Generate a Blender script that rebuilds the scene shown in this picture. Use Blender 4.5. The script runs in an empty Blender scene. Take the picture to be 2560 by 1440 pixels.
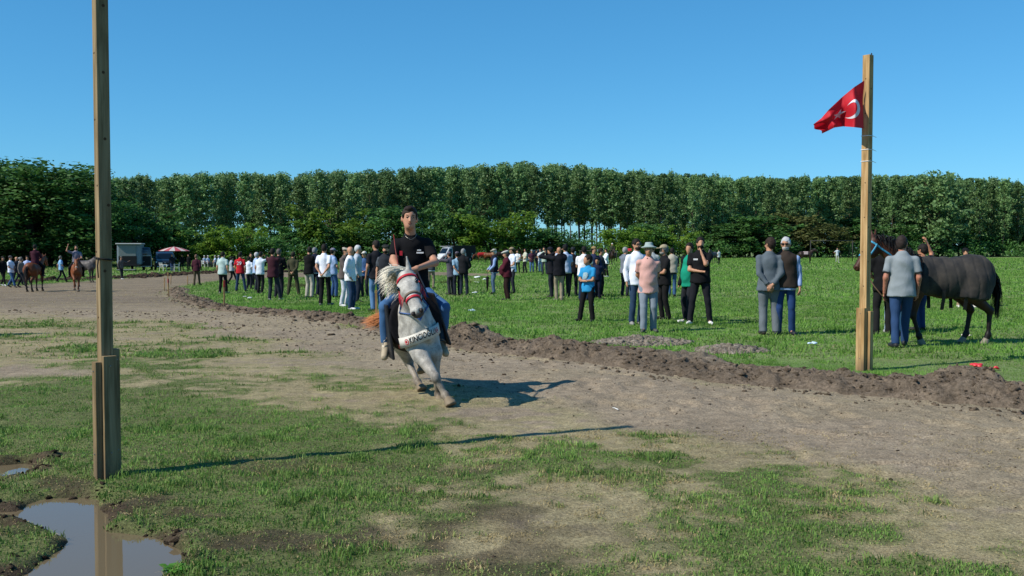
import bpy, math, random, time
import numpy as np
from mathutils import Vector, Matrix

# ------------------------------------------------------------------ camera, sky, sun, exposure
SC = bpy.context.scene
COL = SC.collection
FPX, CX, CY, HC = 2512.0, 1280.0, 720.0, 1.53          # focal length in photo pixels, picture centre, eye height
PITCH = math.atan(95.0 / FPX)
cam_d = bpy.data.cameras.new('camera')
cam = bpy.data.objects.new('camera', cam_d); COL.objects.link(cam)
cam_d.sensor_width = 36.0
cam_d.lens = 36.0 * FPX / 2560.0
cam_d.clip_end = 5000.0
cam.location = (0, 0, HC)
cam.rotation_euler = (math.radians(90) - PITCH, 0, 0)
SC.camera = cam

SUN_EL = math.radians(43.5)
SUN_DIR = np.array([-0.887 * math.cos(SUN_EL), -0.462 * math.cos(SUN_EL), math.sin(SUN_EL)])   # towards the sun
world = bpy.data.worlds.new('World'); SC.world = world; world.use_nodes = True
wn = world.node_tree.nodes; wl = world.node_tree.links
bg = wn['Background']
sky = wn.new('ShaderNodeTexSky'); sky.sky_type = 'NISHITA'; sky.sun_disc = False
sky.sun_elevation = SUN_EL
sky.sun_rotation = math.atan2(SUN_DIR[0], SUN_DIR[1])
sky.altitude = 1200.0; sky.air_density = 1.0; sky.dust_density = 0.1; sky.ozone_density = 2.0
sep = wn.new('ShaderNodeSeparateColor'); com = wn.new('ShaderNodeCombineColor'); wl.new(sky.outputs[0], sep.inputs[0])
for i_, (pw_, mu_) in enumerate(((1.00, 0.477), (0.75, 1.62), (0.70, 2.50))):       # the camera's colour response, the same over the whole sky
    pn = wn.new('ShaderNodeMath'); pn.operation = 'POWER'; pn.inputs[1].default_value = pw_; wl.new(sep.outputs[i_], pn.inputs[0])
    mn = wn.new('ShaderNodeMath'); mn.operation = 'MULTIPLY'; mn.inputs[1].default_value = mu_; wl.new(pn.outputs[0], mn.inputs[0]); wl.new(mn.outputs[0], com.inputs[i_])
wl.new(com.outputs[0], bg.inputs[0])
bg.inputs[1].default_value = 0.083
sun_d = bpy.data.lights.new('sun', 'SUN'); sun_d.energy = 5.0; sun_d.angle = math.radians(0.5); sun_d.color = (1.0, 0.93, 0.82)
sun = bpy.data.objects.new('sun', sun_d); COL.objects.link(sun)
sun.rotation_euler = Vector(SUN_DIR).to_track_quat('Z', 'Y').to_euler()
SC.view_settings.view_transform = 'Standard'; SC.view_settings.look = 'None'
SC.view_settings.gamma = 1.0; SC.view_settings.exposure = 0.13
SC.render.engine = 'CYCLES'
SC.cycles.use_denoising = True
SC.cycles.max_bounces = 6; SC.cycles.diffuse_bounces = 3; SC.cycles.glossy_bounces = 3
SC.cycles.transmission_bounces = 4; SC.cycles.transparent_max_bounces = 6
SC.cycles.caustics_reflective = False; SC.cycles.caustics_refractive = False

# ------------------------------------------------------------------ small helpers
rng = np.random.default_rng(7)
random.seed(7)
ST, CT = math.sin(PITCH), math.cos(PITCH)

def ray(x, y):
    dx, dy = (x - CX) / FPX, (CY - y) / FPX
    return np.array([dx, CT + dy * ST, -ST + dy * CT])

def _ss(a, b, x):
    t = np.clip((x - a) / (b - a), 0, 1); return t * t * (3 - 2 * t)

def base_z(x, y):
    """the meadow falls away gently towards the far left"""
    return -0.20 * _ss(22, 36, y) * _ss(5, -4, x) - 0.26 * _ss(-5, -13, x) * _ss(30, 46, y)

def G(x, y, z=0.0):
    """photo pixel -> point of the ground, z above it"""
    d = ray(x, y); b = 0.0
    for _ in range(30):
        t = (z + b - HC) / d[2]; b = 0.5 * b + 0.5 * float(base_z(d[0] * t, d[1] * t))
    return np.array([d[0] * t, d[1] * t, z + b])

def W(x, y, Y):
    """photo pixel -> point at distance Y in front of the camera"""
    d = ray(x, y); t = Y / d[1]
    return np.array([d[0] * t, Y, HC + d[2] * t])

def lin(c):
    c = c / 255.0
    return c / 12.92 if c <= 0.04045 else ((c + 0.055) / 1.055) ** 2.4

def H3(h):
    h = h.lstrip('#'); return tuple(lin(int(h[i:i + 2], 16)) for i in (0, 2, 4))

def sstep(a, b, x):
    t = np.clip((x - a) / (b - a), 0, 1); return t * t * (3 - 2 * t)

def _hash(ix, iy, seed):
    h = (ix.astype(np.int64) * 374761393 + iy.astype(np.int64) * 668265263 + seed * 1442695041) & 0xFFFFFFFF
    h = ((h ^ (h >> 13)) * 1274126177) & 0xFFFFFFFF
    return ((h ^ (h >> 16)) & 0xFFFF) / 65535.0

def vnoise(x, y, seed=0):
    x = np.asarray(x, float); y = np.asarray(y, float)
    ix = np.floor(x); iy = np.floor(y); fx = x - ix; fy = y - iy
    fx = fx * fx * (3 - 2 * fx); fy = fy * fy * (3 - 2 * fy)
    a = _hash(ix, iy, seed); b = _hash(ix + 1, iy, seed); c = _hash(ix, iy + 1, seed); d = _hash(ix + 1, iy + 1, seed)
    return (a * (1 - fx) + b * fx) * (1 - fy) + (c * (1 - fx) + d * fx) * fy

def fbm(x, y, seed=0, oct=4, gain=0.5):
    s = 0; a = 1.0; n = 0; f = 1.0
    for o in range(oct):
        s = s + a * vnoise(np.asarray(x) * f + o * 17.3, np.asarray(y) * f - o * 9.1, seed + o); n += a; a *= gain; f *= 2.03
    return s / n

def polysd(px, py, poly, closed=True):
    """signed distance to a polygon, negative inside"""
    px = np.asarray(px, float); py = np.asarray(py, float)
    d2 = np.full(px.shape, 1e18); inside = np.zeros(px.shape, bool)
    n = len(poly); m = n if closed else n - 1
    for i in range(m):
        ax, ay = poly[i][0], poly[i][1]; bx, by = poly[(i + 1) % n][0], poly[(i + 1) % n][1]
        ex, ey = bx - ax, by - ay; L = ex * ex + ey * ey + 1e-12
        t = np.clip(((px - ax) * ex + (py - ay) * ey) / L, 0, 1)
        d2 = np.minimum(d2, (px - ax - t * ex) ** 2 + (py - ay - t * ey) ** 2)
        if closed:
            c = ((ay > py) != (by > py)) & (px < (bx - ax) * (py - ay) / (by - ay + 1e-15) + ax)
            inside ^= c
    d = np.sqrt(d2)
    return np.where(inside, -d, d) if closed else d

def link(o, parent=None):
    COL.objects.link(o)
    if parent is not None: o.parent = parent
    return o

def tag(o, label=None, cat=None, group=None, kind=None):
    if label: o['label'] = label
    if cat: o['category'] = cat
    if group: o['group'] = group
    if kind: o['kind'] = kind
    return o

def empty(name, loc=(0, 0, 0), rz=0.0):
    o = bpy.data.objects.new(name, None); o.location = loc; o.rotation_euler = (0, 0, rz); o.empty_display_size = 0.1
    return link(o)

def mesh_np(name, V, F, mat=None, parent=None, smooth=True, loc=None):
    """V (n,3); F (m,3|4) array or list of faces"""
    me = bpy.data.meshes.new(name)
    V = np.asarray(V, np.float32)
    if isinstance(F, np.ndarray):
        n, k = F.shape
        me.vertices.add(len(V)); me.vertices.foreach_set('co', V.ravel())
        me.loops.add(n * k); me.loops.foreach_set('vertex_index', F.astype(np.int32).ravel())
        me.polygons.add(n); me.polygons.foreach_set('loop_start', np.arange(0, n * k, k, dtype=np.int32))
        me.update(calc_edges=True)
    else:
        me.from_pydata([tuple(map(float, v)) for v in V], [], [tuple(int(i) for i in f) for f in F]); me.update()
    if smooth:
        me.polygons.foreach_set('use_smooth', np.ones(len(me.polygons), bool))
    if mat is not None: me.materials.append(mat)
    o = bpy.data.objects.new(name, me)
    if loc is not None: o.location = loc
    return link(o, parent)

def set_col(me, name, rgb):
    at = me.color_attributes.new(name, 'FLOAT_COLOR', 'POINT')
    a = np.ones((len(rgb), 4), np.float32); a[:, :3] = rgb
    at.data.foreach_set('color', a.ravel())

# ------------------------------------------------------------------ materials
def newmat(name):
    m = bpy.data.materials.new(name); m.use_nodes = True
    nt = m.node_tree; b = nt.nodes['Principled BSDF']
    return m, nt, b

MATS = {}
def cloth(hexcol, rough=0.9, scale=60.0, var=0.25, bump=0.30, sheen=0.0):
    key = ('cloth', hexcol, rough, scale)
    if key in MATS: return MATS[key]
    m, nt, b = newmat('fabric_' + hexcol.lstrip('#'))
    rgb = H3(hexcol)
    tc = nt.nodes.new('ShaderNodeTexCoord')
    n1 = nt.nodes.new('ShaderNodeTexNoise'); n1.inputs['Scale'].default_value = 7.0; n1.inputs['Detail'].default_value = 3
    n2 = nt.nodes.new('ShaderNodeTexNoise'); n2.inputs['Scale'].default_value = scale; n2.inputs['Detail'].default_value = 2
    mp = nt.nodes.new('ShaderNodeMapping'); mp.inputs['Scale'].default_value = (1, 1, 0.55)
    nt.links.new(tc.outputs['Object'], mp.inputs[0])
    nt.links.new(mp.outputs[0], n1.inputs[0]); nt.links.new(tc.outputs['Object'], n2.inputs[0])
    cr = nt.nodes.new('ShaderNodeMixRGB'); cr.blend_type = 'MIX'
    cr.inputs[1].default_value = (*[c * (1 - var) for c in rgb], 1); cr.inputs[2].default_value = (*[min(1, c * (1 + var * 0.6)) for c in rgb], 1)
    nt.links.new(n1.outputs[0], cr.inputs[0]); nt.links.new(cr.outputs[0], b.inputs['Base Color'])
    bp = nt.nodes.new('ShaderNodeBump'); bp.inputs['Strength'].default_value = bump; bp.inputs['Distance'].default_value = 0.022
    n3 = nt.nodes.new('ShaderNodeTexNoise'); n3.inputs['Scale'].default_value = 10.0; n3.inputs['Detail'].default_value = 1; n3.inputs['Distortion'].default_value = 0.8; nt.links.new(mp.outputs[0], n3.inputs[0])
    nt.links.new(n3.outputs[0], bp.inputs['Height']); nt.links.new(bp.outputs[0], b.inputs['Normal'])
    b.inputs['Roughness'].default_value = rough; b.inputs['Specular IOR Level'].default_value = 0.15
    MATS[key] = m
    return m

def plain(name, hexcol, rough=0.6, spec=0.3, metal=0.0, noise=0.0, nscale=8.0, coat=0.0):
    key = ('plain', name, hexcol)
    if key in MATS: return MATS[key]
    m, nt, b = newmat(name)
    rgb = H3(hexcol)
    b.inputs['Base Color'].default_value = (*rgb, 1); b.inputs['Roughness'].default_value = rough
    b.inputs['Specular IOR Level'].default_value = spec; b.inputs['Metallic'].default_value = metal
    b.inputs['Coat Weight'].default_value = coat
    if noise > 0:
        tc = nt.nodes.new('ShaderNodeTexCoord')
        n1 = nt.nodes.new('ShaderNodeTexNoise'); n1.inputs['Scale'].default_value = nscale; n1.inputs['Detail'].default_value = 5
        nt.links.new(tc.outputs['Object'], n1.inputs[0])
        cr = nt.nodes.new('ShaderNodeMixRGB')
        cr.inputs[1].default_value = (*[c * (1 - noise) for c in rgb], 1); cr.inputs[2].default_value = (*[min(1, c * (1 + noise)) for c in rgb], 1)
        nt.links.new(n1.outputs[0], cr.inputs[0]); nt.links.new(cr.outputs[0], b.inputs['Base Color'])
    MATS[key] = m
    return m

def skin_mat(hexcol='#a8785c'):
    key = ('skin', hexcol)
    if key in MATS: return MATS[key]
    m = plain('skin_' + hexcol.lstrip('#'), hexcol, 0.55, 0.35, noise=0.18, nscale=14)
    b = m.node_tree.nodes['Principled BSDF']
    b.inputs['Subsurface Weight'].default_value = 0.0
    MATS[key] = m
    return m

def leaf_mat(name, c1, c2, trans=0.35, rough=0.6, spec=0.25):
    m, nt, b = newmat(name)
    oi = nt.nodes.new('ShaderNodeObjectInfo')
    at = nt.nodes.new('ShaderNodeAttribute'); at.attribute_name = 'Col'
    mx = nt.nodes.new('ShaderNodeMixRGB'); mx.inputs[1].default_value = (*c1, 1); mx.inputs[2].default_value = (*c2, 1)
    nt.links.new(at.outputs['Fac'], mx.inputs[0])
    hs = nt.nodes.new('ShaderNodeHueSaturation')
    mr = nt.nodes.new('ShaderNodeMapRange'); mr.inputs['To Min'].default_value = 0.72; mr.inputs['To Max'].default_value = 1.22
    nt.links.new(oi.outputs['Random'], mr.inputs['Value']); nt.links.new(mr.outputs[0], hs.inputs['Value'])
    nt.links.new(mx.outputs[0], hs.inputs['Color'])
    nt.links.new(hs.outputs[0], b.inputs['Base Color'])
    b.inputs['Roughness'].default_value = rough; b.inputs['Specular IOR Level'].default_value = spec
    tr = nt.nodes.new('ShaderNodeBsdfTranslucent'); nt.links.new(hs.outputs[0], tr.inputs['Color'])
    ms = nt.nodes.new('ShaderNodeMixShader'); ms.inputs[0].default_value = trans
    out = nt.nodes['Material Output']
    nt.links.new(b.outputs[0], ms.inputs[1]); nt.links.new(tr.outputs[0], ms.inputs[2]); nt.links.new(ms.outputs[0], out.inputs['Surface'])
    return m

def bark_mat(name, hexcol):
    m = plain(name, hexcol, 0.9, 0.1, noise=0.4, nscale=3.0)
    return m
# ------------------------------------------------------------------ the lie of the land
TRACK_PX = [(3300, 1105), (2560, 1016), (2200, 985), (1800, 950), (1450, 902), (1200, 874), (1080, 852), (960, 824), (850, 803), (700, 787),
            (560, 776), (480, 757), (435, 738), (432, 722), (480, 712), (560, 701), (700, 694), (1000, 690), (1300, 689),
            (1300, 684), (1000, 681), (700, 680), (520, 683), (400, 690), (300, 696), (200, 704), (100, 711), (-100, 719), (-700, 728),
            (-700, 762), (-100, 776), (0, 781), (250, 790), (430, 802), (600, 838), (800, 882), (1000, 930), (1150, 985),
            (1300, 1022), (1500, 1052), (1700, 1092), (2000, 1152), (2300, 1222), (2560, 1292), (3300, 1520)]
TRACK = [G(*p)[:2] for p in TRACK_PX]
INNER_N = 14                       # the first points run along the inner edge
ZW = -0.045                        # water level of the near puddles
PUD_A = [G(x, y, ZW)[:2] for x, y in [(-300, 1275), (0, 1280), (60, 1284), (105, 1252), (170, 1246), (235, 1252), (243, 1300), (272, 1330), (330, 1342),
         (400, 1356), (443, 1385), (430, 1420), (385, 1445), (400, 1520), (20, 1520), (60, 1440), (95, 1408), (165, 1372), (172, 1348), (130, 1325), (80, 1306), (0, 1298), (-300, 1300)]]
PUD_B = [G(x, y, ZW)[:2] for x, y in [(-250, 1160), (0, 1166), (50, 1160), (84, 1168), (66, 1190), (0, 1206), (-250, 1215)]]
PUD_C = [G(x, y, -0.04)[:2] for x, y in [(690, 712), (730, 708), (775, 709), (790, 714), (770, 720), (700, 719)]]
PUD_D = [G(x, y, -0.04)[:2] for x, y in [(1085, 706), (1120, 701), (1190, 700), (1230, 704), (1200, 709), (1100, 710)]]

def puddle_sd(x, y):
    s = np.minimum(polysd(x, y, PUD_A), polysd(x, y, PUD_B))
    return s + 0.15 * (fbm(x * 4.5, y * 4.5, 41, 3) - 0.5) - 0.02

def far_puddle_sd(x, y):
    return np.minimum(polysd(x, y, PUD_C), polysd(x, y, PUD_D))

def hgt(x, y):
    x = np.asarray(x, float); y = np.asarray(y, float)
    z = 0.05 * (fbm(x * 0.35, y * 0.35, 3, 3) - 0.5) + 0.03 * (fbm(x * 1.7, y * 1.7, 5, 3) - 0.5)
    near = sstep(16, 10, y) * sstep(-20, -8, x + 0 * y)
    z = z + near * 0.028 * (fbm(x * 6, y * 6, 9, 3) - 0.5)
    if np.any(np.asarray(y) < 30):
        on = sstep(0.3, -0.4, polysd(x, y, TRACK)) * sstep(34, 26, y)
        hp_ = vnoise(x * 4.6, y * 4.6, 141)
        z = z + on * (-0.022 * sstep(0.66, 0.80, hp_) + 0.012 * sstep(0.55, 0.66, hp_) * sstep(0.80, 0.66, hp_) + 0.02 * (fbm(x * 3 + y, y * 1.2 - x * .3, 143, 3) - 0.5))
    sd = puddle_sd(x, y) if np.any((np.asarray(y) < 9) & (np.asarray(x) < 1)) else np.full(x.shape, 9.0)
    bank = sstep(0.7, 0.1, sd) * sstep(-0.05, 0.1, sd)
    z = z + bank * (0.09 * (fbm(x * 7, y * 7, 11, 4) - 0.45))
    b = sstep(0.07, -0.10, sd)
    z = z * (1 - b) + b * (-0.14)
    fs = far_puddle_sd(x, y)
    b = sstep(0.5, -0.3, fs)
    z = z * (1 - b) + b * (-0.10)
    return z + base_z(x, y)

def h1(x, y):
    return float(hgt(np.array([x]), np.array([y]))[0])

def land(x, y):
    """bare-earth amount, green amount, track distance, side"""
    sd = polysd(x, y, TRACK)
    n = fbm(x * 0.9, y * 0.9, 21, 4)
    n2 = fbm(x * 2.6, y * 2.6, 31, 4)
    # which bank: inner field (right of the berm) or camera side
    inner = inner_side(x, y)
    edge = sd + (n - 0.5) * np.where(inner, 0.35, 1.7) + (n2 - 0.5) * 0.5
    dirt = sstep(0.45, -0.55, edge)
    return sd, dirt, inner, n, n2

INNER_LINE = [G(*p)[:2] for p in TRACK_PX[:INNER_N]]
def inner_side(x, y):
    poly = INNER_LINE + [np.array([-40, 60.0]), np.array([-40, 700.0]), np.array([600.0, 700.0]), np.array([600.0, 4.0])]
    return polysd(x, y, poly) < 0

def cover(x, y):
    """-> base colour rgb, grass density, straw share"""
    sd, dirt, inner, n, n2 = land(x, y)
    patch = fbm(x * 0.62 + 4, y * 0.95, 51, 4, 0.55)
    fine = fbm(x * 9, y * 9, 61, 3)
    # camera-side meadow: straw near the track, greener away from it and towards the puddles
    g = 0.30 + 0.085 * sd + 1.5 * (patch - 0.5) + 0.8 * (n2 - 0.5) - 0.20 * sstep(0.3, 3.2, x) + 0.25 * sstep(1.0, -2.5, x) * sstep(9.5, 6.5, y)
    g = g - 0.16 * sstep(11, 16, y) + 0.36 * sstep(-0.3, -2.2, x) * sstep(12.5, 9.5, y) + 0.10 * sstep(8.5, 6.5, y) - 0.06
    g = g + 0.9 * (fbm(x * 6.5, y * 6.5, 57, 3) - 0.5)
    green_o = 0.95 * sstep(0.18, 0.72, g)
    bare_o = sstep(0.06, -0.22, g)
    green_i = np.clip(0.86 + 0.5 * (n - 0.5) + 0.25 * (patch - 0.5), 0.4, 1)
    green = np.where(inner | (sd > 14), green_i, green_o) * (1 - dirt)
    bare = np.maximum(np.where(inner, 0, bare_o), dirt)
    psd = np.where((y < 9) & (x < 1.5), puddle_sd(x, y), 9.0)
    mud = sstep(0.20, 0.0, psd + 0.6 * (fbm(x * 3.2, y * 3.2, 71, 3) - 0.42))
    mud2 = sstep(0.60, 0.70, fbm(x * 1.7 + 9, y * 1.7, 77, 3)) * sstep(8.2, 6.2, y) * sstep(1.2, -0.6, x)
    mud = np.maximum(mud, mud2 * 0.8)
    # a round bare spot at the left edge
    spot = sstep(1.2, 0.5, np.hypot((x + 6.2) / 1.15, (y - 12.6) / 0.75) + (n2 - 0.5))
    bare = np.maximum(bare, spot); green = green * (1 - spot)
    c_dirt = np.array(H3('#8a7c69')); c_dirt2 = np.array(H3('#9d8f7a')); c_straw = np.array(H3('#968b6b'))
    c_green = np.array(H3('#4e5f30')); c_field = np.array(H3('#5b8040')); c_mud = np.array(H3('#4a4034'))
    c_dark = np.array(H3('#5a4f44'))
    far_d = sstep(22, 34, y)
    dcol = (c_dirt * (1 - fine[..., None]) + c_dirt2 * fine[..., None])
    dcol = dcol * (1 - 0.5 * far_d[..., None]) + c_dark * 0.5 * far_d[..., None]
    stripe = sstep(0.42, 0.62, fbm(x * 0.5 + y * 0.22, y * 0.9 - x * 0.3, 81, 3))
    dcol = dcol * (1 - 0.22 * stripe[..., None]) + c_straw * (0.22 * stripe[..., None])
    rgb = c_straw * (1 - bare[..., None]) + dcol * bare[..., None]
    gc = np.where(inner[..., None], c_field, c_green)
    vary = (0.8 + 0.4 * n2)[..., None]
    rgb = rgb * (1 - 0.8 * green[..., None]) + gc * vary * 0.8 * green[..., None]
    rgb = rgb * (1 - mud[..., None]) + c_mud * (0.7 + 0.6 * fine[..., None]) * mud[..., None]
    green = green * (1 - 0.85 * mud)
    straw = (1 - bare) * (1 - green)
    return rgb, green * (psd > 0.0), straw * (psd > 0.03), inner, sd, mud

# ------------------------------------------------------------------ ground sheet
def axis(segs):
    out = []
    for a, b, s in segs:
        out += list(np.arange(a, b, s))
    return np.array(out + [segs[-1][1]])
def grow(a, step, k, end):
    out = []
    while a < end:
        out.append(a); step *= k; a += step
    return np.array(out + [end])
gx = np.concatenate([-grow(6.0, 0.06, 1.06, 900)[::-1], np.arange(-5.95, 6.5, 0.050), grow(6.5, 0.05, 1.06, 900)])
gy = np.concatenate([-grow(-3.5, 0.3, 1.4, 60)[::-1], np.arange(3.55, 4.2, 0.1), np.arange(4.2, 9.0, 0.034), np.arange(9.0, 14.0, 0.055), grow(14.0, 0.055, 1.03, 900)])
XX, YY = np.meshgrid(gx, gy)
x1, y1 = XX.ravel(), YY.ravel()
zz = hgt(x1, y1) * sstep(400, 150, np.hypot(x1, y1))
rgb, gd, sd_, inn, tsd, mud = cover(x1, y1)
nxg, nyg = len(gx), len(gy)
ii = (np.arange(nyg - 1)[:, None] * nxg + np.arange(nxg - 1)[None, :]).ravel()
FQ = np.stack([ii, ii + 1, ii + 1 + nxg, ii + nxg], 1)

mg, nt, b = newmat('meadow_soil')
at = nt.nodes.new('ShaderNodeAttribute'); at.attribute_name = 'Col'
tc = nt.nodes.new('ShaderNodeTexCoord')
def noise(scale, detail=4, rough=0.6, mapscale=None):
    n = nt.nodes.new('ShaderNodeTexNoise'); n.inputs['Scale'].default_value = scale; n.inputs['Detail'].default_value = detail; n.inputs['Roughness'].default_value = rough
    if mapscale:
        mp = nt.nodes.new('ShaderNodeMapping'); mp.inputs['Scale'].default_value = mapscale; nt.links.new(tc.outputs['Object'], mp.inputs[0]); nt.links.new(mp.outputs[0], n.inputs[0])
    else:
        nt.links.new(tc.outputs['Object'], n.inputs[0])
    return n
def ramp(src, p0, c0, p1, c1):
    r = nt.nodes.new('ShaderNodeValToRGB'); r.color_ramp.elements[0].position = p0; r.color_ramp.elements[0].color = (c0, c0, c0, 1)
    r.color_ramp.elements[1].position = p1; r.color_ramp.elements[1].color = (c1, c1, c1, 1); nt.links.new(src, r.inputs[0]); return r
def mul(a, bsock, fac=1.0):
    m_ = nt.nodes.new('ShaderNodeMixRGB'); m_.blend_type = 'MULTIPLY'; m_.inputs[0].default_value = fac
    nt.links.new(a, m_.inputs[1]); nt.links.new(bsock, m_.inputs[2]); return m_.outputs[0]
nA = noise(55, 5, 0.7); nB = noise(9, 4, 0.6); nC = noise(0.9, 4, 0.6); nD = noise(170, 3, 0.6)
c = mul(at.outputs['Color'], ramp(nA.outputs[0], 0.33, 0.50, 0.62, 1.30).outputs[0])
c = mul(c, ramp(nB.outputs[0], 0.3, 0.78, 0.7, 1.22).outputs[0])
c = mul(c, ramp(nC.outputs[0], 0.3, 0.86, 0.7, 1.14).outputs[0])
c = mul(c, ramp(nD.outputs[0], 0.3, 0.75, 0.7, 1.25).outputs[0])
nt.links.new(c, b.inputs['Base Color'])
b.inputs['Roughness'].default_value = 0.95; b.inputs['Specular IOR Level'].default_value = 0.1
bp = nt.nodes.new('ShaderNodeBump'); bp.inputs['Strength'].default_value = 0.9; bp.inputs['Distance'].default_value = 0.02
ad = nt.nodes.new('ShaderNodeMath'); ad.operation = 'ADD'; nt.links.new(nA.outputs[0], ad.inputs[0]); nt.links.new(nB.outputs[0], ad.inputs[1])
nt.links.new(ad.outputs[0], bp.inputs['Height']); nt.links.new(bp.outputs[0], b.inputs['Normal'])
ground = mesh_np('ground', np.stack([x1, y1, zz], 1), FQ, mg)
set_col(ground.data, 'Col', rgb)
tag(ground, 'flat meadow with worn dry grass, bare race track and green field', 'ground', kind='structure')

# ------------------------------------------------------------------ puddles
mw, nt, b = newmat('muddy_water')
b.inputs['Base Color'].default_value = (*H3('#6b5f4a'), 1); b.inputs['Roughness'].default_value = 0.02; b.inputs['IOR'].default_value = 1.36
b.inputs['Specular IOR Level'].default_value = 0.75
tcw = nt.nodes.new('ShaderNodeTexCoord'); nw = nt.nodes.new('ShaderNodeTexNoise'); nw.inputs['Scale'].default_value = 5; nw.inputs['Detail'].default_value = 2
nt.links.new(tcw.outputs['Object'], nw.inputs[0]); bw = nt.nodes.new('ShaderNodeBump'); bw.inputs['Strength'].default_value = 0.02; bw.inputs['Distance'].default_value = 0.02
nt.links.new(nw.outputs[0], bw.inputs['Height']); nt.links.new(bw.outputs[0], b.inputs['Normal'])
def sheet(name, x0, x1_, y0, y1_, z):
    return mesh_np(name, [(x0, y0, z), (x1_, y0, z), (x1_, y1_, z), (x0, y1_, z)], [(0, 1, 2, 3)], mw, smooth=False)
def pb(poly, m):
    a = np.array(poly); return a[:, 0].min() - m, a[:, 0].max() + m, a[:, 1].min() - m, a[:, 1].max() + m
for poly, z, lab in ((PUD_A, ZW, 'muddy puddle with grass islets at the foot of the left post'), (PUD_B, ZW + 0.001, 'small puddle at the left edge behind the larger one'),
                     (PUD_C, -0.04, 'blue puddle reflecting the sky between the spectators'), (PUD_D, -0.04, 'dull shallow puddle in the field behind the rider')):
    q = pb(poly, 0.1 if z != -0.04 else 0.6)
    zc_ = float(base_z((q[0] + q[1]) / 2, (q[2] + q[3]) / 2))
    tag(sheet('puddle', *q, z + zc_), lab, 'puddle', kind='structure')

# ------------------------------------------------------------------ grass
def blades(px, py, hgt_, wid, lean, n3, name):
    """three-triangle bent blades for n3 > 0 points, one-triangle blades else"""
    n = len(px)
    ang = rng.uniform(0, 2 * np.pi, n); la = rng.uniform(0, 2 * np.pi, n)
    wx, wy = np.cos(ang) * wid * 0.5, np.sin(ang) * wid * 0.5
    lx, ly = np.cos(la) * lean * hgt_, np.sin(la) * lean * hgt_
    pz = hgt(px, py) - 0.004
    if n3:
        V = np.empty((n, 5, 3), np.float32)
        V[:, 0] = np.stack([px - wx, py - wy, pz], 1); V[:, 1] = np.stack([px + wx, py + wy, pz], 1)
        mx_, my_ = px + lx * 0.35, py + ly * 0.35; mz = pz + hgt_ * 0.6
        V[:, 2] = np.stack([mx_ + wx * 0.75, my_ + wy * 0.75, mz], 1); V[:, 3] = np.stack([mx_ - wx * 0.75, my_ - wy * 0.75, mz], 1)
        V[:, 4] = np.stack([px + lx, py + ly, pz + hgt_ * np.maximum(0.25, 1 - lean * 0.5)], 1)
        o = np.arange(n)[:, None] * 5
        F = np.concatenate([o + np.array([0, 1, 2]), o + np.array([0, 2, 3]), o + np.array([3, 2, 4])], 0)
        rep = 5
    else:
        V = np.empty((n, 3, 3), np.float32)
        V[:, 0] = np.stack([px - wx, py - wy, pz], 1); V[:, 1] = np.stack([px + wx, py + wy, pz], 1)
        V[:, 2] = np.stack([px + lx, py + ly, pz + hgt_ * np.maximum(0.3, 1 - lean * 0.5)], 1)
        F = np.arange(n * 3).reshape(n, 3); rep = 3
    return V.reshape(-1, 3), F, rep

mgr, nt, b = newmat('grass_blade')
at = nt.nodes.new('ShaderNodeAttribute'); at.attribute_name = 'Col'
nt.links.new(at.outputs['Color'], b.inputs['Base Color']); b.inputs['Roughness'].default_value = 0.6; b.inputs['Specular IOR Level'].default_value = 0.2
tr = nt.nodes.new('ShaderNodeBsdfTranslucent'); nt.links.new(at.outputs['Color'], tr.inputs['Color'])
ms = nt.nodes.new('ShaderNodeMixShader'); ms.inputs[0].default_value = 0.3
nt.links.new(b.outputs[0], ms.inputs[1]); nt.links.new(tr.outputs[0], ms.inputs[2]); nt.links.new(ms.outputs[0], nt.nodes['Material Output'].inputs['Surface'])

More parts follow.
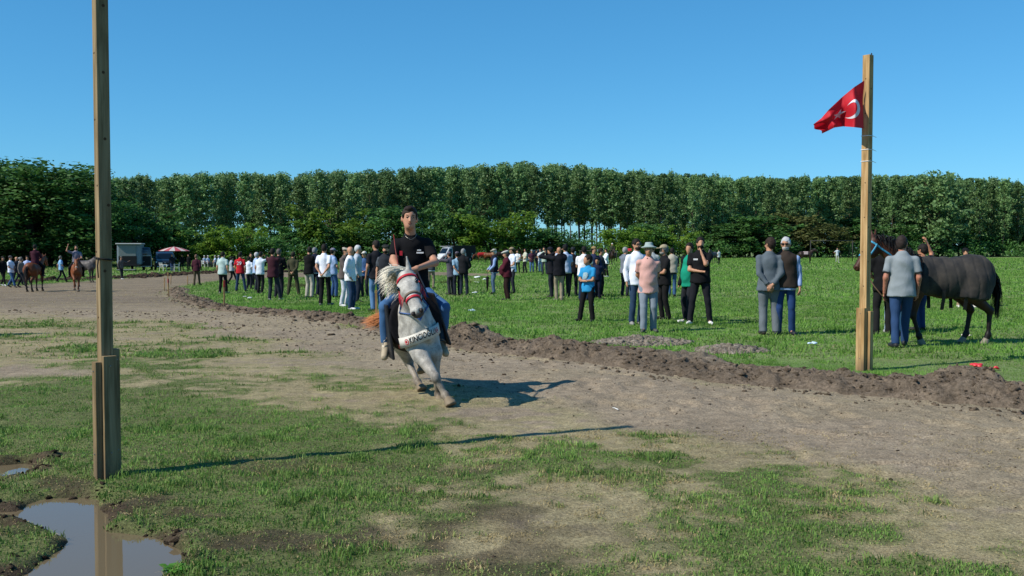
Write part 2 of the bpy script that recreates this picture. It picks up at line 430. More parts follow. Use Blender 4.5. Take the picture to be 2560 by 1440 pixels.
def grass(name, y0, y1_, dens, hh, ww, n3, label, clump=0.0, side=None):
    # uniform points over the trapezoid the place offers to view, a margin to the sides
    area = 0.56 * (y1_ ** 2 - y0 ** 2); n = int(area * dens)
    py = np.sqrt(rng.uniform(y0 ** 2, y1_ ** 2, n)); px = rng.uniform(-0.56, 0.56, n) * py
    if clump > 0:
        k = max(1, n // 14); ci = rng.integers(0, k, n)
        m_ = rng.uniform(0, 1, n) < 0.7
        px = np.where(m_, px[ci] + rng.normal(0, clump, n), px); py = np.where(m_, py[ci] + rng.normal(0, clump, n), py)
    rgb, g, s, inn, tsd, mud = cover(px, py)
    r = rng.uniform(0, 1, n)
    isg = r < g
    isst = (~isg) & (r < g + 0.42 * s + np.where(inn, 0.04, 0.14) * (1 - mud))
    keep = isg | isst
    if side is not None: keep &= side(px, py, inn)
    px, py, isg, inn, g, s = px[keep], py[keep], isg[keep], inn[keep], g[keep], s[keep]
    n = len(px)
    tall = 0.35 + 0.75 * fbm(px * 1.3, py * 1.3, 91, 3) + 1.1 * sstep(0.55, 0.75, fbm(px * 4.5, py * 4.5, 93, 2))
    h = np.where(isg, hh, hh * 0.62) * rng.uniform(0.45, 1.35, n) * tall * (0.6 + 0.4 * g)
    w = ww * rng.uniform(0.7, 1.3, n)
    lean = np.where(isg, rng.uniform(0.1, 0.9, n), rng.uniform(0.7, 2.0, n))
    V, F, rep = blades(px, py, h, w, lean, n3, name)
    cg1, cg2, cg3 = np.array(H3('#4f7a30')), np.array(H3('#759a4a')), np.array(H3('#9a9a62'))
    cs1, cs2 = np.array(H3('#b8a87c')), np.array(H3('#98885f'))
    t = rng.uniform(0, 1, n)[:, None]; u = fbm(px * 0.8, py * 0.8, 95, 3)[:, None]
    cg = cg1 * (1 - t) + cg2 * t
    dry = np.clip((1 - g)[:, None] * 1.3, 0, 1) * np.where(inn, 0.45, 1.0)[:, None]
    cg = np.where(inn[:, None], cg * np.array([1.10, 1.12, 0.98]), cg * np.array([1.15, 1.04, 1.12]))
    cg = cg * (1 - 0.6 * dry) + cg3 * 0.6 * dry
    cg = cg * (0.60 + 0.72 * u) * (0.82 + 0.36 * vnoise(px * 5, py * 5, 97))[:, None]
    cs = cs1 * t + cs2 * (1 - t)
    col = np.where(isg[:, None], cg, cs)
    o = mesh_np(name, V, F, mgr, smooth=False)
    set_col(o.data, 'Col', np.repeat(col, rep, 0))
    tag(o, label, 'grass', kind='stuff')
    return o
GRASS = True
if GRASS:
    grass('grass', 4.3, 8.6, 3900, 0.034, 0.0066, 1, 'patchy trampled grass in the foreground by the puddle', 0.035)
    grass('grass', 8.6, 14.0, 2000, 0.034, 0.010, 0, 'thin dry grass in front of the horse and track', 0.05)
    grass('grass', 14.0, 32.0, 600, 0.065, 0.024, 0, 'green grass of the field where the nearest spectators stand', 0.07)
    grass('grass', 32.0, 75.0, 92, 0.10, 0.045, 0, 'green grass of the middle field around the crowd', 0.0)
    grass('grass', 75.0, 190.0, 8.0, 0.16, 0.14, 0, 'green grass of the far field before the trees', 0.0)

# ------------------------------------------------------------------ earth bank along the track
def resample(P, step_of):
    P = np.asarray(P, float); seg = np.hypot(*np.diff(P, axis=0).T); cum = np.concatenate([[0], np.cumsum(seg)])
    s = [0.0]
    while s[-1] < cum[-1]:
        y = np.interp(s[-1], cum, P[:, 1]); s.append(s[-1] + step_of(y))
    s = np.array(s[:-1])
    return s, np.stack([np.interp(s, cum, P[:, 0]), np.interp(s, cum, P[:, 1])], 1)
mb, nt, b = newmat('dug_earth')
tc = nt.nodes.new('ShaderNodeTexCoord')
nA = noise(26, 6, 0.7); nB = noise(4, 4, 0.6); nC = noise(90, 3, 0.6)
at = nt.nodes.new('ShaderNodeAttribute'); at.attribute_name = 'Col'
c = mul(at.outputs['Color'], ramp(nA.outputs[0], 0.35, 0.55, 0.65, 1.3).outputs[0])
c = mul(c, ramp(nB.outputs[0], 0.35, 0.75, 0.65, 1.2).outputs[0])
nt.links.new(c, b.inputs['Base Color']); b.inputs['Roughness'].default_value = 0.97; b.inputs['Specular IOR Level'].default_value = 0.08
bp = nt.nodes.new('ShaderNodeBump'); bp.inputs['Strength'].default_value = 1.0; bp.inputs['Distance'].default_value = 0.03
ad = nt.nodes.new('ShaderNodeMath'); ad.operation = 'ADD'; nt.links.new(nA.outputs[0], ad.inputs[0]); nt.links.new(nC.outputs[0], ad.inputs[1])
nt.links.new(ad.outputs[0], bp.inputs['Height']); nt.links.new(bp.outputs[0], b.inputs['Normal'])

def clodz(x, y):
    """lumpy, ridged earth"""
    a = 1 - np.abs(2 * fbm(x * 2.2, y * 2.2, 101, 3) - 1)
    bb = 1 - np.abs(2 * vnoise(x * 6.5, y * 6.5, 103) - 1)
    cc = 1 - np.abs(2 * vnoise(x * 15, y * 15, 105) - 1)
    return 0.45 * a + 0.35 * bb + 0.2 * cc

bank_line = [G(*p)[:2] for p in TRACK_PX[:INNER_N]]
s_, Pb = resample(bank_line, lambda y: 0.022 * max(1.0, y / 12.0))
T = np.gradient(Pb, axis=0); T /= np.hypot(T[:, 0], T[:, 1])[:, None]
N_ = np.stack([T[:, 1], -T[:, 0]], 1)
# side pointing into the field
test = Pb[len(Pb) // 3] + N_[len(Pb) // 3] * 0.5
if not inner_side(np.array([test[0]]), np.array([test[1]]))[0]: N_ = -N_
wdt = np.interp(Pb[:, 1], [9, 11, 13, 17, 21, 28, 36, 50], [1.5, 1.5, 1.55, 1.25, 0.9, 0.95, 1.2, 1.2])
wdt = 0.86 * wdt * (0.8 + 0.4 * vnoise(s_ * 0.8, s_ * 0, 7))
hb = np.interp(Pb[:, 1], [9, 10.5, 12.3, 13.2, 15, 18, 21, 28, 40], [0.20, 0.17, 0.10, 0.20, 0.14, 0.20, 0.12, 0.10, 0.10])
hb = 0.72 * hb * (0.55 + 0.9 * fbm(s_ * 0.55, s_ * 0 + 3, 9, 3))
bump_pts = [(G(2420, 985)[:2], 0.34, 0.20), (G(1810, 905)[:2], 0.5, 0.20), (G(1560, 868)[:2], 0.55, 0.08), (G(1200, 855)[:2], 0.5, 0.16), (G(1390, 880)[:2], 0.35, 0.08)]
NU = 44
U = np.linspace(0, 1, NU)
BX = Pb[:, 0][:, None] + N_[:, 0][:, None] * (U[None, :] * wdt[:, None] - 0.22)
BY = Pb[:, 1][:, None] + N_[:, 1][:, None] * (U[None, :] * wdt[:, None] - 0.22)
prof = np.sin(np.pi * np.clip(U, 0, 1)) ** 0.75 * (1.1 - 0.35 * U)
BZ = hgt(BX.ravel(), BY.ravel()).reshape(BX.shape) - 0.02
cz = clodz(BX, BY)
lump = prof[None, :] * hb[:, None]
for c_, r_, a_ in bump_pts:
    lump = lump + a_ * np.exp(-(((BX - c_[0]) ** 2 + (BY - c_[1]) ** 2) / (r_ * r_))) * (prof[None, :] > 0.1)
BZ = BZ + lump * (0.35 + 1.0 * cz) + 0.10 * (cz - 0.45) * np.minimum(1, prof * 2.2)[None, :]
# push the lumps sideways as well so that clods overhang a little
BX = BX + 0.035 * (vnoise(BX * 9, BY * 9, 131) - 0.5); BY = BY + 0.035 * (vnoise(BX * 9, BY * 9, 133) - 0.5)
ns = len(Pb)
ii = (np.arange(ns - 1)[:, None] * NU + np.arange(NU - 1)[None, :]).ravel()
FB = np.stack([ii, ii + 1, ii + 1 + NU, ii + NU], 1)
bank = mesh_np('earth_bank', np.stack([BX, BY, BZ], -1).reshape(-1, 3), FB, mb)
tone = fbm(BX * 1.4, BY * 1.4, 111, 3); dryt = sstep(0.35, 0.9, U)[None, :] * sstep(0.4, 0.6, fbm(BX * 0.8, BY * 0.8, 113, 3))
cb = np.array(H3('#6c6052')) * (1 - tone[..., None]) + np.array(H3('#8a7b6a')) * tone[..., None]
cb = cb * (1 - dryt[..., None]) + np.array(H3('#8a7f70')) * dryt[..., None]
set_col(bank.data, 'Col', cb.reshape(-1, 3))
tag(bank, 'low bank of dug-up dark earth clods between the track and the field', 'earth bank', kind='structure')

# loose clods, too many to count
def clods(name, pts, sizes, cols, label):
    t = (1 + 5 ** 0.5) / 2
    ico = np.array([(-1, t, 0), (1, t, 0), (-1, -t, 0), (1, -t, 0), (0, -1, t), (0, 1, t), (0, -1, -t), (0, 1, -t), (t, 0, -1), (t, 0, 1), (-t, 0, -1), (-t, 0, 1)]) / math.hypot(1, t)
    fi = np.array([(0, 11, 5), (0, 5, 1), (0, 1, 7), (0, 7, 10), (0, 10, 11), (1, 5, 9), (5, 11, 4), (11, 10, 2), (10, 7, 6), (7, 1, 8), (3, 9, 4), (3, 4, 2), (3, 2, 6), (3, 6, 8), (3, 8, 9), (4, 9, 5), (2, 4, 11), (6, 2, 10), (8, 6, 7), (9, 8, 1)])
    n = len(pts)
    V = ico[None] * rng.uniform(0.35, 1.35, (n, 12, 1)) * sizes[:, None, None] * rng.uniform(0.7, 1.2, (n, 1, 3)) * np.array([1, 1, 0.6])
    a = rng.uniform(0, 6.28, n); ca, sa = np.cos(a)[:, None], np.sin(a)[:, None]
    X = V[..., 0] * ca - V[..., 1] * sa; Y = V[..., 0] * sa + V[..., 1] * ca
    V = np.stack([X, Y, V[..., 2]], -1) + pts[:, None, :]
    F = (np.arange(n)[:, None, None] * 12 + fi[None]).reshape(-1, 3)
    o = mesh_np(name, V.reshape(-1, 3), F, mb, smooth=False)
    set_col(o.data, 'Col', np.repeat(cols, 12, 0))
    return tag(o, label, 'earth', kind='stuff')
nC_ = 3600
ki = (rng.uniform(0, 1, nC_) ** 1.6 * (ns - 1)).astype(int); uj = np.clip(rng.normal(0.35, 0.28, nC_), -0.15, 1.0)
uu = np.clip((uj * (NU - 1)).astype(int), 0, NU - 1)
base = np.stack([BX[ki, uu], BY[ki, uu], BZ[ki, uu]], 1)
off = uj < 0.06
base[off, 0] -= N_[ki[off], 0] * rng.exponential(0.22, off.sum()); base[off, 1] -= N_[ki[off], 1] * rng.exponential(0.22, off.sum())
base[off, 2] = hgt(base[off, 0], base[off, 1])
sz = np.clip(rng.lognormal(-4.0, 0.5, nC_), 0.008, 0.07) * np.clip(base[:, 1] / 13, 0.9, 1.8)
cc_ = np.array(H3('#706354')) * rng.uniform(0.65, 1.45, (nC_, 1))
clods('earth_clods', base + np.array([0, 0, 0.004]), sz, cc_, 'loose dark earth clods strewn over the bank and track edge')
nB_ = 130
kb = (rng.uniform(0, 1, nB_) ** 1.5 * (ns - 1)).astype(int); ub = rng.integers(4, NU - 10, nB_)
bb_ = np.stack([BX[kb, ub], BY[kb, ub], BZ[kb, ub]], 1)
clods('earth_clods', bb_, np.clip(rng.lognormal(-3.0, 0.35, nB_), 0.025, 0.09) * np.clip(bb_[:, 1] / 13, 0.9, 1.5), np.array(H3('#6a5d50')) * rng.uniform(0.7, 1.35, (nB_, 1)), 'larger lumps of dug earth standing out of the bank')
# crumbs over the bare track
nK = 9000
ky = np.sqrt(rng.uniform(4.4 ** 2, 26 ** 2, nK)); kx = rng.uniform(-0.55, 0.55, nK) * ky
rgbk, gk, sk, ik, tk, mk = cover(kx, ky)
ok = ((tk < 0.1) | (mk > 0.5)) & (puddle_sd(kx, ky) > 0.02)
kx, ky = kx[ok], ky[ok]
szk = np.clip(rng.lognormal(-4.95, 0.55, len(kx)), 0.004, 0.03) * np.clip(ky / 9, 0.8, 2.0)
clods('earth_crumbs', np.stack([kx, ky, hgt(kx, ky)], 1), szk, np.array(H3('#5a4d41')) * rng.uniform(0.6, 1.5, (len(kx), 1)), 'small crumbs of earth scattered over the bare track')
# churned earth along the far outer edge of the track and the far bend
far_line = [G(*p)[:2] for p in [(-200, 715), (0, 707), (60, 703), (150, 700), (235, 697), (300, 694), (380, 690), (440, 686), (520, 682), (640, 680), (800, 679)]]
s2, P2 = resample(far_line, lambda y: 0.12)
n2_ = 2600
k2 = rng.integers(0, len(P2), n2_)
b2 = np.stack([P2[k2, 0] + rng.normal(0, 0.7, n2_), P2[k2, 1] + rng.normal(0, 0.9, n2_), np.zeros(n2_)], 1); b2[:, 2] = hgt(b2[:, 0], b2[:, 1])
clods('earth_clods', b2, np.clip(rng.lognormal(-2.0, 0.45, n2_), 0.05, 0.42), np.array(H3('#43382f')) * rng.uniform(0.6, 1.4, (n2_, 1)), 'ridge of dark churned earth along the far edge of the track')
# grit spread on the grass behind the bank
def grit(cx_, cy_, rx, ry, n, label):
    r = np.sqrt(rng.uniform(0, 1, n)); a = rng.uniform(0, 6.28, n)
    p = np.stack([cx_ + rx * r * np.cos(a), cy_ + ry * r * np.sin(a)], 1)
    z = hgt(p[:, 0], p[:, 1]) + 0.10 * np.clip(1 - r, 0, 1)
    return clods('earth_crumbs', np.column_stack([p, z]), np.clip(rng.lognormal(-3.3, 0.35, n), 0.015, 0.09), np.array(H3('#9a9082')) * rng.uniform(0.7, 1.2, (n, 1)), label)
q = G(1600, 856); grit(q[0], q[1], 0.85, 0.65, 2300, 'flat patch of pale grey crumbled soil in front of the man in pink')
q = G(1830, 878); grit(q[0], q[1], 0.55, 0.5, 1200, 'small heap of pale grey crumbled soil on the bank')

# mud lumps along the shore of the near puddles
nm_ = 9000
my_ = rng.uniform(4.4, 7.6, nm_); mx_ = rng.uniform(-4.2, -0.9, nm_)
pm_ = puddle_sd(mx_, my_); ok = (np.abs(pm_ - 0.05) < 0.09) & (rng.uniform(0, 1, nm_) < 0.28)
mx_, my_ = mx_[ok], my_[ok]
clods('earth_clods', np.stack([mx_, my_, hgt(mx_, my_)], 1), np.clip(rng.lognormal(-4.4, 0.5, len(mx_)), 0.006, 0.035), np.array(H3('#453b30')) * rng.uniform(0.6, 1.4, (len(mx_), 1)), 'dark wet lumps of mud along the shore of the near puddles')
# ------------------------------------------------------------------ trees
def tube(P, R, nseg=6):
    """tapered tube through points P with radii R -> V, F"""
    P = np.asarray(P, float); R = np.asarray(R, float); n = len(P)
    T = np.gradient(P, axis=0); T /= np.linalg.norm(T, axis=1)[:, None] + 1e-9
    up = np.array([0, 0, 1.0]) if abs(T[0][2]) < 0.9 else np.array([1.0, 0, 0])
    V = []
    for i in range(n):
        a = np.cross(T[i], up); a /= np.linalg.norm(a) + 1e-9; b_ = np.cross(T[i], a)
        for k in range(nseg):
            t = 2 * math.pi * k / nseg
            V.append(P[i] + R[i] * (math.cos(t) * a + math.sin(t) * b_))
    F = []
    for i in range(n - 1):
        for k in range(nseg):
            F.append((i * nseg + k, i * nseg + (k + 1) % nseg, (i + 1) * nseg + (k + 1) % nseg, (i + 1) * nseg + k))
    F.append(tuple(range(nseg))[::-1]); F.append(tuple(range((n - 1) * nseg, n * nseg)))
    return V, F

def merge(parts):
    V, F, o = [], [], 0
    for v, f in parts:
        V += [tuple(p) for p in v]; F += [tuple(i + o for i in q) for q in f]; o += len(v)
    return V, F

def leaves(centers, rad, per, size, flat, r_, up=0.25):
    """leaf quads spread through clumps; -> V, F, tone"""
    n = len(centers) * per
    ci = np.repeat(np.arange(len(centers)), per)
    d = r_.normal(0, 1, (n, 3)); d /= np.linalg.norm(d, axis=1)[:, None]
    rr = r_.uniform(0.25, 1, n) ** 0.6
    p = centers[ci] + d * (rr * rad[ci])[:, None] * np.array([1, 1, flat])
    nrm = d + r_.normal(0, 0.75, (n, 3)) + np.array([0, 0, up]); nrm /= np.linalg.norm(nrm, axis=1)[:, None]
    a = np.cross(nrm, r_.normal(0, 1, (n, 3))); a /= np.linalg.norm(a, axis=1)[:, None]
    b_ = np.cross(nrm, a)
    s = size * r_.uniform(0.55, 1.3, n)[:, None]
    V = np.stack([p - a * s * 0.5, p - b_ * s * 0.32 + nrm * s * 0.08, p + a * s * 0.5, p + b_ * s * 0.32 + nrm * s * 0.08], 1).reshape(-1, 3)
    F = np.arange(n * 4).reshape(n, 4)
    tone = np.clip(r_.uniform(0, 1, len(centers))[ci] * 0.6 + r_.uniform(0, 0.4, n), 0, 1)
    return V, F, np.repeat(tone, 4)

M_POP = leaf_mat('poplar_leaves', H3('#4c6d40'), H3('#82a266'), 0.30, 0.5, 0.3)
M_LOC = leaf_mat('locust_leaves', H3('#486c22'), H3('#7c9c3a'), 0.42, 0.6, 0.2)
M_OAK = leaf_mat('broad_leaves', H3('#33592a'), H3('#5a8440'), 0.30, 0.55, 0.25)
M_OLV = leaf_mat('dry_leaves', H3('#44502a'), H3('#666a3c'), 0.30, 0.6, 0.2)
M_BARK = bark_mat('grey_bark', '#575044'); M_BARKD = bark_mat('dark_bark', '#463c30')

def make_tree(kind, seed):
    """-> (trunk mesh, crown mesh) of unit-ish size (height in metres as built)"""
    r_ = np.random.default_rng(seed)
    parts = []; cen = []; rad = []
    if kind == 'poplar':           # 19 m, clear stem, narrow crown in the upper two thirds
        Hh = 19.0; b0 = r_.uniform(6.5, 8.3) if seed <= 4 else r_.uniform(3.0, 5.0)
        px_ = np.cumsum(r_.normal(0, 0.10, 8)); py_ = np.cumsum(r_.normal(0, 0.10, 8))
        zs = np.linspace(0, Hh * 0.93, 8)
        parts.append(tube(np.stack([px_, py_, zs], 1), np.linspace(0.19, 0.03, 8), 6))
        for k in range(40):
            z = b0 + (Hh - b0) * (k / 40.0) ** 0.85; a = k * 2.4 + r_.uniform(-.5, .5)
            t = (z - b0) / (Hh - b0)
            L = (1.9 * (1 - t) ** 0.45 * (0.45 + 0.55 * min(1, t * 3.5)) + 0.25) * r_.uniform(0.75, 1.15)
            bx, by = np.interp(z, zs, px_), np.interp(z, zs, py_)
            e = np.array([bx + math.cos(a) * L, by + math.sin(a) * L, z + L * 0.9])
            parts.append(tube([(bx, by, z), tuple((np.array([bx, by, z]) + e) / 2 - [0, 0, .1]), tuple(e)], [0.05 * (1 - t) + .02, 0.03, 0.012], 4))
            for q in (0.5, 0.8, 1.05):
                cen.append(np.array([bx, by, z]) + (e - [bx, by, z]) * q + r_.normal(0, 0.32, 3)); rad.append(r_.uniform(0.4, 0.95))
        for k in range(5):
            cen.append([px_[-1] + r_.normal(0, .5), py_[-1] + r_.normal(0, .5), Hh * (0.93 + .015 * k)]); rad.append(r_.uniform(0.5, 0.8))
        V, F, tone = leaves(np.array(cen), np.array(rad), 26, 0.46, 0.95, r_, 0.2)
    elif kind == 'locust':          # 7 m spreading, feathery in layers
        Hh = 7.0
        nst = 3
        for sidx in range(nst):
            a0 = sidx * 2.1 + r_.uniform(0, .6); L = r_.uniform(2.2, 3.2)
            e = np.array([math.cos(a0) * L * 0.55, math.sin(a0) * L * 0.55, Hh * r_.uniform(.5, .62)])
            parts.append(tube([(0.1 * math.cos(a0), 0.1 * math.sin(a0), 0), tuple(e * [.4, .4, .5]), tuple(e)], [0.13, 0.09, 0.05], 5))
            for k in range(15):
                a = a0 + r_.uniform(-1.5, 1.5); Lb = r_.uniform(1.0, 2.6)
                f = e * r_.uniform(0.45, 1.0); g = f + np.array([math.cos(a) * Lb, math.sin(a) * Lb, r_.uniform(-0.2, 1.9)])
                parts.append(tube([tuple(f), tuple((f + g) / 2 + [0, 0, .15]), tuple(g)], [0.035, 0.022, 0.01], 4))
                for q in (0.45, 0.7, 0.9, 1.08):
                    cen.append(f + (g - f) * q + r_.normal(0, 0.18, 3)); rad.append(r_.uniform(0.4, 0.75))
        for k in range(46):          # skirt down to the ground
            a = r_.uniform(0, 6.28); L = r_.uniform(1.3, 3.2)
            cen.append([math.cos(a) * L, math.sin(a) * L, r_.uniform(0.5, 3.6)]); rad.append(r_.uniform(0.45, 0.85))
        V, F, tone = leaves(np.array(cen), np.array(rad), 26, 0.32, 0.58, r_, 0.7)
    else:                           # broad: 8 m, denser, round-headed with full skirt
        Hh = 8.0
        parts.append(tube([(0, 0, 0), (0.1, 0.05, 1.5), (0.05, 0, 3.5), (0, 0.1, 6.2)], [0.22, 0.17, 0.12, 0.04], 6))
        for k in range(64):
            a = k * 2.4 + r_.uniform(-.4, .4); z = r_.uniform(0.9, 7.0)
            L = 2.7 * math.sqrt(max(0.05, 1 - ((z - 3.8) / 4.2) ** 2)) * r_.uniform(0.7, 1.1)
            g = np.array([math.cos(a) * L, math.sin(a) * L, z + 0.5])
            parts.append(tube([(0.05, 0.03, max(.3, z * 0.8)), tuple(g * [.5, .5, 1] - [0, 0, .2]), tuple(g)], [0.05, 0.03, 0.01], 4))
            for q in (0.45, 0.72, 0.98):
                cen.append(np.array([g[0] * q, g[1] * q, z + 0.4 * q]) + r_.normal(0, 0.2, 3)); rad.append(r_.uniform(0.45, 0.85))
        for k in range(10):
            cen.append([r_.normal(0, .7), r_.normal(0, .7), r_.uniform(6.6, 7.8)]); rad.append(r_.uniform(0.5, 0.8))
        V, F, tone = leaves(np.array(cen), np.array(rad), 70 if kind == 'big' else 26, 0.19 if kind == 'big' else 0.34, 0.8, r_, 0.3)
    tv, tf = merge(parts)
    mt = bpy.data.meshes.new('trunk'); mt.from_pydata(tv, [], tf); mt.update()
    mc = bpy.data.meshes.new('crown')
    n = len(F)
    mc.vertices.add(len(V)); mc.vertices.foreach_set('co', V.astype(np.float32).ravel())
    mc.loops.add(n * 4); mc.loops.foreach_set('vertex_index', F.astype(np.int32).ravel())
    mc.polygons.add(n); mc.polygons.foreach_set('loop_start', np.arange(0, n * 4, 4, dtype=np.int32)); mc.update(calc_edges=True)
    set_col(mc, 'Col', np.repeat(tone[:, None], 3, 1))
    return mt, mc

TREES = {'poplar': [make_tree('poplar', s) for s in (1, 2, 3, 4, 5, 6, 7)], 'locust': [make_tree('locust', s) for s in (11, 12, 13, 14)], 'broad': [make_tree('broad', s) for s in (21, 22, 23)], 'big': [make_tree('big', s) for s in (31, 32)]}
for k, ms_ in TREES.items():
    for mt, mc in ms_:
        mt.materials.append(M_BARK if k == 'poplar' else M_BARKD)
        if k in ('poplar', 'locust'): mc.materials.append({'poplar': M_POP, 'locust': M_LOC}[k])
        else: mc.materials.append(M_OAK)
def tree(name, kind, loc, sxy, sz, label, group, seed, mat=None, rz=None):
    mt, mc = TREES[kind][seed % len(TREES[kind])]
    root = empty(name, loc, (seed * 1.7 if rz is None else rz) % 6.28)
    root.scale = (sxy, sxy, sz)
    t = bpy.data.objects.new('trunk', mt); link(t, root)
    c = bpy.data.objects.new('crown', mc); link(c, root)
    if mat is not None:
        c.material_slots[0].link = 'OBJECT'; c.material_slots[0].material = mat
    return tag(root, label, 'tree', group)

# skyline of the plantation: photo pixel column -> (top row, distance of the front row)
SKX = [-150, 100, 300, 640, 900, 1100, 1300, 1500, 1700, 1900, 2100, 2300, 2450, 2560, 2760]
SKY_ = [445, 440, 434, 428, 424, 412, 407, 420, 432, 439, 440, 436, 444, 450, 456]
DEP = [150, 155, 160, 172, 185, 195, 200, 205, 195, 205, 215, 220, 225, 228, 232]
seed = 0
for row in range(6):
    xs = -150 + row * 11
    while xs < 2760:
        D = np.interp(xs, SKX, DEP) + row * 7.0 + rng.uniform(-2.5, 2.5)
        top = np.interp(xs, SKX, SKY_) + rng.uniform(-5, 7) + 6
        Xw = (xs - CX) / FPX * D
        Ht = HC + (625 - top) / FPX * D
        sz = Ht / 19.6
        near_block = xs > 1570
        lab = 'tall poplar with leaves down its stem in the right half of the plantation' if near_block else 'tall poplar with bare lower trunk in the left half of the plantation'
        tree('poplar_tree', 'poplar', (Xw, D, float(base_z(Xw, D))), sz * rng.uniform(0.85, 1.3), sz * rng.uniform(0.98, 1.02), lab, 'poplars right of the plantation gap' if near_block else 'poplars left of the plantation gap', (4 + seed % 3) if near_block else seed % 4, rz=seed * 1.7)
        seed += 1
        xs += (3.15 * FPX / D) * rng.uniform(0.85, 1.15) * (1.0 if row < 2 else 1.75)

# trees and bushes in front: (px x, row of the base, row of the top, half width px, kind, material, label)
L_, B_ = 'locust', 'broad'
FRONT = [
    (40, 683, 388, 190, 'big', None, 'large dark tree at the left edge, tallest of the front trees'),
    (130, 684, 436, 120, 'big', None, 'large dark tree right of the tallest one at the left edge'),
    (-80, 684, 400, 180, 'big', None, 'large dark tree cut by the left edge of the picture'),
    (215, 680, 478, 95, 'big', None, 'dark rounded tree just left of the tall left post'),
    (95, 682, 530, 85, L_, None, 'brighter green bush in front of the dark left trees'),
    (20, 684, 560, 90, 'big', None, 'dark low bush at the far left behind the walkers'),
    (330, 668, 490, 95, L_, M_OAK, 'mid green tree behind the horse trailer'),
    (400, 665, 540, 70, L_, M_OAK, 'lower green tree right of the horse trailer'),
    (480, 660, 568, 55, L_, None, 'small bright locust above the seated men'),
    (580, 658, 552, 70, L_, None, 'bright feathery locust left of the crowd'),
    (645, 657, 575, 60, L_, M_OAK, 'green bush behind the man in the red jersey'),
    (730, 655, 540, 70, L_, M_OAK, 'dark green locust left of the brightest tree'),
    (815, 654, 512, 85, L_, None, 'brightest yellow-green locust left of the rider'),
    (890, 653, 560, 70, L_, M_OAK, 'mid green bush right of the brightest locust'),
    (980, 652, 512, 70, B_, None, 'round dark tree directly behind the rider'),
    (1060, 651, 545, 60, L_, M_OAK, 'green tree just right of the rider'),
    (1140, 650, 505, 75, L_, M_OAK, 'taller loose green tree above the white truck'),
    (1230, 650, 528, 95, L_, None, 'wide bright locust above the grazing horses'),
    (1310, 650, 560, 70, L_, M_OAK, 'dark green bush right of the wide bright locust'),
    (1385, 649, 590, 50, B_, None, 'low dark bush behind the man with raised arms'),
    (1440, 648, 598, 45, L_, M_OAK, 'low green bush left of the far goal'),
    (1560, 647, 570, 55, L_, None, 'bright bush at the gap of the plantation'),
    (1620, 646, 560, 55, B_, None, 'dark bush behind the bucket hat man'),
    (1695, 646, 565, 45, L_, None, 'narrow bright bush left of the bearded man'),
    (1760, 645, 600, 60, B_, M_POP, 'low dark bush behind the bearded man'),
    (1830, 645, 560, 75, B_, None, 'rounded green tree between the bearded man and the grey suit'),
    (1900, 645, 540, 80, B_, None, 'full green tree behind the man in grey'),
    (1985, 644, 535, 80, B_, M_OLV, 'olive brownish tree behind the saddled far horse'),
    (2060, 644, 560, 70, B_, M_OLV, 'olive tree inside the frame of the far goal'),
    (2130, 643, 545, 65, B_, M_OAK, 'green tree left of the flag post'),
    (2225, 643, 545, 75, L_, M_OAK, 'green locust above the man in the grey polo'),
    (2300, 642, 555, 70, B_, M_OAK, 'dark green bush right of the man in the grey polo'),
    (2390, 642, 570, 75, B_, None, 'dark rounded bush above the rug-covered horse'),
    (2460, 642, 590, 50, L_, M_OAK, 'low bright bush near the far right walker'),
    (2510, 641, 545, 75, B_, None, 'tall green tree near the right edge'),
    (2600, 641, 560, 90, B_, None, 'green tree cut by the right edge of the picture'),
    (2350, 642, 432, 70, B_, M_POP, 'broad dark tree rising above the plantation on the right'),
]
for i, (x_, y_, h_) in enumerate(((-71, 104, 16.0), (-66, 95, 14.5), (-78, 114, 17.0), (-70, 120, 16.0), (-74, 92, 15.0))):
    tree('broadleaf_tree', 'big', (x_, y_, 0), h_ / 8 * 1.05, h_ / 8, 'dark tree continuing the row past the left edge of the picture', 'trees past the left edge', i)
for i, (x, yb, yt, hw, kind, mat, lab) in enumerate(FRONT):
    D = HC * FPX / (yb - 625.0)
    if i == len(FRONT) - 1: D = 212
    if i < 6: D = 116 + 5 * (i % 3)
    elif x < 700: D = max(D, 124)
    elif x < 1500: D = max(D, 168)
    Xw = (x - CX) / FPX * D
    Ht = HC + (625 - yt) / FPX * D
    mc_ = TREES[kind][i % len(TREES[kind])][1]; co_ = np.empty(len(mc_.vertices) * 3, np.float32); mc_.vertices.foreach_get('co', co_); co_ = co_.reshape(-1, 3)
    base_h, base_r = np.percentile(co_[:, 2], 99.5), np.percentile(np.abs(co_[:, :2]), 97)
    tree('locust_tree' if kind == L_ else 'broadleaf_tree', kind, (Xw, D + 3, float(base_z(Xw, D))), (hw / FPX * D) / base_r * 1.1, Ht / base_h, lab, 'trees in front of the plantation', i, mat)
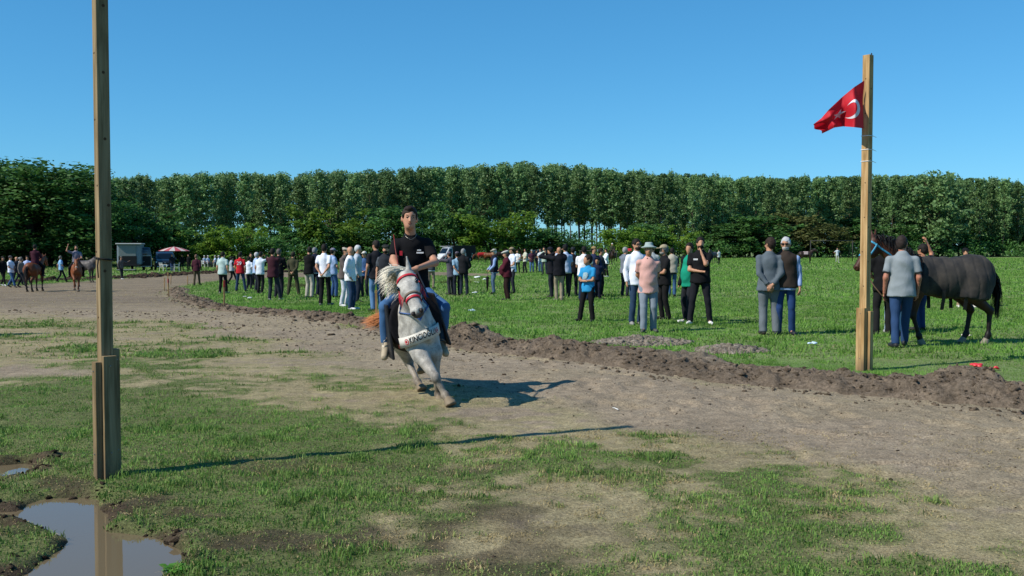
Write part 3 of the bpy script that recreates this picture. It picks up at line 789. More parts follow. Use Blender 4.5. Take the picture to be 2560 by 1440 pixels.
# hedge of low scrub under the plantation, one mass
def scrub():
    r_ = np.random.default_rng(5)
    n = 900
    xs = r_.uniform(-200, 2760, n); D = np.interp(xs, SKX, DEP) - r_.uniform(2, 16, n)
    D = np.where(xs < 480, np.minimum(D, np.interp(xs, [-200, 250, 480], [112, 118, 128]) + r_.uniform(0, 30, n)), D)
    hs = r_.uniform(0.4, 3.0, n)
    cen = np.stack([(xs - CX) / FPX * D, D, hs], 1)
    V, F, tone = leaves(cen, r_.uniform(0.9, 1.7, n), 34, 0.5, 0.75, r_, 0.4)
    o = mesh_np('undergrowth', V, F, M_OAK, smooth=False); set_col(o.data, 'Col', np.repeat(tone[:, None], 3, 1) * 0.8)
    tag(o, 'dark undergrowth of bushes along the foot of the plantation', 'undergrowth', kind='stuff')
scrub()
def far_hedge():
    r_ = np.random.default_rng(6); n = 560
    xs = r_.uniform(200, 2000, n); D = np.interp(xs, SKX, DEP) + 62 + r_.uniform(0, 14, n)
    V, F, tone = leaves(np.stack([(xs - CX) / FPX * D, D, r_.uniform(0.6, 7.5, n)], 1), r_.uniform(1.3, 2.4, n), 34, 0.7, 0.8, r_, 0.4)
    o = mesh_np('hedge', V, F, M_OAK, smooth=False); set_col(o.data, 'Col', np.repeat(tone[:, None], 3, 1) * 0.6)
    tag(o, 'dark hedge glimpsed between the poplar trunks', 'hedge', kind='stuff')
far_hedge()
# ------------------------------------------------------------------ smooth solids: signed distance -> surface nets
def unit(v):
    v = np.asarray(v, float); return v / (np.linalg.norm(v) + 1e-12)

class Solid:
    def __init__(s, k=0.03):
        s.p = []; s.k = k
    def cone(s, a, b, ra, rb, k=None, flat=None, clip=None, sub=False):
        s.p.append(('c', np.asarray(a, float), np.asarray(b, float), ra, rb, s.k if k is None else k, flat, clip, sub)); return s
    def ell(s, c, r, R=None, k=None, clip=None, sub=False):
        s.p.append(('e', np.asarray(c, float), np.asarray(r, float), None if R is None else np.asarray(R, float), None, s.k if k is None else k, None, clip, sub)); return s
    def _d(s, q, P):
        if q[0] == 'c':
            _, a, b, ra, rb, k, flat, clip, sub = q
            p = P; f = 1.0
            if flat is not None:
                ax, f = flat
                ax = unit(ax)
                t = ((P - a) @ ax)[:, None] * (1 / f - 1)
                p = P + t * ax
                b = b + ((b - a) @ ax) * (1 / f - 1) * ax
            ba = b - a; L = ba @ ba + 1e-12
            h = np.clip(((p - a) @ ba) / L, 0, 1)
            d = (np.linalg.norm(p - a - h[:, None] * ba, axis=1) - (ra + (rb - ra) * h))
            if f < 1: d = d * (0.5 + 0.5 * f)
        else:
            _, c, r, R, _, k, flat, clip, sub = q
            p = P - c
            if R is not None: p = p @ R      # columns of R are the ellipsoid's axes
            k0 = np.linalg.norm(p / r, axis=1); k1 = np.linalg.norm(p / (r * r), axis=1) + 1e-9
            d = k0 * (k0 - 1) / k1
        if clip:
            for pt, n in clip: d = np.maximum(d, (P - np.asarray(pt)) @ unit(n))
        return d
    @staticmethod
    def _smin(a, b, k):
        if k <= 0: return np.minimum(a, b)
        h = np.maximum(k - np.abs(a - b), 0) / k
        return np.minimum(a, b) - h * h * k * 0.25
    def ev(s, P):
        P = np.asarray(P, float).reshape(-1, 3); f = np.full(len(P), 1.0)
        for q in s.p:
            d = s._d(q, P)
            f = np.maximum(f, -d) if q[8] else s._smin(f, d, q[5])
        return f
    def bounds(s):
        lo, hi = np.full(3, 1e9), np.full(3, -1e9)
        for q in s.p:
            if q[8]: continue
            if q[0] == 'c':
                m = max(q[3], q[4]); lo = np.minimum(lo, np.minimum(q[1], q[2]) - m); hi = np.maximum(hi, np.maximum(q[1], q[2]) + m)
            else:
                m = q[2].max() if q[3] is not None else q[2]; lo = np.minimum(lo, q[1] - m); hi = np.maximum(hi, q[1] + m)
        return lo, hi
    def field(s, vox):
        lo, hi = s.bounds(); lo = lo - 3 * vox; hi = hi + 3 * vox
        n = np.ceil((hi - lo) / vox).astype(int) + 1
        f = np.full(n, 1.0, np.float32)
        ax = [lo[i] + vox * np.arange(n[i]) for i in range(3)]
        for q in s.p:
            if q[0] == 'c':
                m = max(q[3], q[4]); a = np.minimum(q[1], q[2]) - m; b = np.maximum(q[1], q[2]) + m
            else:
                m = q[2].max() if q[3] is not None else q[2]; a = q[1] - m; b = q[1] + m
            mg_ = q[5] + 2.5 * vox
            i0 = np.clip(np.floor((a - mg_ - lo) / vox).astype(int), 0, n - 1); i1 = np.clip(np.ceil((b + mg_ - lo) / vox).astype(int) + 1, 1, n)
            sl = tuple(slice(i0[j], i1[j]) for j in range(3))
            X, Y, Z = np.meshgrid(ax[0][sl[0]], ax[1][sl[1]], ax[2][sl[2]], indexing='ij')
            d = s._d(q, np.stack([X.ravel(), Y.ravel(), Z.ravel()], 1)).reshape(X.shape)
            f[sl] = np.maximum(f[sl], -d) if q[8] else s._smin(f[sl], d, q[5])
        return f, lo, ax
    def surface(s, vox, wrinkle=0.0, wscale=18.0, seed=0, zstretch=0.45, modify=None):
        f, lo, ax = s.field(vox)
        if wrinkle > 0:
            X, Y, Z = np.meshgrid(*ax, indexing='ij'); o = seed * 1.37
            w = np.sin(X * wscale + o + 2.3 * np.sin(Z * wscale * zstretch + o)) * np.sin(Y * wscale * 0.9 + 1.7 * o + 1.9 * np.sin(Z * wscale * zstretch * 1.3 + X * 6)) \
                + 0.6 * np.sin(Z * wscale * 1.3 + X * wscale * 0.8 * math.cos(o) + Y * wscale * 0.6 + 3 * o)
            f = f + wrinkle * w
        if modify is not None:
            X, Y, Z = np.meshgrid(*ax, indexing='ij'); f = modify(f, X, Y, Z)
        return surfnets(f, lo, vox)

def surfnets(f, lo, vox):
    s = f < 0
    n = np.array(f.shape) - 1
    cor = [(i, j, k) for i in (0, 1) for j in (0, 1) for k in (0, 1)]
    cnt = np.zeros(n, np.int8)
    for i, j, k in cor: cnt += s[i:i + n[0], j:j + n[1], k:k + n[2]]
    cell = np.argwhere((cnt > 0) & (cnt < 8))
    if len(cell) == 0: return np.zeros((0, 3)), np.zeros((0, 4), int)
    idx = np.full(n, -1, np.int64); idx[tuple(cell.T)] = np.arange(len(cell))
    acc = np.zeros((len(cell), 3)); num = np.zeros(len(cell))
    val = {c: f[cell[:, 0] + c[0], cell[:, 1] + c[1], cell[:, 2] + c[2]] for c in cor}
    for c in cor:
        for a in range(3):
            if c[a] == 0:
                e = list(c); e[a] = 1; e = tuple(e)
                va, vb = val[c], val[e]; m = (va < 0) != (vb < 0)
                t = np.where(m, va / (va - vb + 1e-20), 0)
                p = np.tile(np.array(c, float), (len(cell), 1)); p[:, a] = t
                acc[m] += p[m]; num[m] += 1
    V = lo + (cell + acc / num[:, None]) * vox
    Fs = []
    for a in range(3):
        b, c = (a + 1) % 3, (a + 2) % 3
        s0 = [slice(None)] * 3; s1 = [slice(None)] * 3
        s0[a] = slice(0, -1); s1[a] = slice(1, None)
        e = np.argwhere(s[tuple(s0)] != s[tuple(s1)])
        e = e[(e[:, b] > 0) & (e[:, c] > 0) & (e[:, b] < n[b]) & (e[:, c] < n[c])]
        if len(e) == 0: continue
        def I(db, dc):
            q = e.copy(); q[:, b] -= db; q[:, c] -= dc; return idx[tuple(q.T)]
        Q = np.stack([I(1, 1), I(0, 1), I(0, 0), I(1, 0)], 1)
        neg = s[tuple(e.T)]
        Q = np.where(neg[:, None], Q, Q[:, ::-1])
        Fs.append(Q)
    F = np.concatenate(Fs)
    F = F[(F >= 0).all(1)]
    return V, F

def solid_mesh(name, S, vox, mat, parent, origin=(0, 0, 0), **kw):
    V, F = S.surface(vox, **kw)
    if len(F) == 0: return None
    return mesh_np(name, V - np.asarray(origin), F, mat, parent)

def ik(a, c, l1, l2, pole):
    a, c = np.asarray(a, float), np.asarray(c, float); v = c - a; d = np.linalg.norm(v)
    d = min(d, (l1 + l2) * 0.999); u = unit(v); c = a + u * d
    x = (l1 * l1 - l2 * l2 + d * d) / (2 * d); h = math.sqrt(max(0, l1 * l1 - x * x))
    p = np.asarray(pole, float); p = p - (p @ u) * u; p = unit(p)
    return a + u * x + p * h, c

def tube_np(P, R, n=6):
    v, f = tube(P, R, n); return v, f

def ribbon(P, N, Wd, width, thick=0.004):
    """strap through points P with outward normals N and width direction Wd -> V, F (closed cross-section)"""
    P = np.asarray(P); m = len(P); V = []
    for i in range(m):
        w = unit(Wd[i]) * width / 2; o = unit(N[i]) * thick
        V += [P[i] - w, P[i] + w, P[i] + w + o, P[i] - w + o]
    F = []
    for i in range(m - 1):
        for k in range(4):
            F.append((i * 4 + k, (i + 1) * 4 + k, (i + 1) * 4 + (k + 1) % 4, i * 4 + (k + 1) % 4))
    F += [(3, 2, 1, 0), tuple((m - 1) * 4 + k for k in range(4))]
    return V, F

def obj(name, VF, mat, parent=None, smooth=False, origin=None):
    V, F = VF
    V = np.asarray([tuple(v) for v in V], float)
    if origin is not None: V = V - np.asarray(origin)
    return mesh_np(name, V, [tuple(f) for f in F], mat, parent, smooth)

def box(cx, cy, cz, sx, sy, sz, R=None, bev=0.0):
    """chamfered box -> V, F"""
    if bev <= 0:
        V = [np.array([x, y, z]) for z in (-sz / 2, sz / 2) for y in (-sy / 2, sy / 2) for x in (-sx / 2, sx / 2)]
        F = [(0, 2, 3, 1), (4, 5, 7, 6), (0, 1, 5, 4), (2, 6, 7, 3), (0, 4, 6, 2), (1, 3, 7, 5)]
    else:
        me = bpy.data.meshes.new('t'); import bmesh
        bm = bmesh.new(); bmesh.ops.create_cube(bm, size=1.0)
        for v in bm.verts: v.co = Vector((v.co.x * sx, v.co.y * sy, v.co.z * sz))
        bmesh.ops.bevel(bm, geom=list(bm.edges), offset=bev, segments=2, affect='EDGES', profile=0.5)
        bm.verts.index_update()
        V = [np.array(v.co) for v in bm.verts]; F = [tuple(v.index for v in f.verts) for f in bm.faces]; bm.free(); bpy.data.meshes.remove(me)
    c = np.array([cx, cy, cz])
    V = [(np.asarray(R) @ v if R is not None else v) + c for v in V]
    return V, F

# ------------------------------------------------------------------ people
ARMS = {   # wrist target in metres for a 1.75 m person facing +Y, right side is +X (mirrored for the left); pole
    'down': ((0.25, 0.05, 0.86), (0.4, -1, 0)), 'back': ((0.045, -0.19, 0.92), (1, -0.12, 0)), 'front': ((0.05, 0.20, 1.00), (1, -0.3, -0.3)),
    'belly': ((-0.02, 0.19, 1.08), (1, -0.3, -0.4)), 'crossed': ((-0.12, 0.20, 1.20), (0.8, 0.1, -1)), 'phone': ((0.06, 0.28, 1.28), (0.6, -0.2, -1)),
    'camera': ((0.07, 0.20, 1.58), (1, 0.1, -0.7)), 'pocket': ((0.20, 0.09, 0.90), (0.7, -1, 0)), 'hip': ((0.17, 0.02, 1.04), (1, -0.5, 0)),
    'chin': ((0.02, 0.17, 1.46), (0.3, 0.3, -1)), 'raise': ((0.26, 0.10, 1.78), (1, 0.2, -0.2)), 'wave': ((0.42, 0.18, 1.60), (0.6, -0.2, -1)),
    'point': ((0.45, 0.40, 1.42), (0.3, 0, -1)), 'swingf': ((0.24, 0.25, 0.95), (0.3, -1, 0)), 'swingb': ((0.26, -0.20, 0.90), (0.3, -1, 0)),
    'cane': ((0.26, 0.24, 0.93), (0.5, -1, 0)), 'rein': ((0.09, 0.34, 1.12), (0.8, -0.4, -0.6)), 'knee': ((0.12, 0.42, 0.75), (0.8, -0.4, 0)),
}
FEET = {'stand': ((0.11, 0.02), (-0.11, -0.01)), 'close': ((0.075, 0.0), (-0.075, 0.03)), 'wide': ((0.19, 0.03), (-0.19, 0.0)), 'walk': ((0.09, 0.34), (-0.09, -0.30)),
        'walk2': ((0.09, -0.30), (-0.09, 0.34)), 'step': ((0.10, 0.18), (-0.10, -0.10)), 'lunge': ((0.30, 0.10), (-0.14, -0.05)), 'rest': ((0.17, 0.10), (-0.10, -0.02))}
DARK_SHOE = '#1d1a18'

def human(label, loc, yaw, Hh, vox, top='#d8d8d8', sleeve='short', bottom='#22242c', shoe=DARK_SHOE, hair='#1a1512', hat=None, hatc='#888888', vest=None,
          arms=('down', 'down'), feet='stand', belly=0.0, girth=1.0, look=0.0, tilt=0.0, lean=0.0, beard=None, glasses=False, skin='#b5866a', group='spectators in the field',
          cat='person', sit=None, hem=0.81, slim=1.0, extra=None, seed=0, bald=False, jacket=False, hood=False, name='person', child=False, joints=None, part=False, collar=None, trim=None, belt=None):
    s = Hh / 1.75
    pr_ = np.random.default_rng(seed * 31 + int(abs(loc[0]) * 100))
    if joints is None and sit is None:
        girth = girth * pr_.uniform(0.93, 1.07); lean = lean + pr_.uniform(-2.5, 4.5); look = look + pr_.uniform(-14, 14); tilt = tilt + pr_.uniform(-7, 5)
    root = empty(name, loc, yaw)
    fine = vox < 0.021
    hs = 1.16 if child else 1.0
    # ---- joints
    J = {}
    ln = math.radians(lean)
    def tor(x, y, z):       # torso points, bent forward about the hips
        z0 = 0.92
        dy, dz = y, z - z0
        return np.array([x, dy * math.cos(ln) + dz * math.sin(ln), z0 + dz * math.cos(ln) - dy * math.sin(ln)]) * s + base
    base = np.zeros(3)
    if sit is not None: base = np.array([0, 0, sit - 0.92 * s])
    J['pel'] = tor(0, 0, 0.95); J['waist'] = tor(0, 0, 1.08); J['chest'] = tor(0, 0.0, 1.28); J['neck'] = tor(0, -0.015, 1.46); J['chin'] = tor(0, 0.0, 1.55)
    J['head'] = tor(0, 0.012, 1.635)
    for sd, nm in ((1, 'r'), (-1, 'l')):
        J['sh' + nm] = tor(0.176 * sd * girth ** 0.5, -0.01, 1.375)
        J['hip' + nm] = tor(0.088 * sd, 0, 0.92)
        key = arms[0 if sd == 1 else 1]
        if isinstance(key, str):
            w, pl = ARMS[key]
        else:
            w, pl = key
        w = tor(w[0] * sd, w[1] + (belly * 0.7 if w[1] > 0.1 else 0), w[2]); pl = np.array([pl[0] * sd, pl[1], pl[2]])
        J['el' + nm], J['wr' + nm] = ik(J['sh' + nm], w, 0.285 * s, 0.255 * s, pl)
        if sit is None:
            fx, fy = FEET[feet][0 if sd == 1 else 1]; fx += pr_.uniform(-.025, .03) * sd; fy += pr_.uniform(-.07, .07)
            ank = np.array([fx * s, fy * s, 0.085 * s])
            if abs(fy) > 0.2 and fy < 0: ank = ank + np.array([0, 0.02, 0.06 * s])
            J['kn' + nm], J['an' + nm] = ik(J['hip' + nm], ank, 0.425 * s, 0.42 * s, (0.1 * sd, 1, 0))
        else:
            J['kn' + nm] = J['hip' + nm] + np.array([0.05 * sd, 0.40, -0.02]) * s; J['an' + nm] = J['kn' + nm] + np.array([0, 0.02, -0.38]) * s
    if joints: J.update(joints)
    # ---- head frame
    hy = math.radians(look); tl = math.radians(tilt)
    Rz = np.array([[math.cos(hy), -math.sin(hy), 0], [math.sin(hy), math.cos(hy), 0], [0, 0, 1]])
    Rx = np.array([[1, 0, 0], [0, math.cos(tl), -math.sin(tl)], [0, math.sin(tl), math.cos(tl)]])
    RH = J.get('RH', Rz @ Rx)
    hc = J['head']
    def hp(x, y, z): return hc + RH @ (np.array([x, y, z]) * s * hs)
    def hr(*r): return np.array(r) * s * hs
    m_skin = skin_mat(skin)
    X1 = J.get('lat', np.array([1.0, 0, 0])); Y1 = J.get('fwd', np.array([0, 1.0, 0]))
    RT = np.stack([X1, Y1, np.cross(X1, Y1)], 1)
    # ---- body: one continuous surface
    B = Solid(0.03 * s)
    B.ell(hp(0, -0.012, 0.022), hr(0.076, 0.096, 0.098), RH).ell(hp(0, 0.018, -0.045), hr(0.058, 0.072, 0.072), RH).ell(hp(0, 0.05, -0.082), hr(0.034, 0.036, 0.030), RH)
    B.cone(hp(0, 0.086, 0.012), hp(0, 0.108, -0.028), 0.008 * s * hs, 0.015 * s * hs, k=0.012)
    for e in (-1, 1):
        B.ell(hp(0.079 * e, -0.008, -0.012), hr(0.012, 0.022, 0.034), RH, k=0.008)
        if fine:
            B.ell(hp(0.031 * e, 0.085, 0.012), hr(0.018, 0.014, 0.010), RH, sub=True)
    B.cone(J['neck'] - 0.03 * s * unit(J['chin'] - J['neck']), J['chin'], 0.062 * s * girth ** .4, 0.054 * s, k=0.03)
    B.cone(J['pel'], J['chest'], 0.115 * s, 0.13 * s, flat=(Y1, 0.7)).cone(J['shl'], J['shr'], 0.045 * s, 0.045 * s)
    for nm, sd in (('r', 1), ('l', -1)):
        sh, el, wr = J['sh' + nm], J['el' + nm], J['wr' + nm]
        B.cone(sh, el, 0.050 * s * girth ** .5, 0.040 * s).cone(el, wr, 0.041 * s * girth ** .3, 0.027 * s)
        hd = unit(wr - el); hd = J.get('hd' + nm, hd)
        pc = wr + hd * 0.045 * s
        B.cone(wr, wr + hd * 0.075 * s, 0.026 * s, 0.034 * s, flat=(np.cross(hd, [0.3, 0.2, 1.0]), 0.6), k=0.02)
        B.cone(J['hip' + nm], J['kn' + nm], 0.07 * s, 0.05 * s).cone(J['kn' + nm], J['an' + nm], 0.048 * s, 0.034 * s)
        B.cone(J['an' + nm], J['an' + nm] + np.array([0, 0.05, -0.03]) * s, 0.034 * s, 0.03 * s)
    V, F = B.surface(vox if vox < 0.013 else vox * 1.3)
    V = list(V); F = [tuple(f) for f in F]
    if fine:                 # fingers: separate, unequal, curled
        for nm, sd in (('r', 1), ('l', -1)):
            hd = J.get('hd' + nm, unit(J['wr' + nm] - J['el' + nm])); w0 = J['wr' + nm]
            side = unit(np.cross(hd, [0.3, 0.2, 1.0])); flat_ = unit(np.cross(side, hd))
            curl = side * (-1 if (side @ np.array([sd, 0, 0])) > 0 else 1)
            for q, Lf in enumerate((0.072, 0.08, 0.075, 0.058)):
                b0 = w0 + hd * 0.075 * s + flat_ * (q - 1.5) * 0.019 * s
                m_ = b0 + hd * Lf * 0.5 * s + curl * 0.012 * s; e_ = m_ + hd * Lf * 0.38 * s + curl * 0.028 * s
                v, f = tube([b0 - hd * 0.01 * s, m_, e_], [0.0095 * s, 0.009 * s, 0.007 * s], 5); o = len(V); V += v; F += [tuple(i + o for i in g) for g in f]
            b0 = w0 + hd * 0.03 * s - flat_ * 0.026 * s
            v, f = tube([b0, b0 - flat_ * 0.024 * s + hd * 0.022 * s + curl * 0.01 * s, b0 - flat_ * 0.030 * s + hd * 0.052 * s + curl * 0.02 * s], [0.012 * s, 0.011 * s, 0.008 * s], 5)
            o = len(V); V += v; F += [tuple(i + o for i in g) for g in f]
        mesh_np('body', np.array([tuple(v) for v in V]), F, m_skin, root)
    else:
        mesh_np('body', np.array(V), np.array(F), m_skin, root)
    # ---- shirt
    def shirt(grow_, color, sleeve_, nm_, hem_, wr_=0.006):
        T = Solid(0.05 * s)
        g = girth; gr = grow_ * s
        up = unit(J['chest'] - J['pel'])
        hemp = J['pel'] + up * (hem_ - 0.95) * s
        cl = [(hemp, -up)]
        T.cone(hemp - up * 0.05 * s, J['waist'], (0.192 * g * max(1, slim) ** .8 + 0.008) * s + gr, 0.168 * s * g + gr, flat=(Y1, 0.80), clip=cl).cone(J['waist'], J['chest'], 0.168 * s * g + gr, 0.180 * s * g ** .6 + gr, flat=(Y1, 0.74), clip=cl, k=0.01)
        T.cone(J['shl'] * 0.9 + J['shr'] * 0.1, J['shr'] * 0.9 + J['shl'] * 0.1, 0.058 * s * g ** .5 + gr, 0.058 * s * g ** .5 + gr, k=0.03 * s)
        T.cone((J['shl'] + J['shr']) / 2, J['neck'] - up * 0.005 * s, 0.10 * s + gr, 0.070 * s + gr, k=0.09 * s)
        if belly > 0: T.ell(J['waist'] + Y1 * belly * s - up * 0.02 * s, np.array([0.15 * g, 0.10 + belly * 0.4, 0.21]) * s + gr, RT, clip=cl)
        for n_ in ('r', 'l'):
            sh, el, wr = J['sh' + n_], J['el' + n_], J['wr' + n_]
            if sleeve_ == 'none': continue
            ra = 0.064 * s * g ** .5 + gr
            if sleeve_ == 'short':
                e2 = sh + (el - sh) * 0.72
                T.cone(sh, e2, ra, 0.062 * s * g ** .5 + gr, clip=[(e2, el - sh)], k=0.02 * s)
            else:
                T.cone(sh, el, ra, 0.053 * s + gr, k=0.02 * s)
                e2 = el + (wr - el) * (0.95 if sleeve_ == 'long' else 0.35)
                T.cone(el, e2, 0.053 * s + gr, 0.040 * s + gr, clip=[(e2, wr - el)], k=0.01)
        return solid_mesh(nm_, T, vox, cloth(color), root, wrinkle=wr_ * s, wscale=23 / s, seed=seed + len(nm_))
    if top: shirt(0.016 if jacket else 0.0, top, sleeve, 'jacket' if jacket else 'shirt', hem)
    if collar:
        A = Solid(0.01); upn = unit(J['chin'] - J['neck'])
        A.cone(J['neck'] - upn * 0.012 * s, J['neck'] + upn * 0.022 * s, 0.082 * s, 0.074 * s, clip=[(J['neck'] + upn * 0.030 * s, upn), (J['neck'] - upn * 0.03 * s, -upn)], flat=(Y1, 0.92))
        for e in (-1, 1): A.cone(J['neck'] + RT @ np.array([0.030 * e, 0.070, -0.012]) * s, J['neck'] + RT @ np.array([0.052 * e, 0.085, -0.045]) * s, 0.022 * s, 0.012 * s)
        solid_mesh('collar', A, min(vox, 0.016), cloth(collar), root)
    if trim:
        for n_ in ('r', 'l'):
            sh, el = J['sh' + n_], J['el' + n_]; d_ = el - sh
            A = Solid(0.0); A.cone(sh + d_ * 0.66, sh + d_ * 0.745, 0.068 * s * girth ** .5, 0.068 * s * girth ** .5, clip=[(sh + d_ * 0.66, -d_), (sh + d_ * 0.745, d_)])
            solid_mesh('cuff', A, min(vox, 0.016), cloth(trim), root)
    if vest: shirt(0.022, vest, 'none', 'vest', hem + 0.04)
    # ---- trousers
    T = Solid(0.045 * s)
    up = unit(J['chest'] - J['pel'])
    T.ell((J['hipl'] + J['hipr']) / 2 + up * 0.02 * s, np.array([0.158 * girth, 0.118 * girth, 0.12]) * s, RT, clip=[(J['pel'] + up * 0.07 * s, up)])
    for n_ in ('r', 'l'):
        h_, k_, a_ = J['hip' + n_], J['kn' + n_], J['an' + n_]
        e2 = a_ + unit(a_ - k_) * 0.035 * s
        T.cone(h_, k_, 0.094 * s * girth * slim, 0.066 * s * slim, k=0.03 * s).cone(k_, e2, 0.066 * s * slim, 0.060 * s * slim, clip=[(e2, a_ - k_)], k=0.008 * s)
    solid_mesh('trousers', T, vox, cloth(bottom), root, wrinkle=0.0035 * s, wscale=19 / s, seed=seed + 5, zstretch=0.4)
    # ---- shoes
    for n_, sd in (('r', 1), ('l', -1)):
        a_ = J['an' + n_]; fd = J.get('fd' + n_, unit(np.array([0.28 * sd, 1.0, 0.0]))); fu = np.array([0, 0, 1.0])
        if sit is None and a_[2] > 0.12 * s: fd = unit(fd + np.array([0, 0, -0.45]))
        Q = Solid(0.02 * s)
        sole = a_ - fu * 0.085 * s
        heel = sole - fd * 0.035 * s + fu * 0.04 * s; toe = sole + fd * 0.165 * s + fu * 0.03 * s
        cl = [(sole, -fu)] if abs(fd[2]) < 0.05 else None
        Q.cone(heel, toe, 0.042 * s, 0.038 * s, clip=cl).cone(a_ - fu * 0.02 * s, a_ - fu * 0.055 * s + fd * 0.03 * s, 0.046 * s, 0.043 * s, clip=cl)
        solid_mesh('shoe', Q, min(vox, 0.024), plain('shoe_' + shoe.lstrip('#'), shoe, 0.6, 0.3, noise=0.2, nscale=25), root)
    # ---- hair, hat, beard, glasses
    vh = max(0.009, vox * 0.72)
    if not bald:
        A = Solid(0.012)
        A.ell(hp(0, -0.020, 0.034), hr(0.083, 0.101, 0.100), RH, clip=[(hp(0, 0.062, 0.045), RH @ np.array([0, 0.86, -0.5]))])
        A.ell(hp(0, -0.045, 0.0), hr(0.082, 0.075, 0.095), RH, clip=[(hp(0, -0.0, -0.055), RH @ np.array([0, 0.5, -0.86]))])
        for e in (-1, 1): A.ell(hp(0.070 * e, 0.028, 0.028), hr(0.011, 0.022, 0.040), RH)
        solid_mesh('hair', A, vh, plain('hair_' + hair.lstrip('#'), hair, 0.75, 0.25, noise=0.35, nscale=60), root, wrinkle=0.004, wscale=70)
    if hat:
        A = Solid(0.012)
        if hat == 'cap':
            A.ell(hp(0, -0.012, 0.045), hr(0.090, 0.108, 0.088), RH, clip=[(hp(0, 0, 0.035), RH @ np.array([0, 0.12, -1]))])
            A.ell(hp(0, 0.125, 0.042), hr(0.072, 0.075, 0.010), RH, k=0.008)
        elif hat == 'flat':
            A.ell(hp(0, 0.005, 0.078), hr(0.105, 0.135, 0.038), RH @ np.array([[1, 0, 0], [0, 0.97, -0.24], [0, 0.24, 0.97]]).T)
            A.ell(hp(0, -0.015, 0.055), hr(0.088, 0.105, 0.05), RH, clip=[(hp(0, 0, 0.03), RH @ np.array([0, 0, -1]))])
            A.ell(hp(0, 0.115, 0.045), hr(0.065, 0.05, 0.009), RH, k=0.008)
        elif hat == 'bucket':
            A.cone(hp(0, -0.005, 0.035), hp(0, -0.01, 0.10), 0.100 * s, 0.078 * s, clip=[(hp(0, 0, 0.035), RH @ np.array([0, 0, -1])), (hp(0, 0, 0.14), RH @ np.array([0, 0, 1]))])
            A.ell(hp(0, -0.005, 0.038), hr(0.155, 0.165, 0.026), RH, k=0.02)
        elif hat == 'hood':
            A.ell(hp(0, -0.025, 0.02), hr(0.10, 0.115, 0.125), RH, clip=[(hp(0, 0.045, 0), RH @ np.array([0, 1, 0.1]))])
        solid_mesh('hat' if hat in ('bucket', 'hood') else 'cap', A, vh, cloth(hatc), root)
    if beard:
        A = Solid(0.012)
        A.ell(hp(0, 0.030, -0.068), hr(0.060, 0.068, 0.052), RH, clip=[(hp(0, 0.0, -0.040), RH @ np.array([0, -0.15, 1]))])
        A.ell(hp(0, 0.094, -0.046), hr(0.030, 0.012, 0.009), RH)
        solid_mesh('beard', A, vh, plain('beard_' + beard.lstrip('#'), beard, 0.8, 0.2, noise=0.3, nscale=60), root)
    if glasses:
        gp = [box(*hp(0.034 * e, 0.094, 0.012), 0.052 * s, 0.012 * s, 0.034 * s, RH, 0.004) for e in (-1, 1)] + [box(*hp(0, 0.096, 0.018), 0.03 * s, 0.006 * s, 0.006 * s, RH)]
        gp += [box(*hp(0.072 * e, 0.04, 0.018), 0.006 * s, 0.11 * s, 0.008 * s, RH) for e in (-1, 1)]
        obj('sunglasses', merge(gp), plain('dark_lens', '#0c0c0e', 0.15, 0.6), root)
    elif fine:
        for e in (-1, 1):
            A = Solid(0.0); A.ell(hp(0.031 * e, 0.079, 0.010), hr(0.014, 0.009, 0.0065), RH)
            solid_mesh('eye', A, 0.005, plain('eye_dark', '#1c1512', 0.3, 0.5), root)
            A = Solid(0.0); A.ell(hp(0.033 * e, 0.088, 0.032), hr(0.019, 0.006, 0.0045), RH)
            solid_mesh('eyebrow', A, 0.005, plain('hair_' + hair.lstrip('#'), hair, 0.75, 0.25), root)
        A = Solid(0.0); A.ell(hp(0, 0.090, -0.055), hr(0.022, 0.010, 0.0065), RH)
        solid_mesh('mouth', A, 0.005, plain('lips', '#7d4a40', 0.5, 0.3), root)
    if hood:
        A = Solid(0.02); A.ell(J['neck'] - Y1 * 0.07 * s + np.array([0, 0, 0.0]), np.array([0.10, 0.06, 0.07]) * s, RT)
        solid_mesh('hood', A, vox, cloth(top), root)
    if extra: extra(root, J, hp, s, RH)
    tag(root, label, cat, group)
    return root, J, hp, s

def face(deg):
    return math.pi + math.radians(deg)

def person(x, yf, yh, fdeg, label, **kw):
    g = G(x, yf)
    D = g[1]
    Hh = (yf - yh) * D / FPX * kw.pop('hk', 1.0)
    lo_, hi_ = (1.15, 1.55) if kw.get('child') else (1.60, 1.90)
    Hh = min(max(Hh, lo_), hi_)
    if kw.get('hat') in ('cap', 'flat', 'bucket'): Hh -= 0.03
    vox = 0.018 if D < 19.5 else 0.0225 if D < 27 else 0.029 if D < 42 else 0.036 if D < 75 else 0.045
    kw.setdefault('seed', int(x * 7 + yf) % 97)
    return human(label, (g[0], g[1], h1(g[0], g[1])), face(fdeg), Hh, vox, **kw)
# ------------------------------------------------------------------ the crowd
SKT = '#a87a5e'
def number_print(txt, size, zc, col='#d8dae0', back=True):
    def f(root, J, hp, s, RH):
        cu = bpy.data.curves.new('t', 'FONT'); cu.body = txt; cu.size = size; cu.align_x = 'CENTER'; cu.align_y = 'CENTER'; cu.extrude = 0.002
        o = bpy.data.objects.new('t', cu); me = o.to_mesh().copy(); bpy.data.objects.remove(o)
        me.name = 'print'
        sg = -1 if back else 1
        for v in me.vertices:
            xx, zz_ = v.co.x, v.co.y
            v.co = Vector((xx * (1 if sg < 0 else -1), sg * (0.128 + 0.006) * s + sg * v.co.z, zc * s + zz_))
        o = bpy.data.objects.new('print', me); me.materials.append(plain('print_' + col.lstrip('#'), col, 0.7)); link(o, root)
    return f
def held_stick(a, b, r, hexc, nm):
    def f(root, J, hp, s, RH):
        obj(nm, tube([np.array(a) * s, np.array(b) * s], [r, r], 6), plain(nm, hexc, 0.6), root, True)
    return f

P_ = person
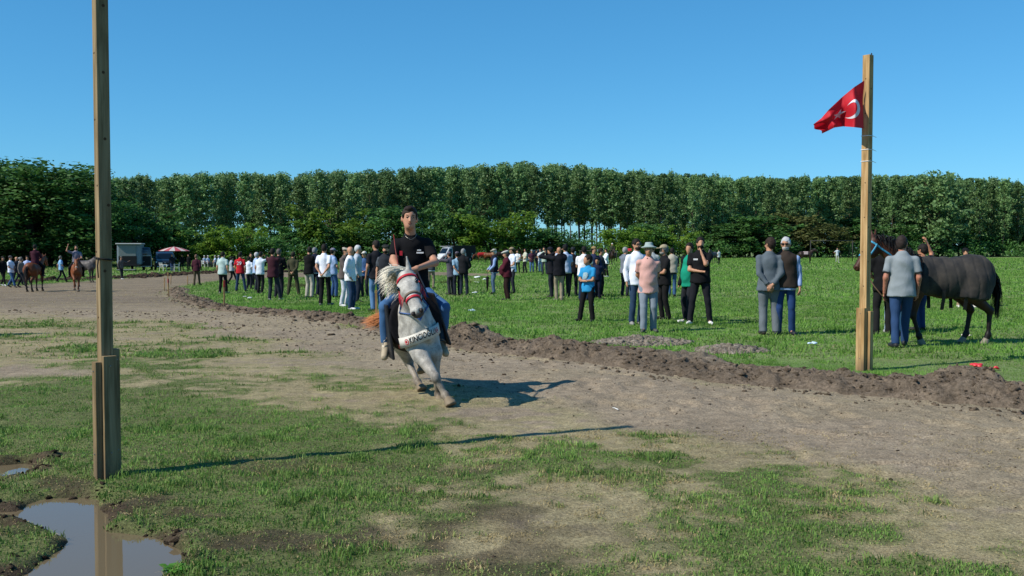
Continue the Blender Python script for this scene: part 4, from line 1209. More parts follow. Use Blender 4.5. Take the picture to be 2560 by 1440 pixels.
# --- nearest, right of the rider
P_(1620, 830, 604, 0, 'man in pink polo shirt and pale bucket hat with hands behind his back', top='#cda097', collar='#3a2c2c', trim='#5a4644', bottom='#7e8894', hat='bucket', hatc='#98a8a6', arms=('back', 'back'), belly=0.05, girth=1.08, feet='stand', slim=1.12, shoe='#4a4a46', hem=0.78, skin=SKT)
P_(1592, 812, 598, 18, 'man in white shirt and sunglasses behind the man in pink', top='#dfe3ee', collar='#dfe3ee', sleeve='long', bottom='#2c4058', glasses=True, arms=('down', 'down'), belly=0.07, girth=1.08, shoe='#8c8a86', beard='#2a211c')
P_(1750, 812, 594, -12, 'bearded man in black T-shirt and white sneakers with hand on chin', top='#17171a', bottom='#1f2026', shoe='#d8d8d8', beard='#15100e', arms=('belly', 'chin'), girth=1.06, feet='wide', hem=0.84,
   extra=lambda root, J, hp, s, RH: obj('print', box(0.09 * s, 0.155 * s, 1.31 * s, 0.09, 0.006, 0.035, None, 0.002), plain('white_print', '#d5d5d5'), root))
P_(1722, 806, 606, -60, 'man in open black jacket over green T-shirt beside the bearded man', top='#178a70', vest=None, bottom='#22242a', shoe='#c8c8c8', arms=('down', 'down'), belly=0.07, look=20, hem=0.79,
   extra=lambda root, J, hp, s, RH: solid_mesh('jacket', (lambda T: T)(Solid(0.05).cone(J['pel'] + np.array([0, -0.05, -0.1]) * s, J['chest'] + np.array([0, -0.045, 0]) * s, 0.185 * s, 0.185 * s, flat=(np.array([0, 1.0, 0]), 0.62)).cone(J['shl'], J['shr'], 0.088 * s, 0.088 * s).cone(J['shl'], J['ell'], 0.078 * s, 0.068 * s).cone(J['ell'], J['wrl'], 0.066 * s, 0.052 * s).cone(J['shr'], J['elr'], 0.078 * s, 0.068 * s).cone(J['elr'], J['wrr'], 0.066 * s, 0.052 * s)), 0.02, cloth('#16161a'), root, wrinkle=0.006))
P_(1660, 798, 608, -75, 'grey-bearded man in beige cap and black clothes right of the bucket hat', top='#1a1a1c', sleeve='short', bottom='#1d1c1d', hat='cap', hatc='#9c9178', hair='#6a6864', beard='#8a8782', arms=('belly', 'belly'), belly=0.03, skin=SKT)
P_(1680, 741, 620, 178, 'man in beige padded vest and jeans seen from behind', top='#20222a', sleeve='short', vest='#a39d90', bottom='#3a5a80', arms=('front', 'front'))
P_(1630, 745, 612, 165, 'black-haired man in pale shirt hidden behind the bucket hat man', top='#9aa2a4', bottom='#2a3040', arms=('front', 'front'))
P_(1562, 742, 619, 140, 'grey-haired man in grey sweater taking a picture with a red phone', top='#6c7480', sleeve='long', bottom='#272b34', hair='#8d8d8d', arms=('camera', 'camera'), look=-20,
   extra=lambda root, J, hp, s, RH: obj('phone', box(*(J['wrr'] * 0.5 + J['wrl'] * 0.5 + np.array([0, 0.06, 0.09])), 0.16, 0.015, 0.08, None, 0.004), plain('phone_red', '#b02a30', 0.4), root))
P_(1470, 803, 638, -35, 'boy in bright blue T-shirt with printed front and black track trousers', top='#2f8fc4', bottom='#18181a', hair='#241a14', arms=('belly', 'belly'), child=True, look=-45, hem=0.78, skin=SKT, shoe='#202024', feet='wide', slim=1.1,
   extra=lambda root, J, hp, s, RH: (solid_mesh('print', Solid(.02).ell((0, 0.128 * s, 1.24 * s), (.068, .018, .075)).ell((.02, 0.126 * s, 1.16 * s), (.06, .018, .05)), .012, plain('pale_print', '#8fa9b4', 0.8, noise=0.7, nscale=45), root),
                                     [obj('stripe', box(-0.165 * s - 0.004 * k, 0.055 * s, (0.80 - 0.05 * k) * s, 0.012, 0.03, 0.022, None, 0.003), plain('white_print', '#d5d5d5'), root) for k in range(8)]))
P_(1493, 748, 645, -10, 'boy in navy top with sunglasses on his head behind the blue T-shirt boy', top='#20263e', bottom='#1c2030', child=True, arms=('back', 'back'), belly=0.06, girth=1.1, skin=SKT,
   extra=lambda root, J, hp, s, RH: obj('sunglasses', box(*hp(0, 0.07, 0.085), 0.13, 0.02, 0.035, RH, 0.006), plain('dark_lens', '#0c0c0e', 0.15, 0.6), root))
P_(1460, 752, 616, 170, 'large man in white T-shirt seen from behind the boy', top='#e4e4ea', bottom='#22304a', girth=1.15, arms=('front', 'front'), hair='#15110f')
P_(1484, 745, 615, 30, 'man in navy shirt and tan cap behind the boys', top='#2c3450', sleeve='long', bottom='#22242c', hat='cap', hatc='#8f7a54', arms=('front', 'front'))
P_(1500, 742, 624, 60, 'person in dark grey hooded top right of the boys', top='#33363e', sleeve='long', bottom='#1e2026', arms=('front', 'front'))
P_(1398, 752, 618, -165, 'bald man in black quilted jacket and khaki trousers with arms raised to his face', top='#15161c', sleeve='long', jacket=True, bottom='#8e8470', bald=True, arms=('camera', 'camera'), feet='close', shoe='#6e675c', skin=SKT)
P_(1380, 744, 615, -120, 'dark-clothed photographer crouching left of the bald man', top='#1b1c22', sleeve='long', jacket=True, bottom='#22262e', hat='cap', hatc='#20222a', arms=('camera', 'camera'), feet='lunge', lean=6)
P_(1414, 746, 609, -160, 'tall man in pale blue T-shirt and black cap behind the bald man', top='#b4c4dc', bottom='#22262c', hat='cap', hatc='#1b1d22', arms=('front', 'camera'), shoe='#8a7d62')
P_(1432, 740, 616, 165, 'man in black T-shirt and dark cap right of the bald man', top='#18181c', bottom='#1c1d22', hat='cap', hatc='#2a3036', arms=('down', 'front'))
P_(1922, 838, 596, 172, 'man in grey shirt and grey trousers seen from behind with clasped hands', top='#566068', collar='#566068', sleeve='long', bottom='#656c72', arms=('back', 'back'), feet='stand', slim=1.2, look=42, hair='#2a1f18', beard='#2a1f18', hem=0.80, shoe='#33302c')
P_(1962, 838, 595, -14, 'white-haired bearded man in sunglasses and brown vest facing the man in grey', top='#8fa6cf', sleeve='long', vest='#372f2a', bottom='#27406c', hair='#aeb0b2', beard='#a8a6a4', glasses=True, arms=('down', 'down'), look=-8, shoe='#23262c')
P_(2252, 868, 590, 170, 'man in light grey polo and jeans seen from behind next to the rug-covered horse', top='#858d92', collar='#4a4c48', trim='#3c4044', bottom='#2c4468', girth=1.12, arms=('down', 'down'), feet='step', hair='#2c2320', hem=0.80, look=-15, skin='#a8705a', shoe='#24262c')
P_(2208, 838, 600, 172, 'man in black shirt and black trousers behind the flag post', top='#141416', bottom='#202022', arms=('front', 'front'), hair='#17120f')
P_(2236, 834, 612, 168, 'person in pale blue trousers half hidden by the man in grey polo', top='#3a4250', bottom='#a5b8d2', arms=('front', 'front'), slim=1.15, shoe='#9a9a98')
P_(2304, 828, 612, -150, 'person in jeans behind the horse neck raising an arm', top='#2c2f36', bottom='#2a3f66', arms=('raise', 'wave'), skin='#b07a5e')
P_(2412, 768, 617, 0, 'person in black cap standing behind the rug-covered horse', top='#262629', bottom='#8d7a62', hat='cap', hatc='#17181b', shoe='#c9c4bb', arms=('down', 'down'), feet='wide', slim=0.8)
# --- left of the rider
P_(876, 774, 616, 78, 'man in untucked white shirt and jeans with white sneakers', top='#e9ecf4', collar='#e9ecf4', sleeve='long', bottom='#283c58', shoe='#d6d8dc', arms=('pocket', 'pocket'), feet='close', bald=True, hem=0.80, look=-10)
P_(862, 766, 616, 70, 'man in flat cap and white trousers holding a phone', top='#5c5350', sleeve='long', jacket=True, bottom='#c6c8d2', hat='flat', hatc='#a9a294', shoe='#c8c8c8', arms=('phone', 'phone'), feet='close', beard='#77736e')
P_(893, 757, 614, 95, 'white-haired man in pale grey shirt behind the white-shirt man', top='#a9b1bb', sleeve='long', bottom='#1f2735', hair='#b9bbbd', arms=('down', 'down'))
P_(912, 742, 626, -10, 'man in white cap and blue shirt between the white-haired man and the black T-shirt man', top='#3f5c86', sleeve='long', bottom='#272a30', hat='cap', hatc='#c9c6bd', arms=('front', 'front'))
P_(812, 764, 611, 165, 'man in white T-shirt and black trousers with hands behind his back', top='#dfe4f2', bottom='#17181b', arms=('back', 'back'), look=28, shoe='#5b5c5a', hem=0.82, feet='step', belly=0.04)
P_(833, 744, 618, 120, 'man in light blue polo, jeans and lilac cap', top='#8fa4c8', collar='#8fa4c8', bottom='#34507c', hat='cap', hatc='#8d8998', arms=('front', 'pocket'), look=10)
P_(772, 745, 617, 150, 'man in black sweater and beige trousers', top='#121214', sleeve='long', bottom='#a8a298', arms=('crossed', 'crossed'), look=35, shoe='#3c3c38')
P_(788, 740, 620, 150, 'grey-haired man in navy suit beside the beige trousers', top='#9fb0cc', sleeve='long', vest='#1b2132', bottom='#1a1f30', hair='#77797c', arms=('front', 'front'))
P_(733, 739, 628, 178, 'man in olive green work clothes and cap with hands behind his back', top='#40402f', sleeve='long', bottom='#3c3c2d', hat='cap', hatc='#3a3a2c', arms=('back', 'back'), feet='wide', look=-12, slim=1.15)
P_(683, 751, 621, 170, 'broad man in maroon shirt and dark slate trousers', top='#3c1f28', collar='#3c1f28', sleeve='long', bottom='#262d36', girth=1.1, arms=('crossed', 'crossed'), feet='rest', shoe='#9a9a96', hem=0.78)
P_(697, 746, 623, 172, 'man in black seen from behind beside the maroon shirt', top='#17171a', sleeve='long', bottom='#1f222b', hair='#5a5450', arms=('front', 'front'))
P_(651, 734, 628, 150, 'man in pale grey T-shirt and black trousers holding his phone up', top='#c9d2dd', bottom='#191a1d', arms=('camera', 'down'), hem=0.80)
P_(640, 730, 631, 120, 'white-haired man in light blue shirt behind the raised phone', top='#9db4d6', sleeve='long', bottom='#2a2e3a', hair='#b4b4b4')
P_(623, 722, 641, 165, 'youth with curly black hair in white T-shirt', top='#dde2ee', bottom='#20232c', arms=('pocket', 'pocket'), hair='#120e0c', hem=0.8)
P_(628, 715, 632, 30, 'man in black with arms folded behind the white T-shirt youth', top='#141418', sleeve='long', bottom='#191a1e', arms=('crossed', 'crossed'))
P_(601, 729, 631, 176, 'man in red football jersey and jeans', top='#b3222c', bottom='#2a3d58', arms=('down', 'down'), feet='wide', extra=number_print('29', 0.24, 1.26))
P_(580, 712, 644, 120, 'walking person in black and white top left of the red jersey', top='#20222a', vest='#9fa6b0', bottom='#1b1c20', arms=('front', 'front'), feet='walk')
P_(557, 734, 627, 165, 'man in mint T-shirt and black trousers by the red-topped stake', top='#a9bfbb', bottom='#15151a', arms=('down', 'down'), feet='step', look=-25, hem=0.78, shoe='#7a7a74', girth=1.08)
P_(492, 714, 637, 175, 'man in maroon shirt and olive trousers walking on the track bend', top='#43202c', sleeve='long', bottom='#4c4434', hair='#6a5444', feet='step')
P_(941, 778, 601, -150, 'tall man in black T-shirt and light jeans beside the rider', top='#1d1e24', bottom='#5a7ea6', arms=('front', 'down'), hair='#1f1a17', look=25, skin='#a87c62')
P_(966, 782, 609, -5, 'bearded man in dark cap and dark vest half hidden by the rider', top='#4b5158', sleeve='short', vest='#2a2d33', bottom='#1c1d22', hat='flat', hatc='#2c2f2c', beard='#241d1a')
P_(1078, 722, 630, 170, 'man in beige trousers hidden behind the rider', top='#aebcc4', vest='#3a3e44', bottom='#7d7262', arms=('down', 'front'))
# --- middle field
P_(1144, 739, 627, -155, 'man in light blue polo and purple-grey cap with hands behind his back', top='#86a5bd', collar='#86a5bd', bottom='#20242f', hat='cap', hatc='#585361', arms=('back', 'back'), shoe='#20211f')
P_(1158, 739, 622, 160, 'grey-haired man in black jacket beside the light blue polo', top='#1a1b1f', sleeve='long', jacket=True, bottom='#242c38', hair='#848484', arms=('front', 'front'))
P_(1128, 736, 627, -125, 'person in grey jacket holding a camera to the face', top='#514e58', sleeve='long', jacket=True, bottom='#33343a', arms=('camera', 'camera'), lean=4, hat='cap', hatc='#5d5866', hem=0.7)
P_(1236, 736, 622, -80, 'old man in flat cap and navy vest leaning on a closed umbrella', top='#8ea4ce', sleeve='long', vest='#171a28', bottom='#4a6078', hair='#b5b5b3', hat='flat', hatc='#8e8a7c', arms=('cane', 'cane'), girth=1.05)
P_(1268, 752, 625, -85, 'stout man in maroon shirt, brown trousers and white flat cap', top='#4a1a26', collar='#4a1a26', sleeve='long', bottom='#2a1c1a', hat='flat', hatc='#b9bab2', belly=0.13, girth=1.12, arms=('belly', 'belly'), hair='#4a4340')
P_(1281, 734, 617, -60, 'man in white T-shirt and tan cap behind the stout man', top='#d4ddf0', bottom='#2a2d35', hat='cap', hatc='#8e8068', arms=('front', 'front'))
P_(1294, 682, 625, -20, 'man in white polo and black trousers right of the stout man', top='#dcdfdf', bottom='#1c1d20', arms=('front', 'front'))
P_(1313, 683, 621, -65, 'man in cream T-shirt and dark trousers in the far middle group', top='#b9bba8', bottom='#1c1e22', arms=('phone', 'front'))
P_(1329, 681, 623, 10, 'man in maroon shirt and blue jeans in the far middle group', top='#4a2a38', bottom='#4a6c92', hat='cap', hatc='#9a9c9c', arms=('front', 'hip'))
P_(1361, 688, 618, -25, 'man in mint T-shirt and slate trousers in the far middle group', top='#a5b6a8', bottom='#343a44', arms=('crossed', 'crossed'))
P_(1351, 680, 621, -35, 'person in white top and pale jeans left of the mint T-shirt man', top='#bcc4cc', bottom='#7f9bb8', arms=('front', 'phone'))
P_(1374, 679, 621, 15, 'man in white T-shirt and white cap in the far middle group', top='#b9bfc8', bottom='#6e675e', hat='cap', hatc='#a9a9a6')
P_(1341, 678, 624, 60, 'man in dark clothes at the back of the far middle group', top='#24252c', sleeve='long', bottom='#1d1e22')
P_(1515, 692, 628, -70, 'woman in white sweater and wide black trousers', top='#dde3e8', sleeve='long', bottom='#141416', arms=('phone', 'phone'), shoe='#d0d0d0', slim=1.15)
P_(1797, 661, 624, -150, 'far person in pale T-shirt leading a dark horse', top='#b4bcbc', bottom='#1d1f24', arms=('front', 'down'))
P_(2093, 657, 619, 0, 'far person in white with hands on hips before the goal', top='#b6bfc6', bottom='#a2a599', arms=('hip', 'hip'), shoe='#bdbdb6', feet='stand')
P_(2457, 638, 621, 0, 'tiny far walker in white top near the right edge', top='#b9bfc4', bottom='#22242a')
P_(2303, 640, 619, 0, 'tiny far person in dark clothes beside the grey polo man', top='#22242a', bottom='#22242a')
P_(1107, 655, 634, 30, 'far person in white shirt left of the white truck', top='#c2c6c8', bottom='#1b1c20')
P_(1178, 654, 631, 0, 'far person in white robe-like shirt right of the truck', top='#bfc9c4', bottom='#22252a', hem=0.7)
P_(1163, 655, 635, 60, 'far person in white beside the truck door', top='#bcc2c6', bottom='#23252a')
P_(1436, 652, 634, 0, 'far child in pale blue top near the far tree line', top='#a3bacb', bottom='#32425a')
# --- far left
P_(8, 716, 641, 60, 'person in black at the left edge', top='#121214', sleeve='long', bottom='#141416', feet='walk', shoe='#b0b0ac')
P_(28, 719, 638, 78, 'man in white T-shirt, jeans and grey cap walking at the left', top='#dbe1f0', bottom='#36557c', hat='cap', hatc='#4a4a4c', feet='walk', arms=('front', 'front'))
P_(41, 714, 642, 85, 'bald man in dark shirt behind the white T-shirt walker', top='#2a2c34', sleeve='long', bottom='#20232b', bald=True, feet='walk2')
P_(54, 719, 643, 82, 'person in grey hooded sweatshirt walking at the left', top='#6a655f', sleeve='long', bottom='#24262b', hat='hood', hatc='#6a655f', feet='walk', hood=True)
P_(69, 710, 640, 10, 'man in pale blue T-shirt beside the brown horse', top='#a9b6da', bottom='#2a2e38', arms=('front', 'front'))
P_(50, 712, 644, 95, 'man in white cap behind the hooded walker', top='#aeb6bf', bottom='#2a2e38', hat='cap', hatc='#b9bcc0', feet='walk2')
P_(153, 706, 640, 120, 'man in sky blue shirt walking between the two riders', top='#86afd6', bottom='#1b1d23', hair='#6a665f', feet='walk', arms=('front', 'swingb'), hem=0.8)
P_(303, 698, 640, 60, 'man in grey pullover stretching out an arm near the trailer', top='#5a544f', sleeve='long', bottom='#2b2e2f', arms=('down', 'point'), feet='step', hat='cap', hatc='#6a665f', shoe='#bdbdba')
P_(430, 679, 639, 30, 'man in dark jacket and jeans under the parasol', top='#1b202a', sleeve='long', jacket=True, bottom='#33466a', bald=True, feet='step')
P_(455, 678, 643, 0, 'person in black right of the parasol pole', top='#15181c', sleeve='long', bottom='#15161a')
P_(472, 677, 644, -20, 'person in black next to the maroon walker', top='#121316', sleeve='long', bottom='#141518')
P_(-10, 834, 640, 90, 'person in dark clothes just off the left edge casting a shadow', top='#24262c', sleeve='long', bottom='#24262c') if False else None
g_ = np.array([-10.1, 17.45]); human('person in dark clothes just past the left edge whose shadow falls in', (g_[0], g_[1], h1(g_[0], g_[1])), face(90), 1.75, 0.03, top='#24262c', sleeve='long', bottom='#24262c')
# seated men in white caps
SEAT = [(511, 'left'), (520, 'second from the left'), (538, 'third from the left'), (547, 'right')]
def plastic_chair(loc, rz, label, group=None):
    root = empty('plastic_chair', loc, rz)
    m = plain('white_plastic', '#c9c8c0', 0.4, 0.4)
    obj('seat', box(0, 0, 0.43, 0.46, 0.44, 0.03, None, 0.01), m, root)
    tl = 0.18; R = np.array([[1, 0, 0], [0, math.cos(tl), -math.sin(tl)], [0, math.sin(tl), math.cos(tl)]])
    obj('backrest', merge([box(0.0, -0.27, 0.82, 0.46, 0.025, 0.06, R), box(0, -0.23, 0.50, 0.46, 0.025, 0.05, R)] + [box(q, -0.25, 0.66, 0.035, 0.02, 0.30, R) for q in (-0.21, -0.12, -0.04, 0.04, 0.12, 0.21)]), m, root)
    for sx in (-1, 1):
        obj('armrest', merge([box(sx * 0.25, 0.0, 0.66, 0.05, 0.46, 0.025), box(sx * 0.25, 0.2, 0.55, 0.04, 0.04, 0.22)]), m, root)
        for sy in (-1, 1):
            obj('leg', tube([(sx * 0.20, sy * 0.19, 0.43), (sx * 0.25, sy * 0.25, 0.0)], [0.025, 0.02], 5), m, root)
    return tag(root, label, 'chair', group)
for x, wh in SEAT:
    q = G(x, 669)
    plastic_chair((q[0], q[1], q[2]), face(60 if x < 530 else -60), 'white plastic chair under the %s seated man in a white cap' % wh, 'chairs of the seated men')
    human('seated man in pale blue shirt and white cap, %s of the four' % wh, (q[0], q[1], q[2]), face(60 if x < 530 else -60), 1.72, 0.031, top='#a9bad2', bottom='#22262e', hat='cap', hatc='#d4d4d4', sit=0.54, arms=('knee', 'knee'), group='seated men with white caps')
q = G(408, 679); plastic_chair((q[0], q[1], q[2]), face(70), 'white plastic chair standing empty in front of the dark van')
q = G(441, 679); plastic_chair((q[0], q[1], q[2]), face(-60), 'white plastic chair under the striped parasol')
# umbrella held by the old man
q = G(1219, 733)
um = empty('closed_umbrella', (q[0], q[1] - 0.25, h1(q[0], q[1])))
obj('canopy', tube([(0, 0, 0.10), (0.0, 0, 0.30), (0, 0, 0.62), (0.0, 0, 0.66)], [0.012, 0.045, 0.062, 0.02], 8), cloth('#141417'), um, True)
obj('shaft', tube([(0, 0, 0), (0, 0, 0.85)], [0.008, 0.008], 6), plain('umbrella_steel', '#202022', 0.4, 0.5), um, True)
obj('handle', tube([(0, 0, 0.84), (0, 0, 0.93), (0.03, 0, 0.96), (0.06, 0, 0.94)], [0.013] * 4, 6), plain('umbrella_handle', '#2a1c12', 0.4), um, True)
tag(um, 'closed black umbrella used as a walking stick by the old man', 'umbrella')
# ------------------------------------------------------------------ horses
def flea(m):
    nt = m.node_tree; b = nt.nodes['Principled BSDF']; src = b.inputs['Base Color'].links[0].from_socket
    tc = nt.nodes.new('ShaderNodeTexCoord'); v = nt.nodes.new('ShaderNodeTexVoronoi'); v.inputs['Scale'].default_value = 42; nt.links.new(tc.outputs['Object'], v.inputs['Vector'])
    r = nt.nodes.new('ShaderNodeValToRGB'); r.color_ramp.elements[0].position = .10; r.color_ramp.elements[0].color = (.45, .40, .36, 1); r.color_ramp.elements[1].position = .22; r.color_ramp.elements[1].color = (1, 1, 1, 1); nt.links.new(v.outputs['Distance'], r.inputs[0])
    mm = nt.nodes.new('ShaderNodeMixRGB'); mm.blend_type = 'MULTIPLY'; mm.inputs[0].default_value = .8; nt.links.new(src, mm.inputs[1]); nt.links.new(r.outputs[0], mm.inputs[2]); nt.links.new(mm.outputs[0], b.inputs['Base Color'])
    return m

def coat_mat(name, body, legs, z0=0.45, z1=0.85, dapple=0.12, nscale=9.0, rough=0.55):
    m, nt, b = newmat(name)
    tc = nt.nodes.new('ShaderNodeTexCoord'); sp = nt.nodes.new('ShaderNodeSeparateXYZ'); nt.links.new(tc.outputs['Object'], sp.inputs[0])
    n = nt.nodes.new('ShaderNodeTexNoise'); n.inputs['Scale'].default_value = nscale; n.inputs['Detail'].default_value = 5; nt.links.new(tc.outputs['Object'], n.inputs[0])
    mr = nt.nodes.new('ShaderNodeMapRange'); mr.inputs['From Min'].default_value = z0; mr.inputs['From Max'].default_value = z1; nt.links.new(sp.outputs[2], mr.inputs['Value'])
    mx = nt.nodes.new('ShaderNodeMixRGB'); mx.inputs[1].default_value = (*H3(legs), 1); mx.inputs[2].default_value = (*H3(body), 1); nt.links.new(mr.outputs[0], mx.inputs[0])
    rp = nt.nodes.new('ShaderNodeValToRGB'); rp.color_ramp.elements[0].position = 0.35; rp.color_ramp.elements[0].color = (1 - dapple * 2, 1 - dapple * 2, 1 - dapple * 2, 1)
    rp.color_ramp.elements[1].position = 0.6; rp.color_ramp.elements[1].color = (1, 1, 1, 1); nt.links.new(n.outputs[0], rp.inputs[0])
    mm = nt.nodes.new('ShaderNodeMixRGB'); mm.blend_type = 'MULTIPLY'; mm.inputs[0].default_value = 1; nt.links.new(mx.outputs[0], mm.inputs[1]); nt.links.new(rp.outputs[0], mm.inputs[2])
    n3 = nt.nodes.new('ShaderNodeTexNoise'); n3.inputs['Scale'].default_value = 120; n3.inputs['Detail'].default_value = 3; mp3 = nt.nodes.new('ShaderNodeMapping'); mp3.inputs['Scale'].default_value = (1, 1, .25)
    nt.links.new(tc.outputs['Object'], mp3.inputs[0]); nt.links.new(mp3.outputs[0], n3.inputs[0])
    r3 = nt.nodes.new('ShaderNodeValToRGB'); r3.color_ramp.elements[0].position = .3; r3.color_ramp.elements[0].color = (.78, .77, .75, 1); r3.color_ramp.elements[1].position = .7; r3.color_ramp.elements[1].color = (1.08, 1.08, 1.08, 1); nt.links.new(n3.outputs[0], r3.inputs[0])
    m3 = nt.nodes.new('ShaderNodeMixRGB'); m3.blend_type = 'MULTIPLY'; m3.inputs[0].default_value = 1; nt.links.new(mm.outputs[0], m3.inputs[1]); nt.links.new(r3.outputs[0], m3.inputs[2]); mm = m3
    bb_ = nt.nodes.new('ShaderNodeBump'); bb_.inputs['Strength'].default_value = .35; bb_.inputs['Distance'].default_value = .012
    n4 = nt.nodes.new('ShaderNodeTexNoise'); n4.inputs['Scale'].default_value = 16; n4.inputs['Detail'].default_value = 4; nt.links.new(tc.outputs['Object'], n4.inputs[0]); nt.links.new(n4.outputs[0], bb_.inputs['Height']); nt.links.new(bb_.outputs[0], b.inputs['Normal'])
    nt.links.new(mm.outputs[0], b.inputs['Base Color']); b.inputs['Roughness'].default_value = rough; b.inputs['Specular IOR Level'].default_value = 0.3
    return m

def strands(roots, dirs, L, width, grav, r_, nseg=5, jit=0.25, wave=0.03, nrm=None):
    V, F = [], []
    for i in range(len(roots)):
        p = np.array(roots[i], float); d = unit(np.array(dirs[i]) + r_.normal(0, jit, 3)); l = L[i] / nseg
        side = unit(np.cross(d, r_.normal(0, 1, 3) if nrm is None else np.asarray(nrm) + r_.normal(0, .22, 3))); o = len(V)
        ph = r_.uniform(0, 6.28)
        for k in range(nseg + 1):
            w = width * (1 - 0.85 * k / nseg) * 0.5
            V += [p - side * w, p + side * w]
            d = unit(d + np.asarray(grav) * (k + 1) / nseg + side * wave * 3 * math.sin(ph + k * 1.9))
            p = p + d * l
        F += [(o + 2 * k, o + 2 * k + 1, o + 2 * k + 3, o + 2 * k + 2) for k in range(nseg)]
    return V, F

STAND = dict(fr=[(.14, .44, .82), (.13, .47, .46), (.13, .46, .155), (.13, .50, .07)], fl=[(-.14, .44, .82), (-.13, .45, .46), (-.13, .44, .155), (-.13, .48, .07)],
             hr=[(.15, -.36, .82), (.13, -.66, .54), (.13, -.63, .165), (.13, -.58, .07)], hl=[(-.15, -.36, .82), (-.13, -.62, .54), (-.13, -.59, .165), (-.13, -.54, .07)])

def horse(label, root, coat, vox, legs=None, poll=(0, 1.00, 1.62), nose=None, hlat=(1, 0, 0), mane='#1a1512', tailc='#1a1512', hoofc='#4a4238', maneside=-1, manewind=None, manegrav=(0, 0, -.1), manenrm=None, tailfn=None,
          group=None, cat='horse', no_body=False, name=None, lean_neck=None, earback=0.3, nstr=1.0, slim=1.0, hw=1.0):
    lg = dict(STAND)
    if legs: lg.update(legs)
    P = np.array(poll, float); N = np.array(nose if nose is not None else (0, 1.40, 1.18), float)
    a = unit(N - P); l = unit(np.array(hlat) - (np.array(hlat) @ a) * a); u = np.cross(l, a); HL = 0.60
    X = np.array([1.0, 0, 0])
    B = Solid(0.07); q_ = slim
    B.cone((0, .38, 1.06), (0, -.05, 1.03), .265, .295, flat=(X, .86 * q_)).cone((0, -.05, 1.03), (0, -.46, 1.10), .295, .265, flat=(X, .92 * q_))
    B.ell((0, .54, 1.04), (.19 * q_, .17, .24)).cone((0, .42, 1.27), (0, .05, 1.22), .10, .11).ell((0, -.50, 1.18), (.22 * q_, .28, .20))
    for sd in (-1, 1):
        B.ell((.14 * sd * q_, .42, 1.04), (.10 * q_, .18, .27), k=.04).ell((.14 * sd * q_, -.50, 1.02), (.125 * q_, .24, .28))
        B.ell((.088 * sd * q_, .60, .97), (.085 * q_, .115, .15), k=.022).ell((.15 * sd * q_, .50, .90), (.075, .10, .13), k=.03)
    nb = np.array([0, .46, 1.15]); ne = P + a * .05 - u * .06
    mid = (nb + ne) / 2 + np.array([0, 0.0, 0.05])
    B.cone(nb, mid, .215, .155, flat=(X, .62)).cone(mid, ne, .155, .105, flat=(l, .66)).cone(nb + np.array([0, -.05, .12]), ne + np.array([0, -.03, .05]), .12, .06, flat=(X, .55))
    # head
    B.cone(P + a * .04, P + a * .24, .092, .088, flat=(l, .95 * hw), k=.05).ell(P + a * .20 - u * .045, (.088 * hw, .125, .115), np.stack([l, a, u], 1), k=.04)
    B.cone(P + a * .20 + u * .022, P + a * .50, .072, .054, flat=(l, .98 * hw), k=.04).ell(P + a * .545 - u * .005, (.062 * hw, .055, .060), np.stack([l, a, u], 1), k=.03).ell(P + a * .50 - u * .055, (.034, .065, .034), np.stack([l, a, u], 1), k=.03)
    R_ = np.stack([l, a, u], 1)
    for sd in (-1, 1):
        e0 = P + l * .056 * sd * hw + u * .065 - a * .01
        B.cone(e0, e0 + u * (.10 - .1 * earback) - a * (.09 + .05 * earback) + l * .035 * sd, .030, .006, k=.02)
        B.ell(P + a * .175 + l * .074 * sd * hw + u * .066, (.022, .040, .016), R_, k=.015).cone(P + a * .25 + l * .078 * sd * hw + u * .010, P + a * .37 + l * .062 * sd * hw + u * .008, .012, .006, k=.02)
        B.ell(P + a * .55 + l * .040 * sd + u * .018, (.022, .032, .022), R_, k=.012)
        if vox < .025: B.ell(P + a * .572 + l * .034 * sd + u * .012, (.017, .020, .016), R_, sub=True)
    hoofs = []
    for nm in ('fr', 'fl', 'hr', 'hl'):
        t, kn, fe, ho = [np.array(q, float) for q in lg[nm]]
        sd = 1 if nm[1] == 'r' else -1
        if nm[0] == 'f':
            B.cone((.14 * sd * slim, .40, .98), t, .12, .09, k=.05).cone(t, kn, .088, .047, k=.05).ell(kn, (.054, .060, .068), k=.015)
            B.cone(kn, fe, .038, .033, k=.015)
        else:
            B.cone((.14 * sd * slim, -.50, 1.02), t, .19 * slim, .135 * slim, k=.09).cone(t, kn, .125, .056, k=.06).ell(kn, (.05, .062, .075), k=.03)
            B.cone(kn, fe, .042, .034, k=.015)
        B.ell(fe, (.046, .052, .050), k=.012).cone(fe, ho, .038, .046, k=.025)
        hoofs.append((fe, ho))
    solid_mesh('body', B, vox, coat, root)
    mh = plain('hoof_' + hoofc.lstrip('#'), hoofc, 0.6, 0.3, noise=0.3, nscale=20)
    for fe, ho in hoofs:
        d = unit(ho - fe); Q = Solid(0.01)
        tip = ho + d * .068
        sole = unit(d * .75 + np.array([0, 0, -0.65])) if d[2] > -0.97 else d
        Q.cone(ho - d * .01, tip, .050, .066, clip=[(ho + d * .066, sole)])
        solid_mesh('hoof', Q, min(vox, .018), mh, root)
    for sd in (-1, 1):
        Q = Solid(0.0); Q.ell(P + a * .20 + l * .086 * sd * hw + u * .056, (.022, .034, .024), R_)
        solid_mesh('eye', Q, .009, plain('horse_eye', '#0d0a08', 0.1, 0.6), root)
    # mane
    r_ = np.random.default_rng(len(label))
    n = int(150 * nstr) if manewind is None else 800
    tt = r_.uniform(0.05, 1.0, n)
    crest0 = np.array([0, .36, 1.34]); crest1 = P - u * .0 - a * .02 + u * .08
    ctrl = (crest0 + crest1) / 2 + np.array([0, -.06, .10])
    R = ((1 - tt) ** 2)[:, None] * crest0 + (2 * tt * (1 - tt))[:, None] * ctrl + (tt ** 2)[:, None] * crest1
